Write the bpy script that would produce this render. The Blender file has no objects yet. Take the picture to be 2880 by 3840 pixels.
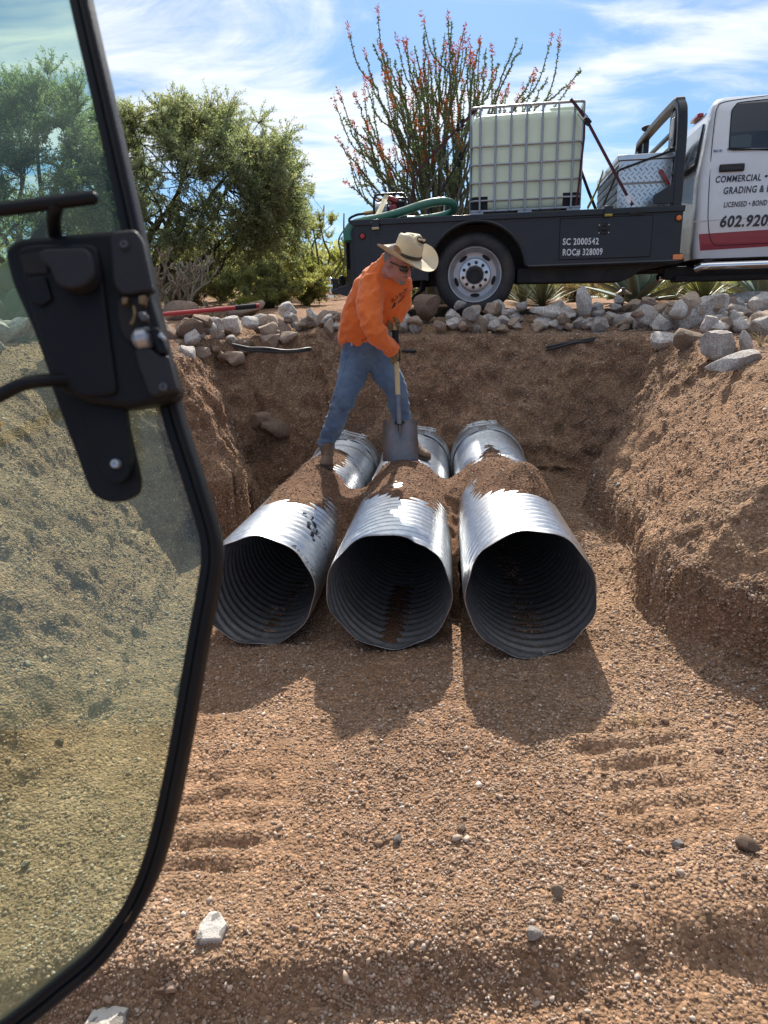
import bpy, math, random
import numpy as np
from math import radians, sin, cos, pi, sqrt, atan2
from mathutils import Vector, Matrix
random.seed(7); RNG = np.random.default_rng(11)
SC = bpy.context.scene
COL = SC.collection

# ------------------------------------------------------------------ camera, sky, sun, exposure
PITCH, ROLL, FPX, CAMH = radians(16.0), radians(1.5), 2642.0, 1.45
_f = np.array([0, cos(PITCH), -sin(PITCH)])
_r0 = np.array([1.0, 0, 0]); _u0 = np.array([0, sin(PITCH), cos(PITCH)])
_r = _r0*cos(ROLL) - _u0*sin(ROLL); _u = _u0*cos(ROLL) + _r0*sin(ROLL)
CAMP = np.array([0, 0, CAMH])
cam = bpy.data.cameras.new("camera"); camo = bpy.data.objects.new("camera", cam); COL.objects.link(camo)
cam.sensor_fit = 'VERTICAL'; cam.sensor_height = 36.0; cam.lens = 36.0*FPX/3840.0
cam.clip_start = 0.02; cam.clip_end = 2000
camo.matrix_world = Matrix(((_r[0], _u[0], -_f[0], 0), (_r[1], _u[1], -_f[1], 0), (_r[2], _u[2], -_f[2], CAMH), (0, 0, 0, 1)))
cam.dof.use_dof = True; cam.dof.focus_distance = 4.6; cam.dof.aperture_fstop = 8.5
SC.camera = camo

def ray(px, py): return _f + _r*(px-1440)/FPX + _u*(1920-py)/FPX
def aY(px, py, Y):
    d = ray(px, py); return CAMP + d*Y/d[1]
def aZ(px, py, z):
    d = ray(px, py); return CAMP + d*(z-CAMH)/d[2]
def aD(px, py, D): return CAMP + ray(px, py)*D

SUN_EL, SUN_AZ = radians(39.5), radians(5.5)      # azimuth from +Y towards +X
world = bpy.data.worlds.new("World"); SC.world = world; world.use_nodes = True
def build_sky():
    nt = world.node_tree; N = nt.nodes; L = nt.links; N.clear()
    out = N.new('ShaderNodeOutputWorld'); bg = N.new('ShaderNodeBackground')
    sky = N.new('ShaderNodeTexSky'); sky.sky_type = 'NISHITA'; sky.sun_disc = False
    sky.sun_elevation = SUN_EL; sky.sun_rotation = SUN_AZ; sky.air_density = 1.0; sky.dust_density = 0.6; sky.ozone_density = 2.0
    tc = N.new('ShaderNodeTexCoord'); sep = N.new('ShaderNodeSeparateXYZ'); L.new(tc.outputs['Generated'], sep.inputs[0])
    zc = N.new('ShaderNodeMath'); zc.operation = 'MAXIMUM'; zc.inputs[1].default_value = 0.0; L.new(sep.outputs['Z'], zc.inputs[0])
    za = N.new('ShaderNodeMath'); za.operation = 'ADD'; za.inputs[1].default_value = 0.16; L.new(zc.outputs[0], za.inputs[0])
    dx = N.new('ShaderNodeMath'); dx.operation = 'DIVIDE'; L.new(sep.outputs['X'], dx.inputs[0]); L.new(za.outputs[0], dx.inputs[1])
    dy = N.new('ShaderNodeMath'); dy.operation = 'DIVIDE'; L.new(sep.outputs['Y'], dy.inputs[0]); L.new(za.outputs[0], dy.inputs[1])
    cb = N.new('ShaderNodeCombineXYZ'); L.new(dx.outputs[0], cb.inputs[0]); L.new(dy.outputs[0], cb.inputs[1])
    def mt(op, a_, b_=None, c_=None):
        q = N.new('ShaderNodeMath'); q.operation = op
        for i, x in enumerate((a_, b_, c_)):
            if x is None: continue
            if isinstance(x, (int, float)): q.inputs[i].default_value = x
            else: L.new(x, q.inputs[i])
        return q.outputs[0]
    def gauss(x, w): return mt('EXPONENT', mt('MULTIPLY', mt('POWER', mt('DIVIDE', x, w), 2.0), -1.0))
    U, V = dx.outputs[0], dy.outputs[0]
    mp = N.new('ShaderNodeMapping'); mp.inputs['Scale'].default_value = (1.0, 1.9, 1); mp.inputs['Rotation'].default_value = (0, 0, radians(20)); mp.inputs['Location'].default_value = (CLX, CLY, 0)
    L.new(cb.outputs[0], mp.inputs[0])
    n1 = N.new('ShaderNodeTexNoise'); n1.inputs['Scale'].default_value = 1.5; n1.inputs['Detail'].default_value = 10; n1.inputs['Roughness'].default_value = 0.60; n1.inputs['Distortion'].default_value = 0.8
    L.new(mp.outputs[0], n1.inputs['Vector'])
    # a long cirrus streak that bends up to the right, and a broad thin veil to the left
    vb = mt('SUBTRACT', mt('SUBTRACT', 2.46, mt('MULTIPLY', U, 0.02)), mt('MULTIPLY', mt('POWER', mt('MAXIMUM', U, 0.0), 2.0), 0.5))
    band = gauss(mt('SUBTRACT', V, vb), 0.16)
    veil = mt('MULTIPLY', gauss(mt('ADD', U, 0.75), 0.62), gauss(mt('SUBTRACT', V, 2.45), 0.75))
    puff = mt('MULTIPLY', gauss(mt('SUBTRACT', U, 1.08), 0.16), gauss(mt('SUBTRACT', V, 2.28), 0.13))
    low = mt('MULTIPLY', gauss(mt('ADD', U, 0.15), 0.35), gauss(mt('SUBTRACT', V, 2.85), 0.40))
    dens = mt('ADD', mt('ADD', mt('MULTIPLY', band, 0.24), mt('MULTIPLY', veil, 0.17)), mt('ADD', mt('MULTIPLY', puff, 0.15), mt('MULTIPLY', low, 0.22)))
    tot = mt('ADD', n1.outputs['Fac'], mt('SUBTRACT', dens, 0.07))
    cr = N.new('ShaderNodeValToRGB'); cr.color_ramp.elements[0].position = 0.38; cr.color_ramp.elements[1].position = 0.68
    cr.color_ramp.elements[0].color = (0, 0, 0, 1); cr.color_ramp.elements[1].color = (1, 1, 1, 1); cr.color_ramp.interpolation = 'EASE'
    L.new(tot, cr.inputs[0])
    n2 = N.new('ShaderNodeTexNoise'); n2.inputs['Scale'].default_value = 7.0; n2.inputs['Detail'].default_value = 7; n2.inputs['Roughness'].default_value = 0.62; n2.inputs['Distortion'].default_value = 1.0
    mp2 = N.new('ShaderNodeMapping'); mp2.inputs['Scale'].default_value = (0.55, 1.5, 1); mp2.inputs['Rotation'].default_value = (0, 0, radians(28)); L.new(cb.outputs[0], mp2.inputs[0]); L.new(mp2.outputs[0], n2.inputs['Vector'])
    mr = N.new('ShaderNodeMapRange'); mr.inputs['From Min'].default_value = 0.32; mr.inputs['From Max'].default_value = 0.66; mr.inputs['To Min'].default_value = 0.62; mr.inputs['To Max'].default_value = 1.0
    L.new(n2.outputs['Fac'], mr.inputs['Value'])
    mu = N.new('ShaderNodeMath'); mu.operation = 'MULTIPLY'; L.new(cr.outputs[0], mu.inputs[0]); L.new(mr.outputs[0], mu.inputs[1])
    mu2 = N.new('ShaderNodeMath'); mu2.operation = 'MULTIPLY'; mu2.inputs[1].default_value = 0.95; L.new(mu.outputs[0], mu2.inputs[0])
    tint = N.new('ShaderNodeMixRGB'); tint.blend_type = 'MULTIPLY'; tint.inputs[0].default_value = 1.0; tint.inputs[2].default_value = SKYTINT
    L.new(sky.outputs[0], tint.inputs[1])
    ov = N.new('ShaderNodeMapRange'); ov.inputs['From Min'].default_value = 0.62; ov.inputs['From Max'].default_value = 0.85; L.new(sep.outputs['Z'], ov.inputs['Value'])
    mo = N.new('ShaderNodeMath'); mo.operation = 'MAXIMUM'; L.new(mu2.outputs[0], mo.inputs[0]); L.new(ov.outputs[0], mo.inputs[1])   # bright cloud added overhead, out of view, to lift the fill in shade
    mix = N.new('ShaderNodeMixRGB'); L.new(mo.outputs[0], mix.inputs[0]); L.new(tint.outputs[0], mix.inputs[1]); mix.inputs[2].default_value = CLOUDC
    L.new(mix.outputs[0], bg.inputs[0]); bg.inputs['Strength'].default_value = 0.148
    L.new(bg.outputs[0], out.inputs[0])
CLX, CLY = 0.3, 0.9
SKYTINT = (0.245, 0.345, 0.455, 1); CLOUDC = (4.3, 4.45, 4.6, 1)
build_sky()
sl = bpy.data.lights.new("sun", 'SUN'); sl.energy = 4.6; sl.angle = radians(0.53); sl.color = (1.0, 0.93, 0.82)
so = bpy.data.objects.new("sun", sl); COL.objects.link(so)
_sd = Vector((sin(SUN_AZ)*cos(SUN_EL), cos(SUN_AZ)*cos(SUN_EL), sin(SUN_EL)))
so.rotation_euler = _sd.to_track_quat('Z', 'Y').to_euler(); so.location = (2, 20, 18)
SC.view_settings.view_transform = 'Standard'; SC.view_settings.look = 'None'; SC.view_settings.gamma = 1.0
SC.view_settings.exposure = 0.80
SC.cycles.max_bounces = 8; SC.cycles.transparent_max_bounces = 12

# ------------------------------------------------------------------ helpers
def _h(ix, iy, iz, s):
    n = (ix.astype(np.int64)*374761393 + iy.astype(np.int64)*668265263 + iz.astype(np.int64)*2147483647*3 + s*1274126177) & 0xFFFFFFFF
    n = ((n ^ (n >> 13)) * 1274126177) & 0xFFFFFFFF
    n = ((n ^ (n >> 16)) * 2246822519) & 0xFFFFFFFF
    return ((n ^ (n >> 15)) & 0xFFFFFF) / float(0xFFFFFF)
def vnoise(p, s=0):
    p = np.asarray(p, float); i = np.floor(p).astype(np.int64); f = p - i; f = f*f*f*(f*(f*6-15)+10)
    r = 0
    for a in (0, 1):
        for b in (0, 1):
            for c in (0, 1):
                w = (f[..., 0] if a else 1-f[..., 0])*(f[..., 1] if b else 1-f[..., 1])*(f[..., 2] if c else 1-f[..., 2])
                r = r + w*_h(i[..., 0]+a, i[..., 1]+b, i[..., 2]+c, s)
    return r*2-1
def fbm(p, o=4, s=0, g=0.5, l=2.03):
    a = 1.0; r = 0; t = 0
    for k in range(o):
        r = r + a*vnoise(p*(l**k)+17.3*k, s+k); t += a; a *= g
    return r/t
def sstep(a, b, x):
    t = np.clip((x-a)/(b-a), 0, 1); return t*t*(3-2*t)

def tag(o, label=None, cat=None, group=None, kind=None):
    if label: o['label'] = label
    if cat: o['category'] = cat
    if group: o['group'] = group
    if kind: o['kind'] = kind
    return o
def empty(name, loc=(0, 0, 0), label=None, cat=None, group=None, rot=None):
    o = bpy.data.objects.new(name, None); COL.objects.link(o); o.empty_display_size = 0.1
    o.location = Vector(loc)
    if rot is not None: o.rotation_euler = rot
    return tag(o, label, cat, group)
def np_mesh(name, V, F, smooth=True, col=None):
    """V (n,3) array, F (m,k) int array of one face size."""
    V = np.ascontiguousarray(V, np.float32); F = np.ascontiguousarray(F, np.int32)
    me = bpy.data.meshes.new(name); me.vertices.add(len(V)); me.vertices.foreach_set('co', V.ravel())
    m, k = F.shape; me.loops.add(m*k); me.loops.foreach_set('vertex_index', F.ravel())
    me.polygons.add(m); me.polygons.foreach_set('loop_start', np.arange(0, m*k, k, dtype=np.int32))
    if smooth: me.polygons.foreach_set('use_smooth', np.ones(m, bool))
    if col is not None:
        at = me.color_attributes.new('Col', 'FLOAT_COLOR', 'POINT')
        c4 = np.ones((len(V), 4), np.float32); c4[:, :col.shape[1]] = col
        at.data.foreach_set('color', c4.ravel())
    me.update(calc_edges=True); me.validate()
    return me
def link(name, me, mat, parent=None, loc=None):
    o = bpy.data.objects.new(name, me); COL.objects.link(o)
    if mat is not None and not me.materials: me.materials.append(mat)
    if parent is not None: o.parent = parent
    if loc is not None: o.location = loc
    return o
def unit(v):
    v = np.asarray(v, float); return v/ (np.linalg.norm(v)+1e-12)
def frames(P, up=(0, 0, 1)):
    """parallel-transport frames along a path"""
    P = np.asarray(P, float); n = len(P); T = np.zeros_like(P)
    T[1:-1] = P[2:]-P[:-2]; T[0] = P[1]-P[0]; T[-1] = P[-1]-P[-2]
    T = T/np.linalg.norm(T, axis=1)[:, None]
    a = np.asarray(up, float)
    if abs(a@T[0]) > 0.95: a = np.array([1.0, 0, 0])
    U = unit(np.cross(T[0], a)); out = []
    for i in range(n):
        U = unit(U - T[i]*(U@T[i])); out.append((T[i], U, np.cross(T[i], U)))
    return out
def smooth_path(P, n=6):
    """Catmull-Rom"""
    P = [np.asarray(p, float) for p in P]; Q = [2*P[0]-P[1]] + P + [2*P[-1]-P[-2]]; out = []
    for i in range(1, len(Q)-2):
        for k in range(n):
            t = k/n; a, b, c, d = Q[i-1], Q[i], Q[i+1], Q[i+2]
            out.append(0.5*((2*b)+(-a+c)*t+(2*a-5*b+4*c-d)*t*t+(-a+3*b-3*c+d)*t**3))
    out.append(P[-1]); return np.array(out)
class MB:
    def __init__(s): s.v = []; s.f = []
    def add(s, V, F):
        b = len(s.v); s.v.extend([tuple(map(float, p)) for p in V]); s.f.extend([tuple(int(i)+b for i in f) for f in F]); return s
    def box(s, c, d, R=None, taper=None):
        V = []
        for z in (-.5, .5):
            for x, y in ((-.5, -.5), (.5, -.5), (.5, .5), (-.5, .5)):
                k = taper if (taper and z > 0) else 1
                V.append(np.array([x*d[0]*k, y*d[1]*k, z*d[2]]))
        if R is not None: V = [R@p for p in V]
        V = [p+np.asarray(c, float) for p in V]
        return s.add(V, [(3, 2, 1, 0), (4, 5, 6, 7), (0, 1, 5, 4), (1, 2, 6, 5), (2, 3, 7, 6), (3, 0, 4, 7)])
    def bx(s, x0, x1, y0, y1, z0, z1): return s.box(((x0+x1)/2, (y0+y1)/2, (z0+z1)/2), (abs(x1-x0), abs(y1-y0), abs(z1-z0)))
    def prism(s, poly, a, b, axis='y'):
        """poly of 2D points extruded; axis y: (x,z) polygon from y=a to y=b; axis z: (x,y); axis x: (y,z)"""
        def P(p, t):
            return {'y': (p[0], t, p[1]), 'z': (p[0], p[1], t), 'x': (t, p[0], p[1])}[axis]
        n = len(poly); V = [P(p, a) for p in poly]+[P(p, b) for p in poly]
        F = [tuple(range(n))[::-1], tuple(range(n, 2*n))]+[(i, (i+1) % n, n+(i+1) % n, n+i) for i in range(n)]
        return s.add(V, F)
    def tube(s, P, r, n=8, cap=True, sx=1.0, sy=1.0, up=(0, 0, 1), closed=False):
        P = np.asarray(P, float); fr = frames(P, up); m = len(P)
        rr = [r]*m if np.isscalar(r) else r
        V = []
        for i in range(m):
            T, U, W = fr[i]
            for k in range(n):
                t = 2*pi*k/n; V.append(P[i]+rr[i]*(U*cos(t)*sx+W*sin(t)*sy))
        F = [(i*n+k, i*n+(k+1) % n, (i+1)*n+(k+1) % n, (i+1)*n+k) for i in range(m-1) for k in range(n)]
        if closed: F += [((m-1)*n+k, (m-1)*n+(k+1) % n, (k+1) % n, k) for k in range(n)]
        elif cap: F += [tuple(range(n))[::-1], tuple((m-1)*n+k for k in range(n))]
        return s.add(V, F)
    def strip(s, P, w, t, up):
        """flat webbing: width w along the 'up' side vector, thickness t"""
        P = np.asarray(P, float); m = len(P); V = []
        T = np.gradient(P, axis=0)
        for i in range(m):
            d = unit(T[i]); a = unit(np.asarray(up, float)-d*(np.asarray(up, float)@d)); b = np.cross(d, a)
            for k, l in ((-1, -1), (1, -1), (1, 1), (-1, 1)): V.append(P[i]+a*k*w/2+b*l*t/2)
        F = [(i*4+k, i*4+(k+1) % 4, (i+1)*4+(k+1) % 4, (i+1)*4+k) for i in range(m-1) for k in range(4)]
        F += [(3, 2, 1, 0), tuple((m-1)*4+k for k in range(4))]
        return s.add(V, F)
    def lathe(s, prof, n=32, c=(0, 0, 0), ax=(0, 0, 1), cap=False):
        ax = unit(ax); a = np.array([1.0, 0, 0]) if abs(ax[0]) < 0.9 else np.array([0, 1.0, 0])
        U = unit(np.cross(ax, a)); W = np.cross(ax, U); c = np.asarray(c, float); V = []
        for r, z in prof:
            for k in range(n):
                t = 2*pi*k/n; V.append(c+ax*z+r*(U*cos(t)+W*sin(t)))
        m = len(prof)
        F = [(i*n+k, i*n+(k+1) % n, (i+1)*n+(k+1) % n, (i+1)*n+k) for i in range(m-1) for k in range(n)]
        if cap: F += [tuple(range(n))[::-1], tuple((m-1)*n+k for k in range(n))]
        return s.add(V, F)
    def loft(s, rings, cap=True):
        n = len(rings[0]); V = [p for r in rings for p in r]; m = len(rings)
        F = [(i*n+k, i*n+(k+1) % n, (i+1)*n+(k+1) % n, (i+1)*n+k) for i in range(m-1) for k in range(n)]
        if cap: F += [tuple(range(n))[::-1], tuple((m-1)*n+k for k in range(n))]
        return s.add(V, F)
    def ell(s, c, r, n=16, m=10, R=None):
        c = np.asarray(c, float); V = []; F = []
        for i in range(1, m):
            ph = pi*i/m
            for k in range(n):
                t = 2*pi*k/n; p = np.array([r[0]*sin(ph)*cos(t), r[1]*sin(ph)*sin(t), r[2]*cos(ph)])
                V.append(c+(R@p if R is not None else p))
        for q in ((0, 0, r[2]), (0, 0, -r[2])):
            q = np.array(q, float); V.append(c+(R@q if R is not None else q))
        T, B = len(V)-2, len(V)-1
        F += [(i*n+k, (i+1)*n+k, (i+1)*n+(k+1) % n, i*n+(k+1) % n) for i in range(m-2) for k in range(n)]
        F += [(T, k, (k+1) % n) for k in range(n)]+[(B, (m-2)*n+(k+1) % n, (m-2)*n+k) for k in range(n)]
        return s.add(V, F)
    def build(s, name, mat, parent=None, smooth=35, bevel=0, origin=None, seg=2, fix=True):
        me = bpy.data.meshes.new(name); V = s.v
        if origin is not None: V = [(p[0]-origin[0], p[1]-origin[1], p[2]-origin[2]) for p in V]
        me.from_pydata(V, [], s.f); me.update()
        if fix:
            import bmesh
            bm = bmesh.new(); bm.from_mesh(me); bmesh.ops.recalc_face_normals(bm, faces=bm.faces); bm.to_mesh(me); bm.free()
        if smooth:
            me.polygons.foreach_set('use_smooth', np.ones(len(me.polygons), bool))
            if smooth < 180: me.set_sharp_from_angle(angle=radians(smooth))
        o = link(name, me, mat, parent, origin)
        if bevel:
            b = o.modifiers.new('bevel', 'BEVEL'); b.width = bevel; b.segments = seg; b.limit_method = 'ANGLE'; b.angle_limit = radians(40); b.harden_normals = False
        return o
def rotm(ax, a):
    return np.array(Matrix.Rotation(a, 3, ax if isinstance(ax, str) else Vector(ax)))

# ------------------------------------------------------------------ materials
def nodes(name):
    m = bpy.data.materials.new(name); m.use_nodes = True; nt = m.node_tree
    return m, nt, nt.nodes, nt.links, nt.nodes['Principled BSDF']
def noise_node(N, L, src, scale, detail=4, rough=0.5, dist=0.0):
    n = N.new('ShaderNodeTexNoise'); n.inputs['Scale'].default_value = scale; n.inputs['Detail'].default_value = detail
    n.inputs['Roughness'].default_value = rough; n.inputs['Distortion'].default_value = dist; L.new(src, n.inputs['Vector']); return n
def ramp(N, L, src, stops):
    r = N.new('ShaderNodeValToRGB'); e = r.color_ramp.elements
    while len(e) < len(stops): e.new(0.5)
    for i, (p, c) in enumerate(stops): e[i].position = p; e[i].color = tuple(c)+((1,) if len(c) == 3 else ())
    L.new(src, r.inputs[0]); return r
def mat(name, col, rough=0.5, metal=0.0, var=0.12, scale=12, bump=0.0, bscale=80, spec=0.5, coat=0.0, dirt=None, dirtamt=0.35):
    """paint / plastic / cloth: a base colour with noise variation, rough variation, optional dust film and bump"""
    m, nt, N, L, P = nodes(name); tc = N.new('ShaderNodeTexCoord'); co = tc.outputs['Object']
    n = noise_node(N, L, co, scale, 6, 0.6)
    c = np.array(col)
    r = ramp(N, L, n.outputs['Fac'], [(0.3, c*(1-var)), (0.7, np.minimum(c*(1+var), 1))])
    last = r.outputs[0]
    if dirt is not None:
        n2 = noise_node(N, L, co, scale*0.35, 8, 0.65, 0.6); r2 = ramp(N, L, n2.outputs['Fac'], [(0.42, (0, 0, 0)), (0.72, (dirtamt,)*3)])
        mx = N.new('ShaderNodeMixRGB'); L.new(r2.outputs[0], mx.inputs[0]); L.new(last, mx.inputs[1]); mx.inputs[2].default_value = tuple(dirt)+(1,); last = mx.outputs[0]
    L.new(last, P.inputs['Base Color'])
    rr = N.new('ShaderNodeMapRange'); rr.inputs['To Min'].default_value = max(rough-0.1, 0.02); rr.inputs['To Max'].default_value = min(rough+0.12, 1); L.new(n.outputs['Fac'], rr.inputs['Value'])
    L.new(rr.outputs[0], P.inputs['Roughness']); P.inputs['Metallic'].default_value = metal; P.inputs['Specular IOR Level'].default_value = spec
    P.inputs['Coat Weight'].default_value = coat
    if bump:
        b = N.new('ShaderNodeBump'); b.inputs['Strength'].default_value = 1.0; b.inputs['Distance'].default_value = bump
        nb = noise_node(N, L, co, bscale, 5, 0.6); L.new(nb.outputs['Fac'], b.inputs['Height']); L.new(b.outputs[0], P.inputs['Normal'])
    return m
def dirt_mat(name, c1, c2, c3, grain=95, vcol=False, bumpd=0.011):
    m, nt, N, L, P = nodes(name); tc = N.new('ShaderNodeTexCoord'); co = tc.outputs['Object']
    n = noise_node(N, L, co, 1.7, 6, 0.6, 0.4)
    r = ramp(N, L, n.outputs['Fac'], [(0.33, c1), (0.55, c2), (0.74, c3)])
    v = N.new('ShaderNodeTexVoronoi'); v.inputs['Scale'].default_value = grain; v.inputs['Randomness'].default_value = 1; L.new(co, v.inputs['Vector'])
    rv = N.new('ShaderNodeSeparateColor'); L.new(v.outputs['Color'], rv.inputs[0])
    rm = ramp(N, L, rv.outputs[0], [(0.0, (0.62, 0.60, 0.58)), (0.75, (1.08, 1.05, 1.02)), (1.0, (1.75, 1.7, 1.7))])
    mx = N.new('ShaderNodeMixRGB'); mx.blend_type = 'MULTIPLY'; mx.inputs[0].default_value = 0.8; L.new(r.outputs[0], mx.inputs[1]); L.new(rm.outputs[0], mx.inputs[2])
    n3 = noise_node(N, L, co, 14, 5, 0.65); r3 = ramp(N, L, n3.outputs['Fac'], [(0.3, (0.8, 0.8, 0.8)), (0.7, (1.18, 1.16, 1.14))])
    mx2 = N.new('ShaderNodeMixRGB'); mx2.blend_type = 'MULTIPLY'; mx2.inputs[0].default_value = 1.0; L.new(mx.outputs[0], mx2.inputs[1]); L.new(r3.outputs[0], mx2.inputs[2])
    last = mx2.outputs[0]
    if vcol:
        a = N.new('ShaderNodeVertexColor'); a.layer_name = 'Col'
        mx3 = N.new('ShaderNodeMixRGB'); mx3.blend_type = 'MULTIPLY'; mx3.inputs[0].default_value = 1.0; L.new(last, mx3.inputs[1]); L.new(a.outputs[0], mx3.inputs[2]); last = mx3.outputs[0]
    L.new(last, P.inputs['Base Color']); P.inputs['Roughness'].default_value = 0.95; P.inputs['Specular IOR Level'].default_value = 0.15
    b = N.new('ShaderNodeBump'); b.inputs['Distance'].default_value = bumpd
    sb = N.new('ShaderNodeMath'); sb.operation = 'SUBTRACT'; sb.inputs[0].default_value = 1.0; L.new(v.outputs['Distance'], sb.inputs[1])
    ad = N.new('ShaderNodeMath'); ad.operation = 'ADD'; L.new(sb.outputs[0], ad.inputs[0])
    n4 = noise_node(N, L, co, 38, 6, 0.65); m4 = N.new('ShaderNodeMath'); m4.operation = 'MULTIPLY'; m4.inputs[1].default_value = 1.6; L.new(n4.outputs['Fac'], m4.inputs[0]); L.new(m4.outputs[0], ad.inputs[1])
    L.new(ad.outputs[0], b.inputs['Height']); L.new(b.outputs[0], P.inputs['Normal'])
    return m
M = {}
M['dirt'] = dirt_mat('dirt', (0.245, 0.158, 0.102), (0.315, 0.210, 0.140), (0.38, 0.270, 0.19), vcol=True)
M['fill'] = dirt_mat('fill_dirt', (0.155, 0.085, 0.052), (0.20, 0.115, 0.072), (0.25, 0.155, 0.10), grain=120)
def attr_mat(name, base, rough=0.9, bump=0.0, bscale=90):
    m, nt, N, L, P = nodes(name); tc = N.new('ShaderNodeTexCoord')
    a = N.new('ShaderNodeVertexColor'); a.layer_name = 'Col'
    n = noise_node(N, L, tc.outputs['Object'], bscale, 3); r = ramp(N, L, n.outputs['Fac'], [(0.3, np.array(base)*0.78), (0.7, np.array(base)*1.2)])
    mx = N.new('ShaderNodeMixRGB'); mx.blend_type = 'MULTIPLY'; mx.inputs[0].default_value = 1; L.new(a.outputs[0], mx.inputs[1]); L.new(r.outputs[0], mx.inputs[2])
    L.new(mx.outputs[0], P.inputs['Base Color']); P.inputs['Roughness'].default_value = rough; P.inputs['Specular IOR Level'].default_value = 0.25
    if bump:
        b = N.new('ShaderNodeBump'); b.inputs['Distance'].default_value = bump; L.new(n.outputs['Fac'], b.inputs['Height']); L.new(b.outputs[0], P.inputs['Normal'])
    return m
M['pebble'] = attr_mat('pebble', (1, 1, 1))
# ------------------------------------------------------------------ ground: pit, banks, yard beyond
# foot of the pit walls: x, y, run of the slope, share of height that is a sheer undercut at the foot
FOOT = [(1.95, -6, 1.0, .15), (1.85, 0.5, 1.0, .15), (1.62, 1.4, 1.0, .18), (1.48, 2.0, 1.0, .22), (1.34, 2.38, 1.0, .26), (1.16, 2.62, .98, .32), (1.17, 3.0, .95, .34), (1.25, 3.45, .90, .32), (1.31, 4.0, .85, .30), (1.36, 4.62, .78, .36),
        (1.62, 5.05, .55, .2), (1.62, 5.6, .60, .1), (1.20, 5.88, .62, .08), (0.60, 5.98, .55, .06), (0.0, 6.0, .52, .08), (-0.62, 5.98, .42, .2),
        (-0.78, 6.18, .50, .05), (-1.02, 6.12, .55, .05), (-1.06, 5.45, .40, .3), (-0.98, 5.02, .42, .45), (-1.22, 4.72, .55, .35), (-1.30, 4.2, .8, .15), (-1.18, 3.3, .9, .1), (-1.10, 2.5, .95, .06), (-1.20, 1.75, 1.0, .06), (-1.9, 1.0, 1.0, .1), (-2.3, -6, 1.0, .1)]
FT = np.array(FOOT)
def floor_z(x, y):
    return 0.08+0.08*np.clip(x, -1.3, 1.4)-0.035*np.clip(y, 0, 6.2)
def grade_z(x, y):
    far = 1.185+0.175*sstep(6.55, 7.35, y)+0.06*sstep(7.5, 9.5, y)
    far = far+np.clip(y-9, 0, 22)*np.where(x < 1.5, 0.055, 0.055-0.04*sstep(1.5, 4, x))
    left = np.clip(1.02+0.08*(y-3.7), 0.80, 1.19)
    right = np.clip(1.16+0.02*(y-4), 1.05, 1.19)+0.08*sstep(2.4, 3.6, x)
    near = left+(right-left)*sstep(-1, 1, x)
    return near+(far-near)*sstep(5.2, 6.3, y)
def foot_dist(x, y):
    """signed distance to the foot line (outside > 0), with the run and undercut of the nearest stretch"""
    best = np.full(x.shape, 1e9); w = np.zeros(x.shape); u = np.zeros(x.shape)
    for i in range(len(FT)-1):
        a, b = FT[i], FT[i+1]; dx, dy = b[0]-a[0], b[1]-a[1]
        t = np.clip(((x-a[0])*dx+(y-a[1])*dy)/(dx*dx+dy*dy), 0, 1)
        d = np.hypot(x-a[0]-t*dx, y-a[1]-t*dy); k = d < best
        best = np.where(k, d, best); w = np.where(k, a[2]+t*(b[2]-a[2]), w); u = np.where(k, a[3]+t*(b[3]-a[3]), u)
    ins = np.zeros(x.shape, bool); n = len(FT)
    for i in range(n):
        a, b = FT[i], FT[(i+1) % n]
        c = (a[1] > y) != (b[1] > y)
        with np.errstate(divide='ignore', invalid='ignore'):
            xx = (b[0]-a[0])*(y-a[1])/(b[1]-a[1]+1e-12)+a[0]
        ins ^= c & (x < xx)
    return np.where(ins, -best, best), w, u
def berm(x, y):
    """the low bank of soil that carries the stones"""
    d = 0.0
    d = d+0.05*np.exp(-((y-6.85)/.2)**2)*sstep(-.45, .0, x)*(1-sstep(4.6, 5.4, x))
    d = d+0.09*np.exp(-(((x-3.0)/.9)**2+((y-6.1)/.65)**2))
    d = d+0.07*np.exp(-(((x+1.9)/.85)**2+((y-6.3)/.45)**2))
    d = d+0.08*np.exp(-(((x+.45)/.3)**2+((y-6.75)/.25)**2))
    d = d+0.18*np.exp(-(((x+2.5)/.5)**2+((y-4.8)/1.0)**2))
    return d
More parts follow.
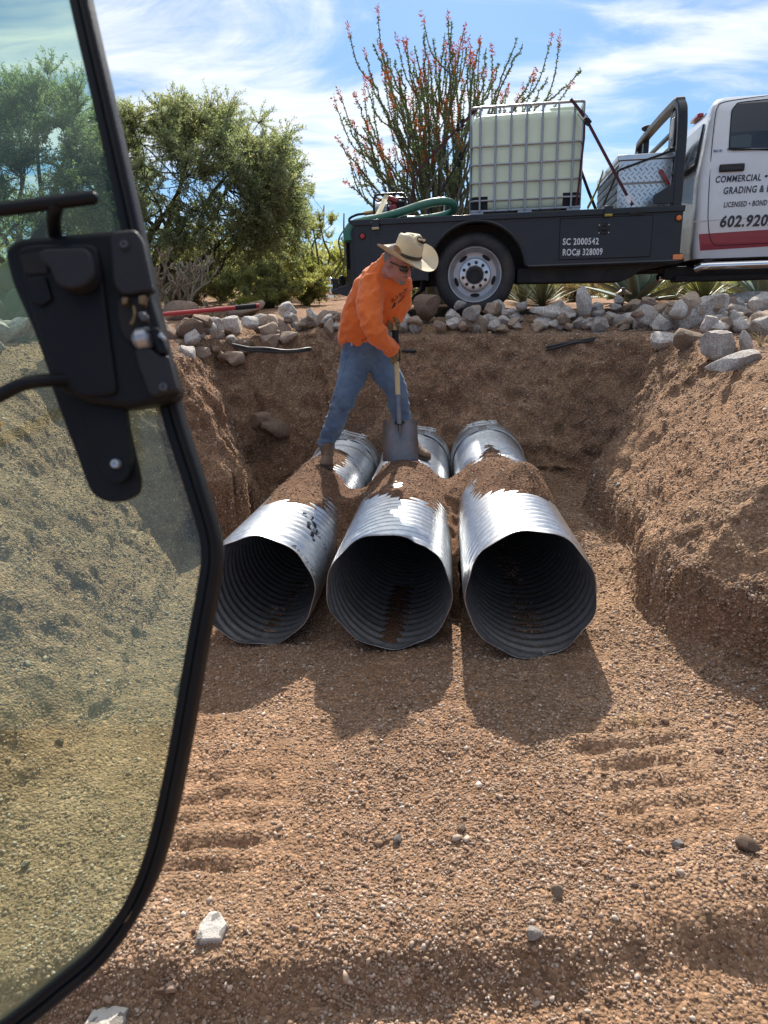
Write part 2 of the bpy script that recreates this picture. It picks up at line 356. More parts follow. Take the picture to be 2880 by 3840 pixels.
def ground_z(x, y):
    p3 = np.stack([x, y, np.zeros_like(x)], -1)
    wob = 0.07*fbm(p3*2.3, 3, 5)+0.03*fbm(p3*8, 3, 8)
    d, w, u = foot_dist(x, y)
    d = d+wob*sstep(0.5, 1.2, y)
    fz = floor_z(x, y); gz = grade_z(x, y)+berm(x, y)
    h = gz-fz
    t = np.clip((d-0.07)/w, 0, 1.25)
    prof = u*sstep(0, 0.06, d)+(1-u)*np.where(t < 1, 1-(1-t)**1.35, 1)
    prof = np.where(d > 0, prof, 0)
    z = fz+h*prof
    # talus and slumps on the floor
    ins = np.clip(-d, 0, 9)
    z = z+np.where(d < 0, 0.10*np.exp(-ins/0.12)*(0.6+0.6*fbm(p3*3.1, 2, 21)), 0.10*(0.6+0.6*fbm(p3*3.1, 2, 21))*np.clip(1-prof*3, 0, 1))
    z = z+0.16*np.exp(-(((x-1.16)/.20)**2+((y-4.15)/.55)**2))*np.clip(1-prof*2, 0, 1)
    z = z+0.10*np.exp(-(((x+1.0)/.22)**2+((y-4.2)/.6)**2))*np.clip(1-prof*2, 0, 1)
    # lip where the bucket last scraped, dropping towards the machine
    lip = 1.275+0.05*fbm(p3*3.0+9, 3, 3)
    z = z-(0.085+.05*fbm(p3*2.1+4, 2, 7))*(1-sstep(lip-0.085, lip+0.03, y))*(d < 0)+0.012*np.exp(-((y-lip-.10)/.07)**2)*(d < 0.0)
    # floor relief
    fl = np.clip(1-prof*4, 0, 1)
    z = z+fl*(0.020*fbm(p3*3.2, 3, 31)+0.012*fbm(p3*11, 3, 33))
    # track imprints: short cross bars left by the machine's tracks
    for cx, cy, sx, sy, am in ((0.78, 1.86, .17, .30, .040), (-0.52, 1.78, .17, .28, .036)):
        wv = 0.5+0.5*np.sin((y-cy+0.05*(x-cx)+0.02*fbm(p3*7, 2, 41))*2*pi/0.105)
        z = z-am*wv**2*np.exp(-((x-cx)/sx)**4-((y-cy)/sy)**4)*fl*(0.7+0.5*fbm(p3*6, 2, 43))
    return z, d, prof
def axis_pts(a, b, st, lo, hi, grow=1.16):
    c = list(np.arange(a, b+st*.5, st)); s = st; x = c[-1]; R = []
    while x < hi: s *= grow; x += s; R.append(x)
    s = st; x = c[0]; Lf = []
    while x > lo: s *= grow; x -= s; Lf.append(x)
    return np.array(Lf[::-1]+c+R)
gx = axis_pts(-3.0, 3.4, 0.0145, -160, 160); gy = axis_pts(0.55, 7.4, 0.0145, -40, 240)
GX, GY = np.meshgrid(gx, gy); GZ, GD, GP = ground_z(GX, GY)
GV = np.stack([GX, GY, GZ], -1)
# push the surface along its normal: lumps, grooves and clods on the cut faces
ty = np.gradient(GV, axis=0); tx = np.gradient(GV, axis=1); GN = np.cross(tx, ty); GN /= np.linalg.norm(GN, axis=-1)[..., None]+1e-9
steep = np.clip(1-GN[..., 2], 0, 1)
wallm = np.clip(steep*2.2, 0, 1)*sstep(-.05, .05, GD)
inner = ((GX > -3.6) & (GX < 4) & (GY > 0) & (GY < 8))
sk = np.stack([GX*1.0+GY*0.3, GY*1.0-GX*0.2, GZ*0.9], -1)
calm = 1-0.66*sstep(.9, 1.3, GX)*(1-sstep(4.9, 5.6, GY))-.68*sstep(.9, 1.2, -GX)*(1-sstep(4.2, 4.8, GY))
str_ = np.stack([GX*3+GZ*7, GY*3-GZ*5, GZ*3], -1)
disp = calm*(0.085*fbm(sk*2.4, 3, 51)+0.045*(1-np.abs(fbm(sk*5.2, 3, 55))*2.2)-0.02)+0.020*fbm(sk*17, 3, 58)+.018*(1-np.abs(fbm(str_*1.6, 3, 59))*2)-.008
GV = GV+GN*(disp*wallm*inner+0.0065*fbm(GV*30, 3, 61)*inner+0.004*fbm(GV*75, 2, 63)*inner)[..., None]
yard = sstep(7.2, 9.5, GY); GV[..., 2] += yard*(0.05*fbm(GV*0.9, 4, 71)+0.02*fbm(GV*4, 3, 73))
tintn = fbm(GV*1.3, 4, 81); tint2 = fbm(GV*0.5+3, 3, 85)
redw = np.clip(0.5+0.9*tintn, 0, 1)[..., None]
gcol = (1-redw)*np.array([1.04, 1.02, 0.98])+redw*np.array([1.0, 0.90, 0.83])
lowdark = (sstep(0.05, 0.5, GD)*0+np.clip(1-sstep(0.0, 0.55, GP), 0, 1)*sstep(-.6, .05, GD)*sstep(4.0, 5.2, GY))[..., None]
gcol = gcol*(1-0.10*lowdark)                                     # darker low in the far cut
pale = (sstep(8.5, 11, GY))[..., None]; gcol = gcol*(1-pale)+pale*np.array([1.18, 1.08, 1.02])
ny, nx = GX.shape; idx = np.arange(ny*nx).reshape(ny, nx)
GF = np.stack([idx[:-1, :-1], idx[:-1, 1:], idx[1:, 1:], idx[1:, :-1]], -1).reshape(-1, 4)
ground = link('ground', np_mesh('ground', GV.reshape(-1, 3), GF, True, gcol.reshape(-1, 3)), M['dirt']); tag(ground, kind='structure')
from mathutils.bvhtree import BVHTree
def ground_at(x, y):
    i = min(max(np.searchsorted(gx, x)-1, 0), nx-2); j = min(max(np.searchsorted(gy, y)-1, 0), ny-2)
    a = (x-gx[i])/(gx[i+1]-gx[i]); b = (y-gy[j])/(gy[j+1]-gy[j])
    Z = GV[..., 2]
    return float((Z[j, i]*(1-a)+Z[j, i+1]*a)*(1-b)+(Z[j+1, i]*(1-a)+Z[j+1, i+1]*a)*b)

# loose gravel: thousands of small angular stones lying on the ground (nobody could count it)
def ico(n=0):
    import bmesh
    bm = bmesh.new(); bmesh.ops.create_icosphere(bm, subdivisions=n, radius=1.0); bm.verts.ensure_lookup_table()
    V = np.array([v.co[:] for v in bm.verts]); F = np.array([[v.index for v in f.verts] for f in bm.faces]); bm.free(); return V, F
I1 = ico(1); I3 = ico(3)
def scatter(P, Nn, S, C, name, rng):
    """angular low stones at P (n,3), normals Nn, sizes S, colours C as one mesh"""
    n = len(P); V0, F0 = I1; k = len(V0)
    nv = 14; VAR = []
    for q in range(nv):
        v = V0.copy()
        for c in range(5):                                      # flat cuts make it angular
            d = unit(rng.normal(size=3)); h = rng.uniform(.40, .72); s = v@d; v = v-np.outer(np.clip(s-h, 0, 9), d)
        v = v*(1+rng.uniform(-.12, .12, (len(v), 1))); v = v*np.array([1, rng.uniform(.6, .95), rng.uniform(.45, .8)])
        VAR.append(v)
    VAR = np.array(VAR); pick = rng.integers(0, nv, n); V = VAR[pick]
    an = rng.uniform(0, 2*pi, n); ca, sa = np.cos(an), np.sin(an)
    t = np.cross(Nn, rng.normal(size=(n, 3))); t /= np.linalg.norm(t, axis=1)[:, None]+1e-9; b = np.cross(Nn, t)
    V = V*S[:, None, None]
    W = P[:, None, :]+V[..., 0:1]*t[:, None]+V[..., 1:2]*b[:, None]+V[..., 2:3]*Nn[:, None]+(Nn*S[:, None]*0.18)[:, None]
    F = (F0[None]+(np.arange(n)*k)[:, None, None]).reshape(-1, 3)
    CC = np.repeat(C, k, axis=0)
    return np_mesh(name, W.reshape(-1, 3), F, False, CC)
def pebble_cols(n, rng):
    base = np.array([[.31, .205, .14], [.39, .285, .21], [.47, .375, .30], [.24, .155, .105], [.56, .48, .41], [.34, .225, .165], [.29, .195, .135]])
    w = np.array([.26, .2, .10, .17, .03, .12, .12]); c = base[rng.choice(len(base), n, p=w)]
    return c*rng.uniform(.78, 1.18, (n, 1))
def trackm(C): return np.maximum(np.exp(-((C[..., 0]-.78)/.17)**4-((C[..., 1]-1.86)/.30)**4), np.exp(-((C[..., 0]+.52)/.17)**4-((C[..., 1]-1.78)/.28)**4))
def gravel():
    rng = np.random.default_rng(5); V = GV
    C = 0.25*(V[:-1, :-1]+V[1:, :-1]+V[:-1, 1:]+V[1:, 1:]); Nn = GN[:-1, :-1]
    d1 = V[1:, :-1]-V[:-1, :-1]; d2 = V[:-1, 1:]-V[:-1, :-1]; A = np.linalg.norm(np.cross(d1, d2), axis=-1)
    D = np.linalg.norm(C-CAMP, axis=-1)
    ok = (C[..., 1] > 0.75) & (C[..., 1] < 7.6) & (np.abs(C[..., 0]) < 0.62*C[..., 1]+.75)
    clump = np.clip(0.65+0.9*fbm(C*2.6, 3, 91), 0.12, 1.6)
    w = np.where(ok, A*np.clip(1/D**1.35, .05, .8)*clump*np.where((GD[:-1, :-1] > .08) & (C[..., 1] < 5), .38, 1.0)*np.where(trackm(C) > .3, .35, 1), 0).ravel(); w /= w.sum()
    parts = []
    for n, lo, hi, pw in ((210000, .0026, .0068, 1.6), (9000, .0055, .0115, 1.7), (420, .010, .018, 2.0)):
        i = rng.choice(len(w), n, p=w); P = V[:-1, :-1].reshape(-1, 3)[i]+d1.reshape(-1, 3)[i]*rng.uniform(0, 1, (n, 1))+d2.reshape(-1, 3)[i]*rng.uniform(0, 1, (n, 1)); Q = Nn.reshape(-1, 3)[i]
        S = lo+(hi-lo)*rng.power(1, n)**pw; S = S*np.clip(.72+.16*D.reshape(-1)[i], .85, 1.5)
        parts.append((P, Q, S))
    P = np.concatenate([p[0] for p in parts]); Q = np.concatenate([p[1] for p in parts]); S = np.concatenate([p[2] for p in parts])
    Q = Q+rng.normal(0, .25, Q.shape); Q /= np.linalg.norm(Q, axis=1)[:, None]
    me = scatter(P, Q, S, pebble_cols(len(P), rng), 'gravel', rng)
    o = link('gravel', me, M['pebble']); tag(o, 'loose reddish tan gravel scattered over the pit floor and banks', 'gravel', kind='stuff')
gravel()
# ------------------------------------------------------------------ corrugated pipes
def galv(name, base=0.62):
    m, nt, N, L, P = nodes(name); tc = N.new('ShaderNodeTexCoord'); co = tc.outputs['Object']
    v = N.new('ShaderNodeTexVoronoi'); v.inputs['Scale'].default_value = 55; L.new(co, v.inputs['Vector'])
    s = N.new('ShaderNodeSeparateColor'); L.new(v.outputs['Color'], s.inputs[0])
    r = ramp(N, L, s.outputs[0], [(0, (base*.86, base*.90, base*.94)), (1, (base*1.1, base*1.12, base*1.14))])
    n = noise_node(N, L, co, 3.5, 7, .65, .5); r2 = ramp(N, L, n.outputs['Fac'], [(.52, (0, 0, 0)), (.78, (.35,)*3)])
    mx = N.new('ShaderNodeMixRGB'); L.new(r2.outputs[0], mx.inputs[0]); L.new(r.outputs[0], mx.inputs[1]); mx.inputs[2].default_value = (.36, .30, .25, 1)
    L.new(mx.outputs[0], P.inputs['Base Color']); P.inputs['Metallic'].default_value = 0.93
    rr = N.new('ShaderNodeMapRange'); rr.inputs['To Min'].default_value = .26; rr.inputs['To Max'].default_value = .5; L.new(n.outputs['Fac'], rr.inputs['Value']); L.new(rr.outputs[0], P.inputs['Roughness'])
    b = N.new('ShaderNodeBump'); b.inputs['Distance'].default_value = 0.0012; n5 = noise_node(N, L, co, 22, 3); L.new(n5.outputs['Fac'], b.inputs['Height']); L.new(b.outputs[0], P.inputs['Normal'])
    return m
M['galv'] = galv('galvanised_steel'); M['band'] = galv('galvanised_band', .55)
M['bolt'] = mat('zinc_bolt', (.55, .56, .56), .3, .9)
M['ink'] = mat('black_marker_ink', (.012, .012, .016), .5)
M['stamp'] = mat('grey_stamped_ink', (.10, .11, .125), .6)
PR, PA, PP, NST = 0.272, 0.0068, 0.068, 9
class Pipe: pass
PIPES = []
def make_pipe(front, back, label, seed, tilt=0.0):
    F, B = np.array(front, float), np.array(back, float); ax = unit(B-F); Ln = np.linalg.norm(B-F)
    side = unit(np.cross(ax, (0, 0, 1))); up = np.cross(side, ax)
    p = Pipe(); p.F, p.ax, p.side, p.up, p.L = F, ax, side, up, Ln; PIPES.append(p)
    p.root = empty('corrugated_pipe', F-up*PR, label, 'steel pipe', 'galvanised culvert pipes laid side by side')
    p.inv = Vector(F-up*PR)
    full = Ln+0.9                                               # it runs on into the bank behind the coupling
    ns, na = int(full/0.0085), 96
    s = np.linspace(0, full, ns); a = np.linspace(0, 2*pi, na, endpoint=False); S, Aa = np.meshgrid(s, a, indexing='ij')
    ph = S*2*pi/PP+NST*Aa+seed
    lead = NST*PP; seam = ((S+lead*Aa/(2*pi)+seed*.1) % lead)
    r = PR+PA*(.62+.38*sstep(.02, .10, S))*np.sin(ph)+0.004*np.exp(-((seam-.30)/.006)**2)-0.003*np.exp(-((seam-.318)/.006)**2)
    dent = 0.006*np.exp(-(S/.05)**2)*(np.sin(2*Aa+seed)*.5+.35*np.sin(5*Aa+seed*2))   # cut ends never stay round
    r = r+dent+0.003*np.sin(2*Aa+seed)
    sw = S+0.004*np.sin(3*Aa+seed)*np.exp(-(S/.05)**2)
    P = F+sw[..., None]*ax+(r*np.cos(Aa))[..., None]*side+(r*np.sin(Aa))[..., None]*up
    Pi = F+sw[..., None]*ax+((r-.0022)*np.cos(Aa))[..., None]*side+((r-.0022)*np.sin(Aa))[..., None]*up
    V = np.concatenate([P.reshape(-1, 3), Pi.reshape(-1, 3)])-np.array(p.inv); n1 = ns*na
    i = np.arange(ns-1)[:, None]*na; k = np.arange(na)[None]; k2 = (k+1) % na
    q = np.stack([i+k, i+k2, i+na+k2, i+na+k], -1).reshape(-1, 4)
    rim = np.stack([k[0], n1+k[0], n1+k2[0], k2[0]], -1)
    me = np_mesh('pipe_wall', V, np.concatenate([q[:, ::-1], q+n1, rim]), True)
    p.wall = link('pipe_wall', me, M['galv'], p.root)
    # coupling band with two draw bolts
    def at(s_, r_, t): return F+ax*s_+side*r_*cos(t)+up*r_*sin(t)-np.array(p.inv)
    c = Ln; w = .135; R0 = PR+PA+.004
    prof = [(R0, -w), (R0+.014, -w), (R0+.016, -w+.010), (R0+.012, -w+.022), (R0+.006, -w+.032), (R0+.004, -.03), (R0+.010, -.018), (R0+.004, -.006), (R0+.004, w-.03), (R0+.014, w-.012), (R0+.014, w), (R0, w)]
    mb = MB(); t0 = p.bt = radians(tilt); gap = .11; nb = 84; rings = []
    ts = np.linspace(pi/2+t0+gap, pi/2+t0-gap+2*pi, nb)
    for t in ts: rings.append([at(c+z, r_, t) for r_, z in prof])
    mb.loft(rings); band = mb.build('coupling_band', M['band'], p.root, smooth=40)
    mb = MB(); ts2 = np.linspace(pi/2+t0-.16, pi/2+t0+.16, 10); mb.loft([[at(c+z, r_, t) for r_, z in ((R0-.003, -w+.012), (R0+.0025, -w+.012), (R0+.0025, w-.012), (R0-.003, w-.012))] for t in ts2])
    mb.build('band_overlap', M['band'], band, smooth=40)
    for z in (-.075, .045):
        mb = MB(); l = .12
        m0 = at(c+z, R0+.030, pi/2+t0); d = unit(at(c+z, R0+.03, pi/2+t0-.1)-at(c+z, R0+.03, pi/2+t0+.1))
        mb.tube([m0-d*l, m0+d*l], .0055, 8)
        for q_ in (-.085, .085): mb.tube([m0+d*(q_-.006), m0+d*(q_+.006)], .011, 6)
        mb.build('draw_bolt', M['bolt'], band)
        for sg in (-1, 1):
            mb = MB(); Rm = np.stack([d, ax, np.cross(d, ax)], 1); b0 = m0+d*sg*.068; n_ = -up*.012
            mb.box(b0+n_*.6, (.016, .030, .040), Rm); mb.build('band_lug', M['bolt'], band, bevel=.003)
    return p
_mouth = [(-0.605, 3.06), (0.012, 2.875), (0.592, 2.677)]; _coll = [(-0.322, 6.031), (0.284, 5.904), (0.856, 5.684)]
_lab = ['leftmost galvanised corrugated pipe with black marker scrawl near its mouth', 'middle galvanised corrugated pipe with a strip of soil lying inside its mouth', 'rightmost galvanised corrugated pipe, a peaked heap of soil on its crown']
for k in range(3):
    m_, c_ = _mouth[k], _coll[k]
    make_pipe((m_[0], m_[1], float(floor_z(*m_))+PR+.005), (c_[0], c_[1], float(floor_z(*c_))+PR+.01), _lab[k], [0.4, 2.1, 4.4][k], [-14, -10, 8][k])
# ------------------------------------------------------------------ soil shovelled over the pipes
def pipe_top(x, y):
    """upper envelope of the three pipes and, per point, which pipe"""
    E = np.full(x.shape, -9.0)
    for p in PIPES:
        s = ((x-p.F[0])*p.ax[0]+(y-p.F[1])*p.ax[1])/(p.ax[0]**2+p.ax[1]**2)
        cx, cy, cz = (p.F[i]+s*p.ax[i] for i in range(3)); l = (x-cx)*p.side[0]+(y-cy)*p.side[1]
        z = np.where((np.abs(l) < PR) & (s > 0.01), cz+np.sqrt(np.clip(PR**2-l*l, 0, 9)), -9)
        E = np.maximum(E, z)
    return E
_out = [(960, 1888, .44), (1120, 1881, .46), (1235, 1900, .40), (1262, 1950, .27), (1275, 2030, .15), (1315, 1985, .2), (1375, 1925, .40), (1404, 1884, .46), (1500, 1880, .49), (1597, 1892, .46), (1626, 1924, .42),
        (1690, 1990, .2), (1740, 1985, .2), (1790, 1930, .42), (1850, 1902, .48), (1950, 1905, .49), (2040, 1893, .45), (2005, 1809, .46), (1944, 1760, .48), (1870, 1735, .48), (1828, 1690, .47), (1815, 1735, .46), (1790, 1790, .40), (1720, 1815, .30),
        (1684, 1812, .36), (1626, 1762, .44), (1549, 1728, .48), (1460, 1722, .47), (1420, 1750, .42), (1380, 1815, .36), (1350, 1818, .36), (1270, 1745, .44), (1330, 1668, .46), (1240, 1655, .47), (1180, 1685, .45), (1120, 1745, .40), (1030, 1830, .40)]
_ow = np.array([aZ(*q)[:2] for q in _out])
def poly_sd(x, y, P):
    best = np.full(x.shape, 1e9); ins = np.zeros(x.shape, bool); n = len(P)
    for i in range(n):
        a, b = P[i], P[(i+1) % n]; dx, dy = b-a
        t = np.clip(((x-a[0])*dx+(y-a[1])*dy)/(dx*dx+dy*dy+1e-12), 0, 1); best = np.minimum(best, np.hypot(x-a[0]-t*dx, y-a[1]-t*dy))
        c = (a[1] > y) != (b[1] > y); xx = (b[0]-a[0])*(y-a[1])/(b[1]-a[1]+1e-12)+a[0]; ins ^= c & (x < xx)
    return np.where(ins, best, -best)
def soil_on_pipes():
    st = .0095; xs = np.arange(-1.15, 1.45, st); ys = np.arange(2.9, 5.9, st); X, Y = np.meshgrid(xs, ys)
    p3 = np.stack([X, Y, X*0], -1); E = pipe_top(X, Y)
    sd = poly_sd(X, Y, _ow)+.045*fbm(p3*4, 3, 101)+.022*fbm(p3*17, 2, 103)
    T = -.010+.022*sstep(-.05, .06, sd)+.030*sstep(.02, .35, sd)+.008*fbm(p3*9, 3, 105)+.005*fbm(p3*28, 2, 107)-.06*(1-sstep(-.12, -.02, sd))
    hx, hy = aZ(1975, 1835, .52)[:2]                            # peaked heap on the right-hand crown
    q = np.sqrt(((X-hx)/1.0)**2+((Y-hy)/1.15)**2+.0004); T = T+np.clip(.125-q*.62, 0, 1)*(1+.2*fbm(p3*11, 2, 111))
    bx, by = aZ(1492, 1838, .47)[:2]; T = T-.034*np.exp(-((X-bx)/.06)**2-((Y-by)/.14)**2)
    # gaps between the pipes: filled to a saddle in the middle of the run, falling off to the floor at both ends
    base = floor_z(X, Y)+.45*sstep(-.42, .12, sd)-.30*(1-sstep(-.55, -.2, sd))+.02*fbm(p3*8, 3, 121)
    Ec = np.where(E > -5, E, floor_z(X, Y)); D1 = Ec+T; k = .035
    h = np.clip(.5+.5*(base-D1)/k, 0, 1); Z = D1*(1-h)+base*h+k*h*(1-h)
    outer = ((X < _ow[:, 0].min()-.02) | (X > _ow[:, 0].max()+.02))
    keep = (Z > Ec-.03) & (Z > floor_z(X, Y)-.03) & ~outer & (sd > -.75) & ((X > -.80+.12*(Y-3.3)) & (X < .86+.1*(Y-3)))
    # outside the outer flanks of the two outer pipes nothing is heaped
    idx = np.arange(X.size).reshape(X.shape); q4 = np.stack([idx[:-1, :-1], idx[:-1, 1:], idx[1:, 1:], idx[1:, :-1]], -1)
    kk = keep[:-1, :-1] & keep[:-1, 1:] & keep[1:, 1:] & keep[1:, :-1]; q4 = q4[kk]
    used = np.unique(q4); rm = np.full(X.size, -1); rm[used] = np.arange(len(used))
    V = np.stack([X, Y, Z], -1).reshape(-1, 3)[used]
    o = link('heaped_soil', np_mesh('heaped_soil', V, rm[q4], True), M['fill']); tag(o, 'dark brown soil shovelled over the crowns of the three pipes', 'soil', kind='stuff')
    rng = np.random.default_rng(8); ok = (sd > -.05) & keep & (Z > Ec+.002); ii = np.flatnonzero(ok.ravel()); pick = rng.choice(ii, 7000)
    P = np.stack([X, Y, Z], -1).reshape(-1, 3)[pick]+rng.uniform(-.005, .005, (7000, 3)); Nn = np.tile([0, 0, 1.0], (7000, 1))+rng.normal(0, .4, (7000, 3)); Nn /= np.linalg.norm(Nn, axis=1)[:, None]
    S = .002+.0065*rng.power(1, 7000)**3
    o = link('soil_clods', scatter(P, Nn, S, pebble_cols(7000, rng)*.75, 'soil_clods', rng), M['pebble']); tag(o, 'small clods and stones in the soil on the pipes', 'clods', kind='stuff')
    # soil that trickled into the mouths
    for pi_, s0, s1, wd, th in ((1, .02, 1.0, .075, .013), (0, .12, 1.1, .05, .0095)):
        p = PIPES[pi_]; ss = np.arange(s0, s1, .01); ll = np.arange(-.12, .125, .008); S_, L_ = np.meshgrid(ss, ll)
        c = .02+.03*S_; hgt = -.016+th*1.9*np.exp(-((L_-c+.03)/(wd*(.7+.5*S_)))**4)*(1-sstep(s1-.3, s1, S_))*sstep(s0-.02, s0+.1, S_)+.006*fbm(np.stack([S_*14, L_*14, S_*0], -1), 3, 131+pi_)
        rr = PR-.002-hgt; A_ = -pi/2+L_/PR
        V = p.F+S_[..., None]*p.ax+(rr*np.cos(A_))[..., None]*p.side+(rr*np.sin(A_))[..., None]*p.up
        n1, n2 = S_.shape; id2 = np.arange(n1*n2).reshape(n1, n2); q = np.stack([id2[:-1, :-1], id2[:-1, 1:], id2[1:, 1:], id2[1:, :-1]], -1).reshape(-1, 4)
        o = link('soil_strip', np_mesh('soil_strip', V.reshape(-1, 3), q, True), M['fill']); tag(o, ['thin crumbs of soil inside the left pipe mouth', 'strip of brown soil lying along the bottom inside the middle pipe'][pi_], 'soil', kind='stuff')
soil_on_pipes()
# marker scrawl and stamped lettering on the left pipe's outside
def text_mesh(s, size=1.0, bold=0.0, extrude=0.0, shear=0.0, xs=1.0, align='LEFT'):
    cu = bpy.data.curves.new('t', 'FONT'); cu.body = s; cu.size = size; cu.offset = bold; cu.extrude = extrude; cu.shear = shear; cu.align_x = align; cu.resolution_u = 3; cu.space_character = 1.10
    o = bpy.data.objects.new('t', cu); COL.objects.link(o); dg = bpy.context.evaluated_depsgraph_get(); dg.update()
    me = bpy.data.meshes.new_from_object(o.evaluated_get(dg)); bpy.data.objects.remove(o); bpy.data.curves.remove(cu)
    V = np.zeros(len(me.vertices)*3); me.vertices.foreach_get('co', V); V = V.reshape(-1, 3); V[:, 0] *= xs
    F = [tuple(p.vertices) for p in me.polygons]; bpy.data.meshes.remove(me); return V, F
def on_pipe(p, V, F, s0, t0, name, m, rot=0.0, lift=.0028):
    """wrap flat artwork (x along the girth, y along the axis) round the outside of a pipe"""
    import bmesh
    bm = bmesh.new(); vs = [bm.verts.new(v) for v in V]
    for f in F:
        try: bm.faces.new([vs[i] for i in f])
        except ValueError: pass
    bmesh.ops.triangulate(bm, faces=bm.faces); bmesh.ops.subdivide_edges(bm, edges=[e for e in bm.edges if e.calc_length() > .012], cuts=2, use_grid_fill=True)
    bmesh.ops.triangulate(bm, faces=bm.faces)
    V = np.array([v.co[:] for v in bm.verts]); bm.verts.index_update(); F = [[v.index for v in f.verts] for f in bm.faces]; bm.free()
    c, s_ = cos(rot), sin(rot); x = V[:, 0]*c-V[:, 1]*s_; y = V[:, 0]*s_+V[:, 1]*c
    S = s0+y; A = t0-x/PR; ph = S*2*pi/PP+NST*A+p.seed; r = PR+PA*np.sin(ph)+lift+.003*np.sin(2*A+p.seed)
    W = p.F+S[:, None]*p.ax+(r*np.cos(A))[:, None]*p.side+(r*np.sin(A))[:, None]*p.up-np.array(p.inv)
    me = bpy.data.meshes.new(name); me.from_pydata([tuple(w) for w in W], [], F); me.update(); return link(name, me, m, p.root)
PIPES[0].seed, PIPES[1].seed, PIPES[2].seed = 0.4, 2.1, 4.4
def stroke(P, w):
    P = smooth_path([(q[0], q[1], 0) for q in P], 5); mb = MB(); T = np.gradient(P, axis=0); V = []; n = len(P)
    for i in range(n):
        d = unit(T[i]); k = np.array([-d[1], d[0], 0])*w*(.5+.25*sin(3.0*i/n*pi)); V += [P[i]+k, P[i]-k]
    return V, [(2*i, 2*i+1, 2*i+3, 2*i+2) for i in range(n-1)]
_sc = ([(0, .15), (.02, .185), (.055, .175), (.05, .145), (.02, .14), (.06, .12), (.10, .10)], [(.05, .06), (.055, .085), (.10, .075), (.115, .035), (.09, .02)], [(.045, .055), (.08, .005), (.105, -.045), (.125, -.08)], [(.075, .03), (.09, .0), (.11, -.03)])
for q in _sc:
    on_pipe(PIPES[0], *stroke(q, .011), .36, radians(62), 'marker_scrawl', M['ink'])
for s0, t0, st in [(s_+.004*k, t_-19*k, w_) for s_, t_, ws_ in ((.035, 52, ('ASTM', '020-02')), (.40, 44, ('020-02', 'ASTM')), (1.75, 48, ('CUSTOM', 'MADE')), (2.1, 50, ('ASTM', '020-02'))) for k, w_ in enumerate(ws_)]:
    V, F = text_mesh(st, .042); on_pipe(PIPES[0], V, F, s0, radians(t0), 'stamped_lettering', M['stamp'], rot=radians(-12))

def ray_ground(px, py, lift=0.0):
    d = ray(px, py); t = .6
    while t < 30:
        p = CAMP+d*t
        if p[2] < ground_at(p[0], p[1]): break
        t += .012
    p = CAMP+d*t; return np.array([p[0], p[1]-lift, p[2]+lift*.6])
# ------------------------------------------------------------------ stones
def stone_mat(name, c0, c1, speck):
    m, nt, N, L, P = nodes(name); tc = N.new('ShaderNodeTexCoord'); oi = N.new('ShaderNodeObjectInfo'); co = tc.outputs['Object']
    n = noise_node(N, L, co, 6, 6, .65, .5); r = ramp(N, L, n.outputs['Fac'], [(.3, c0), (.7, c1)])
    v = N.new('ShaderNodeTexVoronoi'); v.inputs['Scale'].default_value = 38; L.new(co, v.inputs['Vector']); s = N.new('ShaderNodeSeparateColor'); L.new(v.outputs['Color'], s.inputs[0])
    rs = ramp(N, L, s.outputs[0], [(0, (.28, .27, .27)), (.2, (.35, .34, .34)), (.26, (1, 1, 1)), (.72, (1.05, 1.03, 1)), (.8, (speck,)*3), (1, (speck*1.1,)*3)])
    mx = N.new('ShaderNodeMixRGB'); mx.blend_type = 'MULTIPLY'; mx.inputs[0].default_value = .85; L.new(r.outputs[0], mx.inputs[1]); L.new(rs.outputs[0], mx.inputs[2])
    hr = ramp(N, L, oi.outputs['Random'], [(0, (.72, .70, .68)), (.5, (1, .98, .96)), (1, (1.22, 1.2, 1.18))])
    mx2 = N.new('ShaderNodeMixRGB'); mx2.blend_type = 'MULTIPLY'; mx2.inputs[0].default_value = 1; L.new(mx.outputs[0], mx2.inputs[1]); L.new(hr.outputs[0], mx2.inputs[2])
    nd = noise_node(N, L, co, 2.2, 5, .6); rd = ramp(N, L, nd.outputs['Fac'], [(.45, (0, 0, 0)), (.68, (.55,)*3)])
    mx3 = N.new('ShaderNodeMixRGB'); L.new(rd.outputs[0], mx3.inputs[0]); L.new(mx2.outputs[0], mx3.inputs[1]); mx3.inputs[2].default_value = (.30, .20, .14, 1)
    L.new(mx3.outputs[0], P.inputs['Base Color']); P.inputs['Roughness'].default_value = .85; P.inputs['Specular IOR Level'].default_value = .25
    b = N.new('ShaderNodeBump'); b.inputs['Distance'].default_value = .012; n2 = noise_node(N, L, co, 24, 6, .7); L.new(n2.outputs['Fac'], b.inputs['Height']); L.new(b.outputs[0], P.inputs['Normal'])
    return m
M['granite'] = stone_mat('grey_granite', (.50, .475, .45), (.68, .65, .615), 1.25)
M['tanrock'] = stone_mat('tan_granite', (.40, .30, .225), (.54, .43, .34), 1.25)
M['brownrock'] = stone_mat('brown_stone', (.27, .19, .14), (.36, .26, .20), 1.15)
M['paleflat'] = stone_mat('pale_stone', (.44, .42, .39), (.56, .54, .50), 1.1)
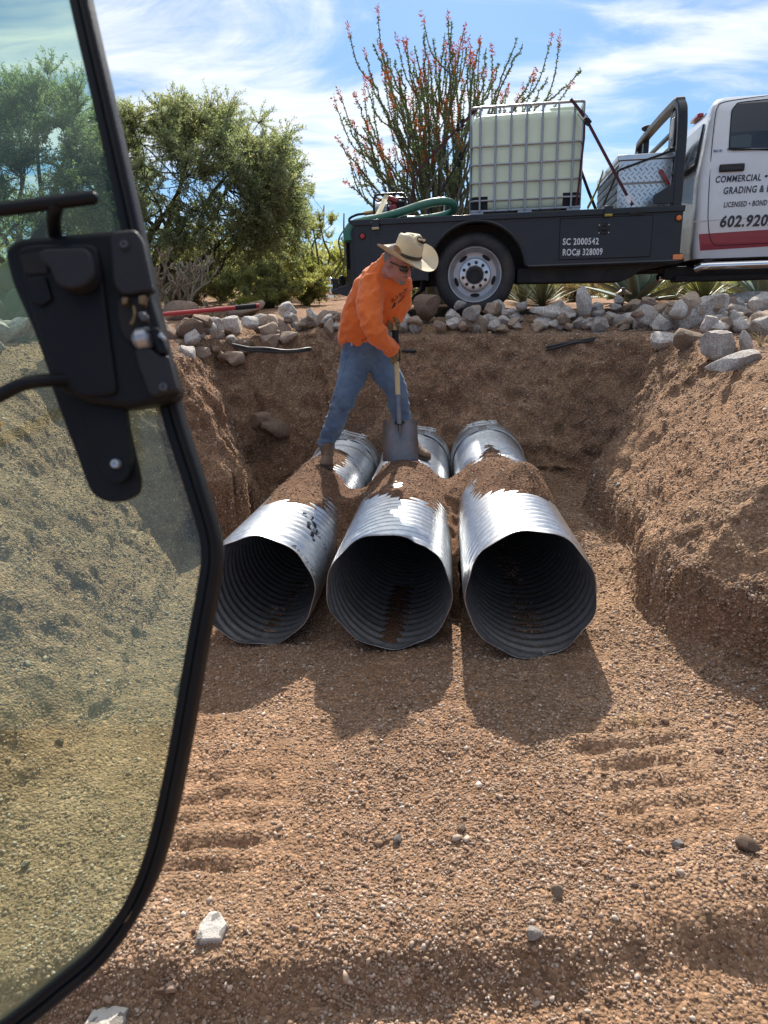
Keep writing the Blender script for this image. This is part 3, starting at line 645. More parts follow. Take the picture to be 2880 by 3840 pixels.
def rock_mesh(seed, cuts=9, rough=.09, asp=(1, .8, .65)):
    rng = np.random.default_rng(seed); V, F = I3; v = V.copy()
    for c in range(cuts):
        d = unit(rng.normal(size=3)); h = rng.uniform(.50, .80); s = v@d; v = v-np.outer(np.clip(s-h, 0, 9)*.97, d)
    r = np.linalg.norm(v, axis=1, keepdims=True)
    v = v+v/(r+1e-6)*(rough*fbm(v*1.6+seed, 3, seed)+.035*fbm(v*5+seed, 2, seed+3))[:, None]
    v = v*np.array(asp); v = v/np.abs(v).max()
    me = np_mesh('stone', v, F, True); me.set_sharp_from_angle(angle=radians(32)); return me
VARS = {k: [rock_mesh(300+37*j+ord(k[0]), 10+j % 5, .10, [(1, .82, .66), (1, .7, .55), (1, .9, .8), (1, .62, .5), (1, .75, .72), (1, .85, .6)][j % 6]) for j in range(9)] for k in ('granite', 'tanrock', 'brownrock')}
for k in VARS:
    for me in VARS[k]: me.materials.append(M[k])
def put_stone(k, x, y, s, label, group=None, z=None, rot=None, sink=.3, j=None, name='stone', sc=(1, 1, 1)):
    o = bpy.data.objects.new(name, VARS[k][random.randrange(9) if j is None else j]); COL.objects.link(o)
    zz = ground_at(x, y) if z is None else z
    o.scale = (s*sc[0], s*sc[1], s*sc[2]); o.rotation_euler = rot or (random.uniform(-.5, .5), random.uniform(-.5, .5), random.uniform(0, 6.28))
    o.location = (x, y, zz+s*.62*sc[2]*(1-sink)); return tag(o, label, 'stone', group)
# chosen stones that stand out
def at_px(px, py, Y): p = aY(px, py, Y); return p
def star(k, px, py, Y, s, label, **kw):
    p = aY(px, py, Y); d_ = ray(px, py); t_ = 1.0
    while t_ < 12:                                              # where the ground lies in front of that spot, rest it on the ground
        q_ = CAMP+d_*t_
        if q_[2] < ground_at(q_[0], q_[1])+.02: break
        t_ += .02
    if q_[1] < p[1] or p[2] > ground_at(p[0], p[1])+s*1.1: s = s*q_[1]/Y; p = q_+np.array([0, 0, s*.22])
    kw.setdefault('rot', (random.uniform(-.2, .2), random.uniform(-.2, .2), random.uniform(0, 6.28)))
    sc = kw.pop('sc', (1, 1, 1)); j = kw.pop('j', None); o = bpy.data.objects.new('stone', VARS[k][random.randrange(9) if j is None else j]); COL.objects.link(o)
    o.location = Vector(p); o.scale = (s*sc[0], s*sc[1], s*sc[2]); o.rotation_euler = kw['rot']; return tag(o, label, 'stone')
star('brownrock', 1606, 1150, 7.0, .17, 'brown blocky boulder standing just behind the worker beside the rear tyre', j=2, rot=(.1, .35, .4))
star('granite', 2075, 1170, 6.85, .23, 'wide flat-topped pale granite stone in front of the sotol clump', j=1, sc=(1, .8, .62), rot=(0, .1, 0))
star('granite', 2183, 1140, 6.85, .15, 'tall upright speckled grey stone next to the sotol clump', j=4, rot=(0, 1.35, .3), sc=(1.1, .8, .8))
star('granite', 2820, 1118, 7.2, .26, 'broad dark speckled slab stone topping the right-hand heap', j=3, sc=(1, .8, .5), rot=(0, -.1, .1))
star('granite', 2610, 1215, 6.1, .33, 'long grey boulder leaning diagonally across the right-hand heap', j=3, rot=(.2, -.62, .05), sc=(1, .62, .62))
star('granite', 2500, 1276, 5.55, .125, 'small white-grey stone lying lowest on the dirt below the right-hand heap', j=0, rot=(0, .1, .2))
star('tanrock', 2585, 1285, 5.5, .125, 'tan square stone tucked beside the lowest white stone', j=2, rot=(.1, 0, .6))
star('granite', 2700, 1318, 4.9, .17, 'rounded grey stone half sunk in the right bank', j=5, rot=(.2, .1, .8))
star('granite', 2755, 1378, 4.45, .185, 'pale flat slab stone tilted on the crest of the right bank', j=3, rot=(.35, -.33, .15), sc=(1, .7, .42))
star('granite', 2790, 1310, 4.8, .11, 'narrow grey stone wedged upright above the pale tilted slab', j=4, rot=(.3, 1.1, .5), sc=(1, .6, .6))
star('granite', 696, 1334, 5.0, .085, 'lone pale stone lying on the left bluff below the stone heap', j=2)
star('brownrock', 690, 1190, 6.2, .165, 'big rounded brown boulder at the door-frame end of the left heap', j=5, rot=(.1, .1, .3))
star('brownrock', 930, 1180, 6.5, .19, 'long brown stone lying on top of the left heap under the red handle', j=1, rot=(0, -.2, .1), sc=(1, .7, .7))
star('granite', 873, 1235, 5.9, .13, 'pale rounded grey stone on the front of the left heap', j=5)
star('granite', 1182, 1215, 6.5, .125, 'egg-shaped grey stone standing on end left of the worker', j=1, rot=(.2, 1.0, .5))
star('tanrock', 1014, 1288, 6.3, .125, 'square tan stone resting just above the black hoses', j=2)
star('tanrock', 1238, 1232, 6.45, .085, 'small pinkish wedge of stone beside the worker\'s hip', j=4, rot=(0, 1.2, .2))
star('brownrock', 1032, 1622, 5.75, .15, 'large angular stone fallen to the foot of the gully', j=0, rot=(.6, .3, .6))
star('brownrock', 982, 1590, 5.85, .10, 'small brown stone behind the fallen angular stone in the gully', j=7)
# rows and heaps
def heap(n, fn, kinds, sizes, labels, group):
    for i in range(n):
        x, y, dz = fn(i)
        while ground_at(x, y) < .98: x, y, dz = fn(i)
        k = random.choices(list(kinds), kinds.values())[0]; s = random.uniform(*sizes)*(1.25 if random.random() < .12 else 1)
        z = ground_at(x, y)+dz; put_stone(k, x, y, s, labels[k], group, z=z, sink=.18)
def far_row(i):
    x = -.10+2.65*random.random(); lay = random.random()
    return (x, random.gauss(6.72, .05) if lay < .45 else random.gauss(6.9, .12), 0 if lay < .6 else random.uniform(.04, .13))
heap(94, far_row, {'granite': .66, 'tanrock': .28, 'brownrock': .06}, (.048, .095), {'granite': 'grey speckled granite stone in the row along the far pit edge', 'tanrock': 'tan granite stone in the row along the far pit edge', 'brownrock': 'brown stone in the row along the far pit edge'}, 'stones in the row along the far pit edge')
def right_heap(i):
    x = random.uniform(1.95, 3.45); y = random.uniform(4.5, 6.9)
    while y < 5.75+max(0, 2.25-x)*2.5-max(0, x-2.2)*1.1 or x > .56*y: x = random.uniform(1.95, 3.45); y = random.uniform(4.5, 6.9)
    return x, y, random.uniform(0, .12) if random.random() < .5 else 0
heap(88, right_heap, {'granite': .72, 'tanrock': .22, 'brownrock': .06}, (.062, .125), {'granite': 'grey speckled granite stone in the wide heap on the right', 'tanrock': 'tan granite stone in the wide heap on the right', 'brownrock': 'brown stone in the wide heap on the right'}, 'stones in the wide heap on the right')
def left_heap(i):
    x = random.uniform(-2.1, -.85); return x, random.gauss(6.50 if x < -1.2 else 6.85, .18), random.uniform(.02, .13) if random.random() < .5 else 0
heap(48, left_heap, {'granite': .42, 'tanrock': .38, 'brownrock': .2}, (.06, .12), {'granite': 'grey speckled stone in the heap beside the door frame', 'tanrock': 'tan stone in the heap beside the door frame', 'brownrock': 'brown stone in the heap beside the door frame'}, 'stones in the heap beside the door frame')
def mid_row(i): return random.uniform(-1.0, -.05), random.gauss(6.84, .09), random.uniform(0, .09)
heap(30, mid_row, {'granite': .6, 'tanrock': .4}, (.048, .085), {'granite': 'small grey stone above the hoses, left of the worker', 'tanrock': 'small tan stone above the hoses, left of the worker'}, 'small stones above the gully')
def glass_heap(i): return random.uniform(-2.95, -1.85), random.uniform(4.0, 5.6), random.uniform(0, .10)
heap(26, glass_heap, {'granite': .75, 'tanrock': .25}, (.065, .13), {'granite': 'grey stone seen through the door glass', 'tanrock': 'tan stone seen through the door glass'}, 'stones seen through the door glass')
# stones in the foreground
def slab(name, pts, h, loc, m, label, tilt=(0, 0, 0)):
    mb = MB(); n = len(pts); lo = [(x*1.06, y*1.06, 0) for x, y in pts]; mid = [(x*1.0, y*1.0, h*.8) for x, y in pts]; top = [(x*.93, y*.93, h*(1+.25*sin(3*i))) for i, (x, y) in enumerate(pts)]
    mb.loft([lo, mid, top]); o = mb.build(name, m, None, smooth=20, bevel=.004); o.location = Vector(loc); o.rotation_euler = tilt; return tag(o, label, 'stone')
p = ray_ground(800, 3500); slab('stone', [(-.035, -.030), (.03, -.032), (.037, .006), (.012, .04), (-.012, .042), (-.03, .01)], .026, (p[0], p[1], ground_at(p[0], p[1])-.004), M['paleflat'], 'flat pale grey stone slab lying at the foot of the gravel lip', (.22, -.05, 0))
p = ray_ground(400, 3850); slab('stone', [(-.045, -.03), (.04, -.035), (.05, .02), (-.03, .035)], .02, (p[0], p[1], ground_at(p[0], p[1])-.002), M['paleflat'], 'pale stone cut off by the bottom edge of the photo', (.1, 0, 0))
p = ray_ground(650, 3715); slab('stone', [(-.035, -.012), (.01, -.014), (.04, .012), (.005, .014)], .012, (p[0], p[1], ground_at(p[0], p[1])), M['brownrock'], 'thin reddish shard of stone left of the flat pale slab', (.1, -.15, 0))
for px, py, s, lb in ((100, 3255, .018, 'pale pebble-sized stone seen through the bottom of the door glass'), (1490, 3160, .016, 'small white pebble in the middle of the near gravel'), (2540, 3180, .020, 'rounded tan stone standing proud of the gravel on the right'), (2090, 3365, .019, 'squarish tan stone on the near gravel, right of centre'), (2000, 3520, .022, 'tan lump of stone near the lip of the gravel'), (1730, 3120, .014, 'grey pebble right of the white pebble'), (225, 2790, .020, 'brown stone seen through the lower door glass'), (2800, 3190, .030, 'large brown clod at the right edge of the near gravel')):
    p = ray_ground(px, py); put_stone(random.choice(('granite', 'tanrock')) if 'brown' not in lb else 'brownrock', p[0], p[1], s, lb, sink=.2)
# ------------------------------------------------------------------ the flatbed truck (local frame: x along the truck to its nose, y across away from us, z up)
M['black'] = mat('black_bed_paint', (.011, .014, .021), .40, 0, .3, 5, .0006, 60, dirt=(.12, .10, .085), dirtamt=.10)
M['underblack'] = mat('chassis_black', (.014, .014, .016), .7, 0, .3, 8, dirt=(.12, .09, .07), dirtamt=.3)
M['white'] = mat('white_car_paint', (.72, .74, .77), .25, 0, .03, 3, coat=.6, dirt=(.42, .36, .30), dirtamt=.12)
M['redstripe'] = mat('red_vinyl', (.30, .035, .065), .3, 0, .08, 6, coat=.4)
M['tyre'] = mat('tyre_rubber', (.022, .023, .026), .75, 0, .25, 14, .002, 90, dirt=(.16, .12, .09), dirtamt=.3)
M['rim'] = mat('grey_steel_rim', (.42, .43, .45), .38, .55, .12, 9, dirt=(.25, .2, .16), dirtamt=.3)
M['hubsilver'] = mat('silver_hub', (.66, .67, .69), .3, .6, .1, 14)
M['darkglass'] = mat('dark_window_glass', (.018, .024, .030), .06, 0, .1, 2, spec=.7, coat=.5)
M['chrome'] = mat('chrome', (.75, .76, .78), .10, 1.0, .04, 6)
M['amber'] = mat('amber_lens', (.85, .22, .035), .25, 0, .06, 40, coat=.5)
M['redlens'] = mat('red_lens', (.38, .02, .022), .25, 0, .1, 40, coat=.5)
M['letter_dark'] = mat('navy_lettering', (.03, .036, .05), .4)
M['letter_white'] = mat('white_lettering', (.72, .72, .74), .5)
M['gapdark'] = mat('shut_line', (.01, .01, .012), .8)
M['green'] = mat('green_hose', (.020, .15, .10), .35, 0, .15, 10, coat=.2, dirt=(.2, .17, .13), dirtamt=.15)
M['clearlens'] = mat('clear_lens', (.7, .68, .66), .2)
M['bottle'] = mat('milky_plastic', (.70, .80, .62), .42, 0, .05, 4, dirt=(.50, .44, .26), dirtamt=.3)
M['bottle'].node_tree.nodes['Principled BSDF'].inputs['Subsurface Weight'].default_value = .25
M['bottle'].node_tree.nodes['Principled BSDF'].inputs['Subsurface Radius'].default_value = (.1, .1, .08)
M['cage'] = mat('cage_zinc', (.36, .38, .41), .42, .7, .1, 20)
M['webred'] = mat('maroon_webbing', (.075, .022, .028), .8, 0, .3, 40, .0006, 300)
M['webblk'] = mat('black_webbing', (.02, .02, .022), .85, 0, .3, 40, .0006, 300)
M['webyel'] = mat('yellow_webbing', (.42, .34, .07), .8, 0, .2, 40, .0006, 300)
M['webcream'] = mat('cream_webbing', (.55, .47, .30), .8, 0, .15, 40, .0006, 300)
M['engred'] = mat('engine_red', (.30, .03, .03), .35, 0, .15, 20, coat=.3)
M['alu'] = mat('cast_aluminium', (.45, .46, .48), .4, .7, .15, 25)
M['brass'] = mat('brass', (.50, .33, .13), .35, .9, .15, 25)
M['tagwhite'] = mat('white_tag', (.75, .76, .80), .7)
def diamond_plate():
    m, nt, N, L, P = nodes('diamond_plate'); tc = N.new('ShaderNodeTexCoord'); P.inputs['Metallic'].default_value = .92
    n = noise_node(N, L, tc.outputs['Object'], 9, 5); r = ramp(N, L, n.outputs['Fac'], [(.3, (.50, .52, .54)), (.7, (.66, .68, .70))]); L.new(r.outputs[0], P.inputs['Base Color'])
    rr = N.new('ShaderNodeMapRange'); rr.inputs['To Min'].default_value = .22; rr.inputs['To Max'].default_value = .42; L.new(n.outputs['Fac'], rr.inputs['Value']); L.new(rr.outputs[0], P.inputs['Roughness']); return m
M['tread'] = diamond_plate(); M['treadbar'] = mat('tread_bar_aluminium', (.25, .27, .30), .4, .8, .2, 12)
TY = radians(9.0)
TP0 = aY(1778, 1183, 7.38)
TU = np.array([cos(TY), -sin(TY), 0]); TV = np.array([sin(TY), cos(TY), 0]); TW = np.array([0, 0, 1.0])
def TP(px, py, v=0.0):
    d = ray(px, py); k = ((TP0-CAMP)@TV+v)/(d@TV); q = CAMP+d*k-TP0; return np.array([q@TU, v, q@TW])
def T2(px, py, v=0.0): q = TP(px, py, v); return (q[0], q[2])
truck = empty('flatbed_truck', TP0, 'white crew cab work truck with a black flatbed parked above the pit', 'truck'); truck.rotation_euler = (0, 0, -TY)
def TWORLD(q): return TP0+TU*q[0]+TV*q[1]+TW*q[2]
BW = 2.20; UL, UR, BT = -1.235, 1.93, .945
# bed sides: outline with the wheel arch cut out
def arch(r, a0, a1, n=20): return [(.015+r*cos(t), .40+r*sin(t)) for t in np.linspace(a0, a1, n)]
lo = .452
poly = [(UL, BT-.055), (UL, .33), (-.40, .36)]+arch(.475, radians(185), radians(7))+[(.52, lo), (UR, lo+.005), (UR, BT-.055)]
for v0, v1 in ((0, .03), (BW-.03, BW)):
    mb = MB(); mb.prism(poly, v0, v1, 'y'); bp = mb.build('bed_side', M['black'], truck, smooth=30, bevel=.004)
    sg = -1 if v0 == 0 else 1; va = v0 if v0 == 0 else v1
    mb = MB(); path = [(.015+.49*cos(t), va+sg*.008, .40+.49*sin(t)) for t in np.linspace(radians(186), radians(8), 26)]
    mb.tube(path+[(.53, va+sg*.008, lo-.002), (UR-.01, va+sg*.008, lo+.003)], .016, 6); mb.build('arch_trim', M['black'], bp)
mb = MB(); mb.bx(UL-.012, UR+.012, -.022, BW+.022, BT-.055, BT); mb.build('deck', M['black'], truck, bevel=.006)
mb = MB(); mb.bx(.03-.5, .03+.5, .33, .34, .30, BT-.06); mb.bx(UL+.02, UR-.02, .40, BW-.40, BT-.14, BT-.056); mb.build('deck_frame', M['underblack'], truck)
# tail with corner recess
q = T2(1316, 1078)
mb = MB(); mb.prism([(-.001, -.02), (-.085, .13), (-.085, BW-.13), (-.001, BW+.02), (.03, BW), (.03, 0)], .34, BT-.06, 'z'); tl = mb.build('tail_panel', M['black'], truck, bevel=.006); tl.location = (UL-.001, 0, 0)
for v in (.055, BW-.055):
    mb = MB(); mb.box((-.046, v, .62), (.012, .055, .27), rotm('Z', radians(-29 if v < 1 else 29))); o = mb.build('tail_light_recess', M['gapdark'], tl, bevel=.005)
mb = MB(); mb.prism([(-.08, .36), (-.30, .30), (-.30, .27), (-.03, .20), (.10, .20), (.10, .36)], .35, BW-.35, 'y'); mb.build('rear_bumper', M['black'], truck, bevel=.006).location = (UL, 0, 0)
def disc(name, c, r, t, m, parent, n=24, ring=None):
    mb = MB(); mb.lathe([(r*.01, -t), (r*.75, -t), (r*.97, -t*.6), (r, 0)], n, c, (0, 1, 0)); o = mb.build(name, m, parent, smooth=60)
    if ring:
        mb = MB(); mb.lathe([(r, .002), (r, -t*.5), (r*1.35, -t*.35), (r*1.42, .002)], n, c, (0, 1, 0)); mb.build('lamp_bezel', ring, o)
    return o
c = TP(1359, 886); disc('tail_lamp', c, .026, .014, M['redlens'], truck, ring=M['gapdark'])
c = TP(2546, 817); disc('marker_lamp', c, .026, .014, M['amber'], truck, ring=M['gapdark'])
c = TP(2541, 964); mb = MB(); mb.box(c-np.array([0, .006, 0]), (.09, .014, .048)); mb.build('side_reflector', M['amber'], truck, bevel=.004)
# hitch
h = TP(1268, 1072, 1.1)
mb = MB(); mb.bx(h[0]-.02, -.6, h[1]-.035, h[1]+.035, h[2]-.03, h[2]+.03); mb.bx(h[0]-.06, h[0], h[1]-.04, h[1]+.04, h[2]-.10, h[2]+.08); hb = mb.build('hitch_bar', M['underblack'], truck, bevel=.005)
for dz in (.045, -.075):
    mb = MB(); mb.lathe([(.012, -.03), (.014, -.004), (.026, .008), (.030, .026), (.022, .046), (.002, .054)], 16, h+np.array([-.085, 0, dz])); mb.bx(h[0]-.12, h[0]-.05, h[1]-.035, h[1]+.035, h[2]+dz-.05, h[2]+dz-.03); mb.build('tow_ball', M['chrome'], hb)
mb = MB(); c = TP(1283, 1052, .9); mb.lathe([(.002, -.012), (.055, -.012), (.06, 0), (.055, .012), (.002, .012)], 18, c, (.9, -.4, .1)); mb.build('hitch_cover', M['underblack'], hb)
# toolbox doors let into the side
def door_panel(x0, y0, x1, y1, handle):
    a, b = T2(x0, y0), T2(x1, y1); mb = MB(); mb.bx(a[0], b[0], -.007, .0, b[1], a[1]); d = mb.build('toolbox_door', M['black'], truck, bevel=.003)
    mb = MB(); g = .006
    for (xa, xb, za, zb) in ((a[0]-g, b[0]+g, a[1], a[1]+g), (a[0]-g, b[0]+g, b[1]-g, b[1]), (a[0]-g, a[0], b[1], a[1]), (b[0], b[0]+g, b[1], a[1])): mb.bx(xa, xb, -.0015, .001, za, zb)
    mb.build('door_gap', M['gapdark'], d)
    if handle:
        c = TP(2265, 858, -.009); mb = MB(); mb.lathe([(.002, -.002), (.022, -.004), (.03, -.012), (.046, -.010), (.052, 0)], 20, c, (0, 1, 0)); l = mb.build('paddle_latch', M['underblack'], d, smooth=50)
        mb = MB(); mb.box(c+np.array([0, -.012, 0]), (.05, .008, .022)); mb.build('paddle', M['black'], l, bevel=.004)
        for dx in (-.044, .044):
            for dz in (-.035, .035):
                mb = MB(); mb.lathe([(.001, -.006), (.006, -.005), (.007, .004)], 8, c+np.array([dx, 0, dz]), (0, 1, 0)); mb.build('latch_screw', M['bolt'], l)
door_panel(2102, 822, 2437, 962, True)
mb = MB(); a, b = T2(1392, 876), T2(1560, 1020); mb.bx(a[0], b[0]-.05, -.007, 0, b[1], a[1]); mb.build('toolbox_door', M['black'], truck, bevel=.003)
for px in (1408, 2282):
    c = TP(px, 845 if px < 2000 else 795, -.03); mb = MB(); mb.box(c+np.array([0, .004, .012]), (.075, .035, .085)); br = mb.build('strap_winch', M['black'], truck, bevel=.004)
    mb = MB(); mb.tube([c+np.array([-.035, -.006, -.028]), c+np.array([.035, -.006, -.028])], .013, 8); mb.build('winch_roller', M['webcream'] if px < 2000 else M['webyel'], br)
c = TP(2385, 795, -.024); mb = MB(); mb.box(c, (.12, .012, .028)); mb.build('stake_pocket', M['underblack'], truck, bevel=.002)
# lettering on the bed
def letter(s, px, py, pxr, cap, v, m, parent, name, bold=.024, shear=0.0, surf=None, pyr=None):
    """left baseline at px,py; right end at pxr; cap height in photo pixels"""
    a = TP(px, py, v); b = TP(pxr, py if pyr is None else pyr, v); t = TP(px, py-cap, v)
    V, F = text_mesh(s, 1.0, bold, 0, shear); caph = .73; k = np.linalg.norm(t-a)/caph; w = V[:, 0].max()-V[:, 0].min()
    sx = np.linalg.norm(b-a)/w; ex = unit(b-a); ez = np.array([0, 0, 1.0])
    P = a+np.outer((V[:, 0]-V[:, 0].min())*sx, ex)+np.outer(V[:, 1]*k, ez)
    if surf is not None: P[:, 1] = surf(P[:, 2])-.004
    mb = MB(); mb.add(P, F); return mb.build(name, m, parent, smooth=0, fix=False)
letter('SC 2000542', 2110, 918, 2245, 25, -.011, M['letter_white'], truck, 'registration_lettering', pyr=916)
letter('ROC# 328009', 2110, 958, 2259, 25, -.011, M['letter_white'], truck, 'registration_lettering', pyr=955)
# wheels
def wheel(u, v, r=.392, w=.21, face=-1):
    wr = empty('wheel', (u, v, r)); wr.parent = truck; ax = (0, 1, 0) if face < 0 else (0, -1, 0)
    mb = MB(); k = .268
    mb.lathe([(k, .02), (k+.012, .0), (k+.035, -.012), (r-.045, -.008), (r-.014, .012), (r-.002, .04), (r, w/2), (r-.002, w-.04), (r-.014, w-.012), (r-.045, w+.008), (k, w)], 56, (0, 0, 0), ax); ty = mb.build('tyre', M['tyre'], wr, smooth=50)
    mb = MB()
    for i in range(44):
        t = 2*pi*i/44
        for j, q_ in enumerate((.055, .085, .125, .155)):
            tt = t+(.5 if j % 2 else 0)*2*pi/44; R_ = np.stack([[-sin(tt), 0, cos(tt)], [0, 1, 0], [cos(tt), 0, sin(tt)]], 1)
            mb.box((r*cos(tt), q_ if face < 0 else -q_, r*sin(tt)), (.030, .026, .012), R_)
    mb.build('tread_block', M['tyre'], ty, smooth=0)['kind'] = 'stuff'
    mb = MB(); n = 60
    prof = [(k+.004, .018), (k-.004, .006), (k-.014, .010), (k-.022, .03), (.225, .055), (.215, .075), (.175, .085), (.160, .080)]
    mb.lathe(prof, n, (0, 0, 0), ax); rm = mb.build('rim', M['rim'], wr, smooth=40)
    for i in range(5):
        t = radians(127)-2*pi*i/5; c = np.array([cos(t)*.194, .076*(1 if face < 0 else -1), sin(t)*.194]); tg = np.array([-sin(t), 0, cos(t)]); rd = np.array([cos(t), 0, sin(t)])
        mb = MB(); mb.loft([[c+tg*.042*cos(a)*s_+rd*.016*sin(a)*s_+np.array([0, face*z_, 0]) for a in np.linspace(0, 2*pi, 16, endpoint=False)] for s_, z_ in ((1.12, -.006), (1.12, .0055), (1, .0065))]); mb.build('hand_hole', M['gapdark'], rm, smooth=30)
    mb = MB(); mb.lathe([(.160, .082), (.152, .060), (.140, .054), (.095, .054), (.085, .045)], 40, (0, 0, 0), ax); hb_ = mb.build('hub_plate', M['hubsilver'], wr, smooth=40)
    mb = MB(); mb.lathe([(.086, .06), (.083, .030), (.07, .022), (.05, .020), (.045, .026), (.001, .026)], 32, (0, 0, 0), ax); mb.build('hub_cap', M['underblack'], hb_, smooth=40)
    for i in range(10):
        t = 2*pi*i/10+.2; c = np.array([cos(t)*.118, (.054 if face < 0 else -.054), sin(t)*.118]); mb = MB(); mb.lathe([(.017, .002), (.017, -.014), (.012, -.024), (.002, -.026)], 6, c, ax); mb.build('lug_nut', M['underblack'], hb_, smooth=30)
    return wr
wheel(.0, .03); wheel(.0, BW-.03, face=1); wheel(3.9, .10); wheel(3.9, BW-.10, face=1)
mb = MB(); mb.lathe([(.07, .2), (.07, BW-.2)], 12, (0, 0, .38), (0, 1, 0), cap=True); mb.ell((0, BW/2, .37), (.18, .16, .17)); mb.build('rear_axle', M['underblack'], truck)
# chassis and things below the bed
mb = MB()
for v in (.62, BW-.70): mb.bx(UL+.1, 4.6, v, v+.08, .40, .56)
mb.build('chassis_rail', M['underblack'], truck)
und = [T2(1940, 1006, .14), T2(1936, 1062, .14), T2(2330, 1056, .14), T2(2372, 1036, .14), T2(2412, 1010, .14), T2(2560, 985, .14), T2(2560, 965, .14)]
mb = MB(); mb.prism(und, .14, .62, 'y'); mb.build('under_bed_box', M['underblack'], truck, bevel=.01)
a = TP(2466, 1046, .4); mb = MB(); mb.tube([a+np.array([.0, 0, .012]), a+np.array([.06, .02, .02]), (2.6, .5, a[2]+.03), (3.4, .55, a[2]+.03)], .032, 12, cap=False); mb.build('exhaust_pipe', M['chrome'], truck)
mb = MB(); p0 = T2(2490, 1003, .35); p1 = T2(2880, 1040, .35); mb.bx(p0[0], 3.5, .35, .62, .30, .42); mb.bx(p0[0]+.1, 2.9, .3, .5, .27, .33); mb.build('transmission', M['underblack'], truck, bevel=.01)
mb = MB(); mb.tube([(2.25, .45, .28), (2.6, .42, .275), (3.3, .42, .29)], .012, 8); mb.build('fuel_line', M['brass'], truck)
# mud flap hanging bent behind the rear wheel
mf = [TP(1552, 1045, .06), TP(1590, 1040, .10), TP(1577, 1105, .10), TP(1520, 1140, .05)]
mb = MB(); P0 = [TP(x, y, .05) for x, y in ((1560, 1010), (1578, 1055), (1572, 1092), (1545, 1112), (1518, 1138))]; P1 = [p+np.array([.02, .30, .01]) for p in P0]
mb.loft([[a, b, b+np.array([.012, 0, .006]), a+np.array([.012, 0, .006])] for a, b in zip(P0, P1)]); mb.build('mud_flap', M['tyre'], truck, smooth=60)
# headache rack in front of the bed
RU = (T2(2536, 560, .05)[0]+T2(2570, 560, .05)[0])/2; pw = .085; hT = 1.855
mb = MB()
def rackpath(): return [(RU, .05, BT), (RU, .05, 1.40), (RU-.004, .055, 1.62), (RU-.01, .075, 1.76), (RU-.015, .14, hT-.03), (RU-.018, .26, hT+.01), (RU-.018, BW/2, hT+.025), (RU-.018, BW-.26, hT+.01), (RU-.015, BW-.14, hT-.03), (RU-.01, BW-.075, 1.76), (RU-.004, BW-.055, 1.62), (RU, BW-.05, 1.40), (RU, BW-.05, BT)]
rp = smooth_path(rackpath(), 4); mb.loft([[p+d for d in ds] for p, ds in ((rp[i], None) for i in range(0))]) if False else None
fr = frames(rp, (1, 0, 0)); rings = []
for p, (T_, U_, W_) in zip(rp, fr):
    a_ = np.array([1.0, 0, 0]); b_ = unit(np.cross(T_, a_)); rings.append([p+a_*sx*pw/2+b_*sy*.038 for sx, sy in ((-1, -.6), (-.75, -1), (.75, -1), (1, -.6), (1, .6), (.75, 1), (-.75, 1), (-1, .6))])
mb.loft(rings); rack = mb.build('headache_rack', M['black'], truck, smooth=30)
mb = MB()
for w in (1.26, 1.39, 1.52, 1.65): mb.bx(RU-.02, RU+.02, .08, BW-.08, w-.013, w+.013)
for v in (.42, BW-.42): mb.bx(RU-.03, RU+.03, v-.035, v+.035, BT, hT)
mb.build('rack_bar', M['black'], rack)
for v, sg in ((.20, 1), (BW-.20, -1)):
    mb = MB(); mb.prism([(-.06, -.15), (.06, -.15), (.085, -.08), (.085, .10), (.05, .15), (-.05, .15), (-.085, .10), (-.085, -.08)], -.02, .02, 'x'); o = mb.build('lamp_plate', M['black'], rack, bevel=.005); o.location = (RU-.035, v, 1.63)
    for dy in (-.032, .032):
        mb = MB(); mb.ell((-.022, dy, 0), (.012, .020, .095)); mb.build('oval_lamp', M['clearlens'], o)
c = TP(2455, 450, 1.2); mb = MB(); mb.ell((RU-.03, 1.55, hT+.075), (.07, .05, .035)); mb.tube([(RU-.02, 1.55, hT), (RU-.02, 1.55, hT+.07)], .016, 8); mb.build('work_lamp', M['underblack'], rack)
for v in (.02, BW-.04):
    mb = MB(); g = [T2(2452, 762), T2(2452, 732), T2(2535, 680), T2(2536, 762)]; mb.prism([(x, max(z, BT)) for x, z in g], v, v+.02, 'y'); mb.build('rack_gusset', M['black'], truck, bevel=.003)
# cab
def SV(w):
    return np.interp(w, [.40, .50, .62, .80, 1.0, 1.25, 1.32, 1.55, 1.80, 1.86, 1.90, 1.915], [.075, .045, .02, .004, .0, .010, .022, .085, .165, .215, .32, .52])
def UB(w): return np.interp(w, [.44, .60, 1.15, 1.30, 1.80, 1.86, 1.915], [2.085, 2.065, 2.055, 2.07, 2.155, 2.185, 2.30])
ws = [.47, .52, .60, .70, .80, .90, 1.0, 1.1, 1.2, 1.28, 1.36, 1.46, 1.56, 1.66, 1.74, 1.80, 1.84, 1.87, 1.895, 1.912]
def cab_ring(du, inset, k=1.0):
    L_ = []
    for w in ws: L_.append((UB(w)+du, SV(w)+inset, w))
    R_ = [(u, BW-v, w) for (u, v, w) in L_[::-1]]
    return L_+R_
mb = MB(); rings = [cab_ring(.02, .30), cab_ring(0, .10), cab_ring(.006, .045), cab_ring(.028, .014), cab_ring(.065, 0)]
for uu in (2.6, 3.2, 3.62): rings.append([(uu, v, w) for (_, v, w) in cab_ring(0, 0)])
# windscreen rake: close the front
front = []
for (_, v, w) in cab_ring(0, 0): front.append((3.72 if w < 1.28 else 3.72-(w-1.28)*.75, v+(.04 if v < 1.1 else -.04), w))
rings.append(front); mb.loft([[np.array(p) for p in r_] for r_ in rings]); cab = mb.build('cab', M['white'], truck, smooth=40)
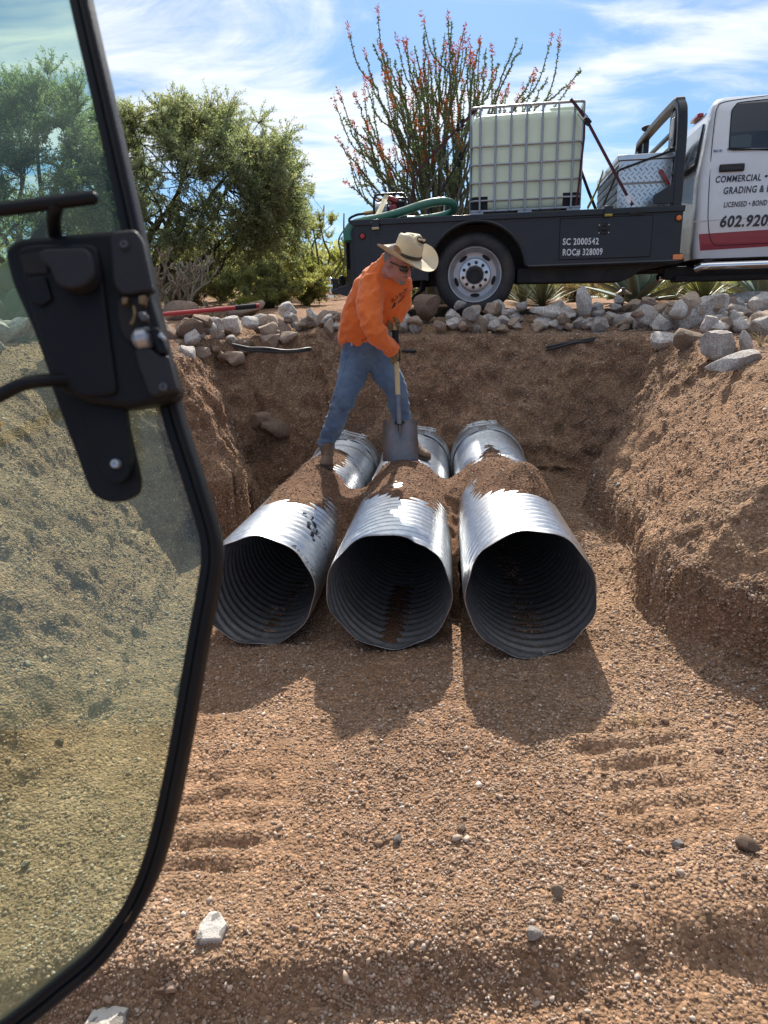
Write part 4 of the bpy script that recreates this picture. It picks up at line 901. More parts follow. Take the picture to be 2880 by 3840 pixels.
# hood, mostly out of frame
mb = MB(); hr = []
for uu, top, ins in ((3.70, 1.26, .03), (4.3, 1.24, .05), (4.75, 1.18, .10), (4.86, 1.0, .16)):
    hr.append([np.array(p) for p in ((uu, ins, .52), (uu, ins-.01, .9), (uu, ins+.03, top-.08), (uu, ins+.18, top), (uu, BW/2, top+.03), (uu, BW-ins-.18, top), (uu, BW-ins-.03, top-.08), (uu, BW-ins+.01, .9), (uu, BW-ins, .52))])
mb.loft(hr); mb.build('hood', M['white'], truck, smooth=40)
def TS(px, py, off=.004):
    q = TP(px, py, .05)
    for _ in range(4): q = TP(px, py, float(SV(q[2]))-off)
    return q
def on_cab(pts, name, m, parent, off=.004):
    """a thin panel following the cab side, outline given by points on it"""
    import bmesh
    me = bpy.data.meshes.new(name); bm = bmesh.new(); vs = [bm.verts.new((p[0], 0, p[2])) for p in pts]; bm.faces.new(vs)
    for w in np.arange(.5, 1.9, .05):
        bmesh.ops.bisect_plane(bm, geom=bm.verts[:]+bm.edges[:]+bm.faces[:], plane_co=(0, 0, w), plane_no=(0, 0, 1))
    bm.normal_update()
    r = bmesh.ops.extrude_face_region(bm, geom=bm.faces[:]); up = [g for g in r['geom'] if isinstance(g, bmesh.types.BMVert)]; upset = set(up)
    for v in bm.verts: v.co.y = float(SV(v.co.z))-(off if v in upset else -.004)
    bmesh.ops.recalc_face_normals(bm, faces=bm.faces); bm.to_mesh(me); bm.free(); return link(name, me, m, parent)
seam = [TS(x, y, .002) for x, y in ((3020, 347), (2880, 359), (2760, 374), (2706, 386), (2690, 402), (2680, 450), (2668, 570), (2660, 690), (2655, 800), (2658, 862), (2664, 895), (2677, 915), (2700, 920), (2800, 916), (3020, 905))]
door = empty('rear_door', seam[4]); door.parent = truck; door.location = (0, 0, 0)
mb = MB(); mb.tube(smooth_path(seam, 5), .0035, 6); mb.build('door_gap', M['gapdark'], door)
win = [(2736, 556), (2735, 540), (2743, 429), (2749, 408), (2760, 394), (2777, 384), (2880, 372), (2990, 361), (3006, 368), (3010, 385), (3012, 552)]
wp = [TS(x, y) for x, y in win]; on_cab(wp, 'door_window', M['darkglass'], door, .005)
mb = MB(); mb.tube(smooth_path([TS(x, y, .004) for x, y in win]+[TS(*win[0], .004)], 3), .005, 6); mb.build('window_seal', M['gapdark'], door)
mb = MB(); sl_ = [TS(x, y, .010) for x, y in ((2728, 558), (2750, 562), (2880, 559), (3012, 556))]; mb.tube(sl_, .006, 6); mb.build('window_sill_trim', M['gapdark'], door)
on_cab([TS(x, y) for x, y in ((2738, 553), (2740, 512), (2810, 502), (2819, 510), (2816, 551))], 'head_restraint', mat('grey_seat_glass', (.06, .085, .095), .15, spec=.6), door, .0065)
h0, h1 = TS(2697, 632, .012), TS(2792, 626, .012); mb = MB(); mb.box((h0+h1)/2, (np.linalg.norm(h1-h0), .030, .066)); dh = mb.build('door_handle', M['tyre'], door, bevel=.012, seg=3)
mb = MB(); mb.box((h0+h1)/2+np.array([.0, -.016, -.012]), (np.linalg.norm(h1-h0)*.82, .010, .022)); mb.build('handle_grip', M['black'], dh, bevel=.004)
mb = MB()
letter('COMMERCIAL', 2683, 685, 2854, 25, .0, M['letter_dark'], door, 'door_lettering', .024, .12, SV, 676)
letter('\u2022', 2867, 672, 2879, 24, .0, M['letter_dark'], door, 'door_lettering', .024, 0, SV, 671)
letter('GRADING & E', 2712, 728, 2888, 26, .0, M['letter_dark'], door, 'door_lettering', .024, .12, SV, 718)
letter('LICENSED \u2022 BOND', 2713, 778, 2876, 20, .0, M['letter_dark'], door, 'door_lettering', .024, .12, SV, 769)
letter('602.920.', 2699, 851, 2889, 42, .0, M['letter_dark'], door, 'phone_number', .034, .14, SV, 845)
b0, b1 = TS(2675, 569), TS(2711, 560); bd = [TS(2675, 569), TS(2711, 567), TS(2711, 559), TS(2675, 560)]; bg_ = on_cab(bd, 'trim_badge', M['chrome'], door, .005)
letter('SLT', 2678, 568, 2709, 6.5, .02, M['letter_dark'], bg_, 'badge_lettering', .02, 0, lambda z: SV(z)-.003, 567)
st = [TS(x, y, .003) for x, y in ((2621, 878), (2880, 861), (3400, 826), (3400, 888), (2880, 924), (2626, 940))]; on_cab(st, 'red_stripe', M['redstripe'], truck, .003)
mb = MB(); mb.tube([TS(2597, 833, .001), TS(2655, 827, .001)], .003, 6); mb.tube([TS(2656, 827, .001), TS(2880, 812, .001), TS(3300, 784, .001)], .0025, 6); mb.build('body_crease', M['rim'], cab)
# rear window of the cab, seen through the rack
mb = MB(); mb.loft([[np.array((UB(w)-.006+dx, v, w)) for v, w in ((.34, 1.34), (.40, 1.70), (BW-.40, 1.70), (BW-.34, 1.34))] for dx in (0, .02)]); mb.build('cab_rear_window', M['darkglass'], truck, smooth=0)
mb = MB(); mb.box((2.24, BW/2, 1.90), (.06, .30, .04)); mb.build('roof_brake_light', M['redlens'], truck, bevel=.01)
# step bar
a = TP(2626, 999, -.03); mb = MB(); y = a[1]; z0 = a[2]; mb.tube([(a[0]-.02, y+.06, z0-.02), (a[0]+.02, y+.015, z0), (a[0]+.08, y, z0), (3.5, y, z0), (3.56, y+.06, z0-.01)], .036, 14); mb.build('step_bar', M['chrome'], truck)
for uu in (a[0]+.06, 3.2): mb = MB(); mb.bx(uu-.03, uu+.05, y, .35, z0, z0+.06); mb.build('step_bracket', M['underblack'], truck, bevel=.008)
# far-side mirror-less nose trim: bumper
mb = MB(); mb.bx(4.84, 4.96, .06, BW-.06, .40, .62); mb.build('front_bumper', M['chrome'], truck, bevel=.03)

# ------------------------------------------------------------------ load on the bed (each its own thing, standing on the deck)
def onbed(name, u, v, w, label, cat, group=None):
    o = empty(name, TWORLD((u, v, w)), label, cat, group); o.rotation_euler = (0, 0, -TY); return o
tv = .30; X0, X1 = T2(1764, 792, tv)[0], T2(2176, 768, tv)[0]; ZT = T2(1763, 405, tv)[1]; LW, LD = X1-X0, 1.02; HB = BT
tank = onbed('water_tank', X0, tv, BT, 'white plastic water tank in a metal cage standing on the flatbed', 'water tank'); H = ZT-BT
mb = MB()
for x0_, x1_ in ((.0, .13), (LW/2-.07, LW/2+.07), (LW-.13, LW)): mb.bx(x0_, x1_, .0, LD, 0, .055)
mb.build('pallet_foot', M['cage'], tank, bevel=.004)
mb = MB(); mb.bx(.0, LW, .0, LD, .055, .075); mb.build('pallet_deck', M['cage'], tank, bevel=.004)
mb = MB(); i_ = .010; zt = H-.05
def bring(z, ins, rc): 
    out = []
    for cx, cy, a0 in ((LW-i_-ins-rc, LD-i_-ins-rc, 0), (i_+ins+rc, LD-i_-ins-rc, 90), (i_+ins+rc, i_+ins+rc, 180), (LW-i_-ins-rc, i_+ins+rc, 270)):
        for k_ in range(5): t = radians(a0+22.5*k_); out.append(np.array((cx+rc*cos(t), cy+rc*sin(t), z)))
    return out
mb.loft([bring(.077, .03, .05), bring(.095, .006, .07), bring(.14, 0, .08), bring(zt-.09, 0, .08), bring(zt-.035, .012, .09), bring(zt-.008, .05, .10), bring(zt, .10, .10)])
bt = mb.build('tank_bottle', M['bottle'], tank, smooth=60)
mb = MB(); mb.bx(LW*.70, LW*.95, .08, LD*.5, zt-.02, zt+.028); mb.bx(LW*.30, LW*.66, .2, LD*.8, zt-.02, zt+.012); mb.build('bottle_shoulder', M['bottle'], bt, bevel=.02, seg=3)
mb = MB(); mb.lathe([(.10, 0), (.10, .03), (.085, .04), (.01, .04)], 24, (LW/2, LD/2, zt)); mb.build('filler_cap', M['gapdark'], bt)
for n_, z in enumerate((.16, .325, .49, .655, H-.005)[::1]):
    r_ = .0085; rc = .06; P_ = []
    for cx, cy, a0 in ((LW-rc, LD-rc, 0), (rc, LD-rc, 90), (rc, rc, 180), (LW-rc, rc, 270)):
        for k_ in range(5): t = radians(a0+22.5*k_); P_.append((cx+rc*cos(t), cy+rc*sin(t), z))
    mb = MB(); mb.tube(P_, r_*1.15 if z < .7 else .013, 8, closed=True, cap=False); mb.build('cage_ring', M['cage'], tank)
for k_ in range(7):
    x = LW*(.085+.83*k_/6)
    for y_ in (0.0, LD):
        mb = MB(); mb.tube([(x, y_-.006 if y_ == 0 else y_+.006, .06), (x, y_-.006 if y_ == 0 else y_+.006, H)], .0105, 8); mb.build('cage_bar', M['cage'], tank)
for k_ in range(6):
    y_ = LD*(.09+.82*k_/5)
    for x in (-.006, LW+.006):
        mb = MB(); mb.tube([(x, y_, .06), (x, y_, H)], .0085, 8); mb.build('cage_bar', M['cage'], tank)
for sx in (0, 1):
    for sy in (0, 1):
        x0_ = .006 if sx == 0 else LW-.006; s_ = 1 if sx == 0 else -1; y0_ = .008 if sy == 0 else LD-.008; t_ = 1 if sy == 0 else -1
        mb = MB(); mb.prism([(x0_, y0_+t_*.05), (x0_+s_*.015, y0_+t_*.015), (x0_+s_*.05, y0_), (x0_+s_*.165, y0_), (x0_+s_*.165, y0_+t_*.02), (x0_+s_*.05, y0_+t_*.03), (x0_+s_*.03, y0_+t_*.06), (x0_+s_*.025, y0_+t_*.16), (x0_, y0_+t_*.16)], .075, .20, 'z'); mb.build('corner_protector', M['gapdark'], tank)
# diamond-plate toolbox with raised treads
bu, bv = 1.362, .26; BWd = T2(2516, 700, bv)[0]-bu; BL = 1.45; BH = T2(2321, 582, bv)[1]-BT
box = onbed('tool_chest', bu, bv, BT, 'diamond-plate aluminium tool chest in front of the headache rack', 'tool box')
mb = MB(); mb.bx(0, BWd, 0, BL, 0, BH-.05); bb = mb.build('chest_body', M['tread'], box, bevel=.006)
mb = MB(); mb.bx(-.014, BWd+.014, -.014, BL+.014, BH-.05, BH); bl = mb.build('chest_lid', M['tread'], box, bevel=.006)
def treads(mb, face, w, h, st=.052):
    j = 0
    for yy in np.arange(st*.6, h-st*.3, st*.72):
        for xx in np.arange(st*.5+(j % 2)*st*.5, w-st*.3, st):
            a = radians(45 if (j % 2) else -45); mb.box(face(xx, yy), (.038, .0105, .007), face(None, a))
        j += 1
def f_end(x, y):
    if x is None: return rotm('Y', y)
    return (x, -.0015, y)
def f_side(x, y):
    if x is None: return rotm('X', y)@rotm('Z', pi/2)
    return (-.0015, x, y)
mb = MB(); treads(mb, f_end, BWd, BH-.06); treads(mb, f_side, BL, BH-.06); mb.build('raised_tread', M['treadbar'], bb, smooth=0)['kind'] = 'stuff'
def f_lid(x, y):
    if x is None: return rotm('Z', y)@rotm('X', pi/2)
    return (x, y, BH+.0005)
mb = MB(); treads(mb, f_lid, BWd, BL); mb.build('raised_tread', M['treadbar'], bl, smooth=0)['kind'] = 'stuff'
mb = MB(); mb.bx(.01, BWd-.02, -.004, -.001, BH*.47, BH*.47+.02); mb.build('chest_trim', mat('dull_strip', (.30, .27, .25), .5, .3), box)
# pump with its roll frame, on the rear of the deck
pu = T2(1404, 830, .55)[0]; pump = onbed('water_pump', pu, .55, BT, 'small red and black engine pump in a tubular frame on the truck bed', 'pump')
PW = T2(1522, 830, .55)[0]-pu; PH = T2(1460, 728, .55)[1]-BT
for y_ in (0, .34):
    mb = MB(); mb.tube(smooth_path([(0, y_, 0), (0, y_, PH*.7), (.012, y_, PH*.93), (.05, y_, PH), (PW-.05, y_, PH), (PW-.012, y_, PH*.93), (PW, y_, PH*.7), (PW, y_, 0)], 5), .0125, 8); mb.build('frame_tube', M['black'], pump)
mb = MB(); mb.bx(0, PW, 0, .34, .02, .04); mb.build('base_plate', M['black'], pump)
mb = MB(); mb.ell((PW*.60, .14, PH*.55), (.07, .10, .075)); mb.bx(PW*.45, PW*.72, .05, .24, .05, PH*.5); mb.build('engine_block', M['engred'], pump, bevel=.01)
mb = MB(); mb.box((PW*.84, .14, PH*.58), (.10, .18, .13)); eg = mb.build('air_filter', M['gapdark'], pump, bevel=.015)
mb = MB(); mb.box((PW*.56, .14, PH*.86), (.14, .17, .06), rotm('Y', radians(22))); mb.build('fuel_tank', M['engred'], pump, bevel=.02)
mb = MB(); mb.lathe([(.03, -.09), (.075, -.08), (.085, 0), (.07, .06), (.03, .07)], 18, (PW*.20, .14, PH*.55), (1, 0, 0), cap=True); mb.build('pump_housing', M['alu'], pump)
mb = MB(); mb.tube([(PW*.06, .14, PH*.52), (-.04, .14, PH*.50), (-.13, .14, PH*.47)], .022, 10); mb.build('brass_coupling', M['brass'], pump)
mb = MB(); mb.tube(smooth_path([(-.12, .14, PH*.47), (-.22, .13, PH*.43), (-.29, .10, PH*.30), (-.27, .06, PH*.12), (-.20, .03, .02)], 5), .013, 8); mb.build('outlet_hose', M['gapdark'], pump)
def bedpath(L_): return [TWORLD(TP(x, y, v)) for x, y, v in L_]
mb = MB(); mb.tube(smooth_path(bedpath([(1306, 905, -.02), (1304, 872, .0), (1322, 843, .02), (1365, 829, .03), (1425, 817, .06), (1500, 797, .10), (1580, 770, .14), (1640, 757, .16), (1682, 758, .20), (1703, 776, .30), (1693, 797, .42), (1650, 812, .50), (1560, 824, .55), (1440, 828, .52)]), 7), .041, 14); tag(mb.build('green_hose', M['green'], None, smooth=60), 'thick green suction hose looped over the rear corner of the flatbed', 'hose')
mb = MB(); mb.tube(smooth_path(bedpath([(1395, 838, .40), (1440, 812, .30), (1500, 805, .34), (1530, 830, .45)]), 6), .03, 12); tag(mb.build('green_hose', M['green'], None, smooth=60), 'short bend of green hose lying under the pump frame', 'hose')
def strap(name, P, w, m, label, up=(0, 0, 1), cat='strap', ratchet=None, t=.004):
    o = empty(name, TWORLD(TP(*P[-1])), label, cat); W_ = [np.array(q)-np.array(o.location) for q in bedpath(P)]
    mb = MB(); W2 = [W_[0]]
    for a, b in zip(W_[:-1], W_[1:]):
        for k_ in (1, 2, 3, 4): W2.append(a+(b-a)*k_/4)
    mb.strip(W2, w, t, up); mb.build('webbing', m, o, smooth=0)
    if ratchet:
        c = TWORLD(TP(*ratchet[:3]))-np.array(o.location); d = unit(W_[1]-W_[0]) ; s_ = unit(np.array(up, float)-d*(d@np.array(up, float))); n_ = np.cross(d, s_); R_ = np.stack([d, s_, n_], 1)
        mb = MB()
        for q_ in (-.026, .026): mb.box(c+s_*q_, (.15, .004, .035), R_)
        mb.box(c+d*.05+n_*.012, (.06, .05, .008), R_); rb = mb.build('ratchet', M['gapdark'], o, bevel=.002)
        mb = MB(); mb.tube([c-s_*.03, c+s_*.03], .013, 10); mb.build('spool', M['bolt'], rb)
    return o
strap('ratchet_strap', [(1796, 400, .29), (1720, 478, .62), (1562, 645, 1.35), (1552, 672, 1.4), (1547, 725, 1.4), (1545, 826, 1.4)], .030, M['webred'], 'maroon ratchet strap from the tank\'s top rear corner down to the back of the bed', ratchet=(1727, 470, .59))
strap('ratchet_strap', [(1750, 545, 1.33), (1745, 560, 1.36), (1660, 710, 1.8), (1592, 815, 2.05)], .028, M['webblk'], 'black strap running down behind the tank towards the rear of the bed', ratchet=(1725, 598, 1.5))
strap('ratchet_strap', [(2140, 371, .28), (2160, 395, .27), (2200, 450, .25), (2282, 605, .13), (2352, 735, .03), (2372, 770, .0)], .028, M['webred'], 'dark ratchet strap slanting from the tank\'s front top corner to the bed edge', ratchet=(2192, 442, .25))
tgp = TWORLD(TP(2357, 748, .02)); mb = MB(); mb.box((0, 0, 0), (.05, .002, .075), rotm('Y', radians(-28))); o = mb.build('strap_label', M['tagwhite'], None, smooth=0); o.location = Vector(tgp-TV*.012); o.rotation_euler = (0, 0, -TY); tag(o, 'white paper label hanging on the slanting strap by the tool chest', 'label')
strap('strap_tail', [(2192, 455, .24), (2190, 520, .25), (2178, 620, .26), (2170, 700, .27), (2160, 770, .27)], .02, M['webred'], 'loose maroon strap end hanging down the front edge of the tank', up=(1, 0, 0))
strap('tie_down', [(2177, 635, 1.2), (2206, 715, 1.25), (2236, 790, 1.3)], .035, M['webblk'], 'olive black strap crossing behind the yellow one between tank and tool chest')
strap('tie_down', [(2262, 640, 1.1), (2247, 690, 1.0), (2222, 745, .8), (2203, 782, .7)], .035, M['webyel'], 'yellow strap between the tank and the tool chest')
strap('chest_strap', [(2262, 770, .20), (2318, 642, .235), (2325, 636, .238), (2438, 594, .238), (2520, 565, .20), (2570, 552, .06)], .018, M['webblk'], 'thin black strap tied across the diamond-plate tool chest to the rack', up=(0, 0, 1))
strap('cream_strap', [(1400, 838, -.03), (1406, 826, -.01), (1425, 790, .20), (1446, 740, .5), (1452, 731, .54)], .055, M['webcream'], 'cream webbing strap pulled over the pump frame down to the bed edge', up=(1, 0, 0))
mb = MB(); P_ = bedpath([(2478, 635, .225), (2486, 650, .215), (2508, 692, .215)]); mb.loft([[q+TU*sx*.016+TV*sy*.006 for sx, sy in ((-1, -1), (1, -1), (1, 1), (-1, 1))] for q in P_]); tag(mb.build('lashing_bar', M['engred'], None, smooth=0), 'small red lever bar leaning on the tool chest by the rack', 'lever')
# ------------------------------------------------------------------ the worker with his shovel
def fabric(name, c, bump=.0012, scale=180, var=.16, vs=9, rough=.9, sheen=.15, wear=None):
    m = mat(name, c, rough, 0, var, vs, bump, scale, spec=.2, dirt=wear, dirtamt=.55); m.node_tree.nodes['Principled BSDF'].inputs['Sheen Weight'].default_value = sheen; return m
M['shirt'] = fabric('orange_cotton', (.78, .175, .038), .0008, 260, .07, 6, sheen=.25)
M['denim'] = fabric('blue_denim', (.095, .150, .235), .0009, 300, .3, 9, wear=(.20, .25, .31))
M['skin'] = mat('sunburnt_skin', (.42, .19, .145), .5, 0, .14, 30, .0006, 200); M['skin'].node_tree.nodes['Principled BSDF'].inputs['Subsurface Weight'].default_value = .08
M['hairg'] = mat('grey_hair', (.22, .20, .19), .8, 0, .3, 80, .002, 200)
M['bootl'] = mat('brown_boot_leather', (.115, .068, .04), .65, 0, .25, 18, .0012, 120, dirt=(.26, .17, .11), dirtamt=.6)
M['sole'] = mat('boot_sole', (.06, .048, .04), .9, 0, .3, 30, dirt=(.2, .13, .09), dirtamt=.5)
M['glove'] = mat('tan_leather_glove', (.22, .155, .075), .75, 0, .25, 25, .0012, 140)
M['straw'] = mat('woven_straw', (.62, .52, .35), .75, 0, .1, 9, .0008, 120, dirt=(.36, .27, .16), dirtamt=.3)
M['holeshade'] = mat('hat_hole_shade', (.035, .03, .024), .9)
M['hatband'] = mat('dark_hat_band', (.05, .035, .028), .7, 0, .4, 60)
M['feather'] = mat('brown_feather', (.26, .15, .09), .8, 0, .5, 60, .001, 160)
M['glasses'] = mat('black_sunglasses', (.008, .008, .01), .08, spec=.7, coat=.5)
M['wood'] = mat('ash_wood_handle', (.58, .42, .22), .55, 0, .12, 14, .0004, 120)
M['steel'] = mat('worn_shovel_steel', (.20, .205, .22), .38, .8, .25, 12, .0006, 90, dirt=(.27, .19, .14), dirtamt=.8)
M['print'] = mat('shirt_print_ink', (.045, .025, .03), .8)
def bake_skin(mb, voxel, smooth=6, disp=None, sfac=.5):
    me = bpy.data.meshes.new('t'); me.from_pydata(mb.v, [], mb.f); me.update()
    import bmesh
    bm = bmesh.new(); bm.from_mesh(me); bmesh.ops.recalc_face_normals(bm, faces=bm.faces); bm.to_mesh(me); bm.free()
    o = bpy.data.objects.new('t', me); COL.objects.link(o)
    r = o.modifiers.new('r', 'REMESH'); r.mode = 'VOXEL'; r.voxel_size = voxel; r.use_smooth_shade = True
    s = o.modifiers.new('s', 'SMOOTH'); s.iterations = smooth; s.factor = sfac
    dg = bpy.context.evaluated_depsgraph_get(); dg.update(); m2 = bpy.data.meshes.new_from_object(o.evaluated_get(dg))
    bpy.data.objects.remove(o); bpy.data.meshes.remove(me)
    if disp:
        n = len(m2.vertices); V = np.zeros(n*3); m2.vertices.foreach_get('co', V); V = V.reshape(-1, 3); Nn = np.zeros(n*3); m2.vertices.foreach_get('normal', Nn); Nn = Nn.reshape(-1, 3)
        V = V+Nn*disp(V, Nn)[:, None]; m2.vertices.foreach_set('co', V.ravel()); m2.update()
    m2.polygons.foreach_set('use_smooth', np.ones(len(m2.polygons), bool)); return m2
PY = 4.76
PR0 = np.array([aY(1400, 1700, PY)[0], PY, .46])
person = empty('person', PR0, 'man in orange long-sleeved shirt, jeans and straw hat bending to shovel on the pipes', 'person')
def W(px, py, Y): return aY(px, py, Y)-PR0
def body_tube(mb, pts, radii, sy=1.0, n=14, sub=4, sx=1.0, up=(0, 1, 0)):
    P = smooth_path(pts, sub); R_ = np.interp(np.linspace(0, len(pts)-1, len(P)), range(len(pts)), radii); mb.tube(P, list(R_), n, sx=sx, sy=sy, up=up)
    mb.ell(pts[0], (radii[0]*.98*sx, radii[0]*.98*sy, radii[0]*.8), 14, 10); mb.ell(pts[-1], (radii[-1]*.98,)*3, 14, 10); return mb
# jeans
jl = [W(1345, 1310, 4.86), W(1322, 1400, 4.82), W(1296, 1478, 4.72), W(1262, 1570, 4.76), W(1229, 1650, 4.80), W(1226, 1672, 4.80)]
jr = [W(1405, 1315, 4.86), W(1446, 1395, 4.84), W(1482, 1455, 4.76), W(1498, 1530, 4.76), W(1516, 1630, 4.80), W(1520, 1664, 4.80)]
mb = MB()
body_tube(mb, [W(1350, 1238, 4.83), W(1357, 1270, 4.84), W(1368, 1310, 4.86), W(1372, 1335, 4.86)], [.135, .146, .150, .115], sy=.80, n=20)
body_tube(mb, jl, [.108, .100, .078, .070, .060, .062]); body_tube(mb, jr, [.112, .098, .076, .068, .060, .060])
def jean_disp(V, Nn):
    z = V[:, 2]; low = 1-sstep(.0, .30, z); knee = np.exp(-((z-.40)/.10)**2); hip = sstep(.55, .72, z)
    s = np.stack([V[:, 0]*5, V[:, 1]*5, V[:, 2]*24], -1); d = fbm(s+3, 3, 201)*(.016*low+.008*knee+.003)
    s2 = np.stack([V[:, 0]*14+V[:, 2]*9, V[:, 1]*9, V[:, 2]*12-V[:, 0]*6], -1); return d+.008*(1-np.abs(fbm(s2, 3, 203))*2.4)-.003+0*fbm(s2, 3, 203)*(.5+hip)
jm = bake_skin(mb, .0085, 5, jean_disp); jeans = link('jeans', jm, M['denim'], person)
def on_surface(me, P_list, dirv=(0, -1, 0), lift=.003, reach=.5):
    """project points onto a surface along a direction (from the outside)"""
    bv = BVHTree.FromPolygons([v.co[:] for v in me.vertices], [tuple(p.vertices) for p in me.polygons]); out = []
    d = Vector(dirv).normalized()
    for p in P_list:
        o = Vector(p)-d*reach*-1
        hit = bv.ray_cast(Vector(p)+d*reach, -d)
        out.append(np.array(hit[0]+hit[1]*lift) if hit[0] is not None else np.array(p))
    return out
# seam, pocket and hem of the jeans
sm_ = on_surface(jm, [W(x, y, 4.7) for x, y in smooth_path([(1304, 1262, 0), (1298, 1310, 0), (1290, 1380, 0), (1262, 1460, 0), (1240, 1530, 0), (1222, 1600, 0)], 8)[:, :2]], lift=.0008)
mb = MB(); mb.tube(sm_, .0022, 5); mb.build('side_seam', M['denim'], jeans)
pk = on_surface(jm, [W(x, y, 4.7) for x, y in smooth_path([(1310, 1252, 0), (1318, 1272, 0), (1345, 1278, 0), (1375, 1270, 0), (1386, 1255, 0)], 6)[:, :2]], lift=.0012)
mb = MB(); mb.tube(pk, .0026, 5); mb.build('pocket_edge', M['gapdark'], jeans)
mb = MB(); c_ = on_surface(jm, [W(1320, y, 4.7) for y in (1268, 1298)], lift=.006); mb.tube(c_, .0065, 8); mb.ell(c_[0], (.010, .006, .010)); tag(mb.build('pocket_clip', M['alu'], jeans))
# shirt
mb = MB()
tp = [W(1347, 1262, 4.82), W(1360, 1222, 4.80), W(1388, 1160, 4.75), W(1418, 1100, 4.70), W(1444, 1048, 4.66), W(1456, 1012, 4.62), W(1464, 984, 4.60)]
body_tube(mb, tp, [.150, .158, .163, .166, .150, .098, .068], sy=.78, n=22)
ar = [W(1400, 1068, 4.62), W(1386, 1140, 4.52), W(1398, 1222, 4.45), W(1430, 1272, 4.47), W(1462, 1304, 4.53)]
body_tube(mb, ar, [.092, .082, .072, .062, .050])
al = [W(1502, 1066, 4.74), W(1503, 1130, 4.74), W(1486, 1172, 4.71), W(1472, 1202, 4.72)]
body_tube(mb, al, [.086, .076, .062, .054])
mb.ell(W(1452, 1060, 4.68), (.150, .11, .10))
def shirt_disp(V, Nn):
    s = np.stack([V[:, 0]*7+V[:, 2]*5, V[:, 1]*7, V[:, 2]*7-V[:, 0]*6], -1); d = .024*(1-np.abs(fbm(s, 3, 211))*3.0)-.012
    s2 = np.stack([V[:, 0]*22-V[:, 2]*10, V[:, 1]*16, V[:, 2]*20], -1); z = V[:, 2]
    return d*(.55+.6*np.exp(-((z-.58)/.10)**2))+.005*fbm(s2, 2, 213)
sm = bake_skin(mb, .0085, 6, shirt_disp); shirt = link('shirt', sm, M['shirt'], person)
mb = MB(); cu = [W(1463, 1305, 4.53), W(1470, 1312, 4.545)]; mb.tube(cu, .053, 16, cap=True); o = mb.build('shirt_cuff', M['shirt'], shirt)
# print on the chest, following the cloth
def chest(name, V, F, ax0, ax1, k):
    P = [W(ax0[0]+v[0]*k*(ax1[0]-ax0[0])+v[1]*k*2.0, ax0[1]+v[0]*k*(ax1[1]-ax0[1])-v[1]*k*62, 4.45) for v in V]
    Q = on_surface(sm, P, (0, -1, 0), .003, .15); m = MB(); m.add(Q, F); return m.build(name, M['print'], shirt, smooth=0, fix=False)
V, F = text_mesh('We Do Your Dirt', 1.0, .008, 0, .25); w_ = V[:, 0].max(); V[:, 0] /= w_; V[:, 1] *= .40; chest('shirt_lettering', V, F, (1468, 1138), (1531, 1088), 1.0)
V, F = text_mesh('LANDSCAPE', 1.0, .004, 0, .2); V[:, 0] /= V[:, 0].max(); V[:, 1] *= .30; chest('shirt_lettering', V, F, (1495, 1138), (1522, 1112), 1.0)
def emblem():
    """little digger emblem: tracks, cab, boom line"""
    V, F = [], []
    def quad(*q): b = len(V); V.extend([(x, y, 0) for x, y in q]); F.append(tuple(range(b, b+len(q))))
    quad((0, -.09), (.20, -.09), (.24, -.04), (.2, .02), (.02, .02), (-.03, -.03)); quad((.06, .03), (.22, .03), (.22, .10), (.17, .17), (.10, .17))
    quad((.24, .02), (.34, -.02), (.5, -.01), (.66, .04), (.66, .055), (.5, .012), (.34, .005), (.24, .04)); return np.array(V), F
V, F = emblem(); chest('shirt_emblem', V, F, (1471, 1151), (1535, 1101), 1.0)
# head and neck as one skin, in the head's own frame
hf = unit((.66, -.60, -.45)); hu = np.array([.33, -.30, .90]); hu = unit(hu-hf*(hu@hf)); hs = np.cross(hf, hu)
HC = W(1494, 987, 4.53)
def HP(s, f, u): return HC+hs*s+hf*f+hu*u
HR = np.stack([hs, hf, hu], 1)
mb = MB()
mb.ell(HP(0, -.008, .018), (.074, .092, .092), 24, 16, HR); mb.ell(HP(0, .030, -.045), (.056, .060, .062), 20, 14, HR); mb.ell(HP(0, .062, -.088), (.026, .022, .020), 14, 10, HR)
for s in (-1, 1):
    mb.ell(HP(s*.076, -.012, -.008), (.010, .020, .032), 12, 10, HR); mb.ell(HP(s*.036, .066, -.012), (.022, .018, .016), 12, 8, HR); mb.ell(HP(s*.03, .076, .022), (.026, .012, .010), 12, 8, HR)
    mb.ell(HP(s*.012, .094, -.034), (.010, .012, .008), 10, 8, HR); mb.ell(HP(s*.05, .0, -.062), (.018, .04, .03), 12, 8, HR)
mb.tube([HP(0, .084, .014), HP(0, .102, -.016), HP(0, .110, -.032)], [.010, .012, .014], 10); mb.ell(HP(0, .107, -.032), (.014, .013, .011), 12, 8, HR)
mb.ell(HP(0, .084, -.060), (.022, .010, .006), 12, 8, HR); mb.ell(HP(0, .080, -.070), (.020, .010, .006), 12, 8, HR)
mb.tube([HP(0, -.03, -.03), HP(0, -.05, -.09), W(1462, 1000, 4.62), W(1448, 1040, 4.66)], [.055, .056, .062, .07], 18)
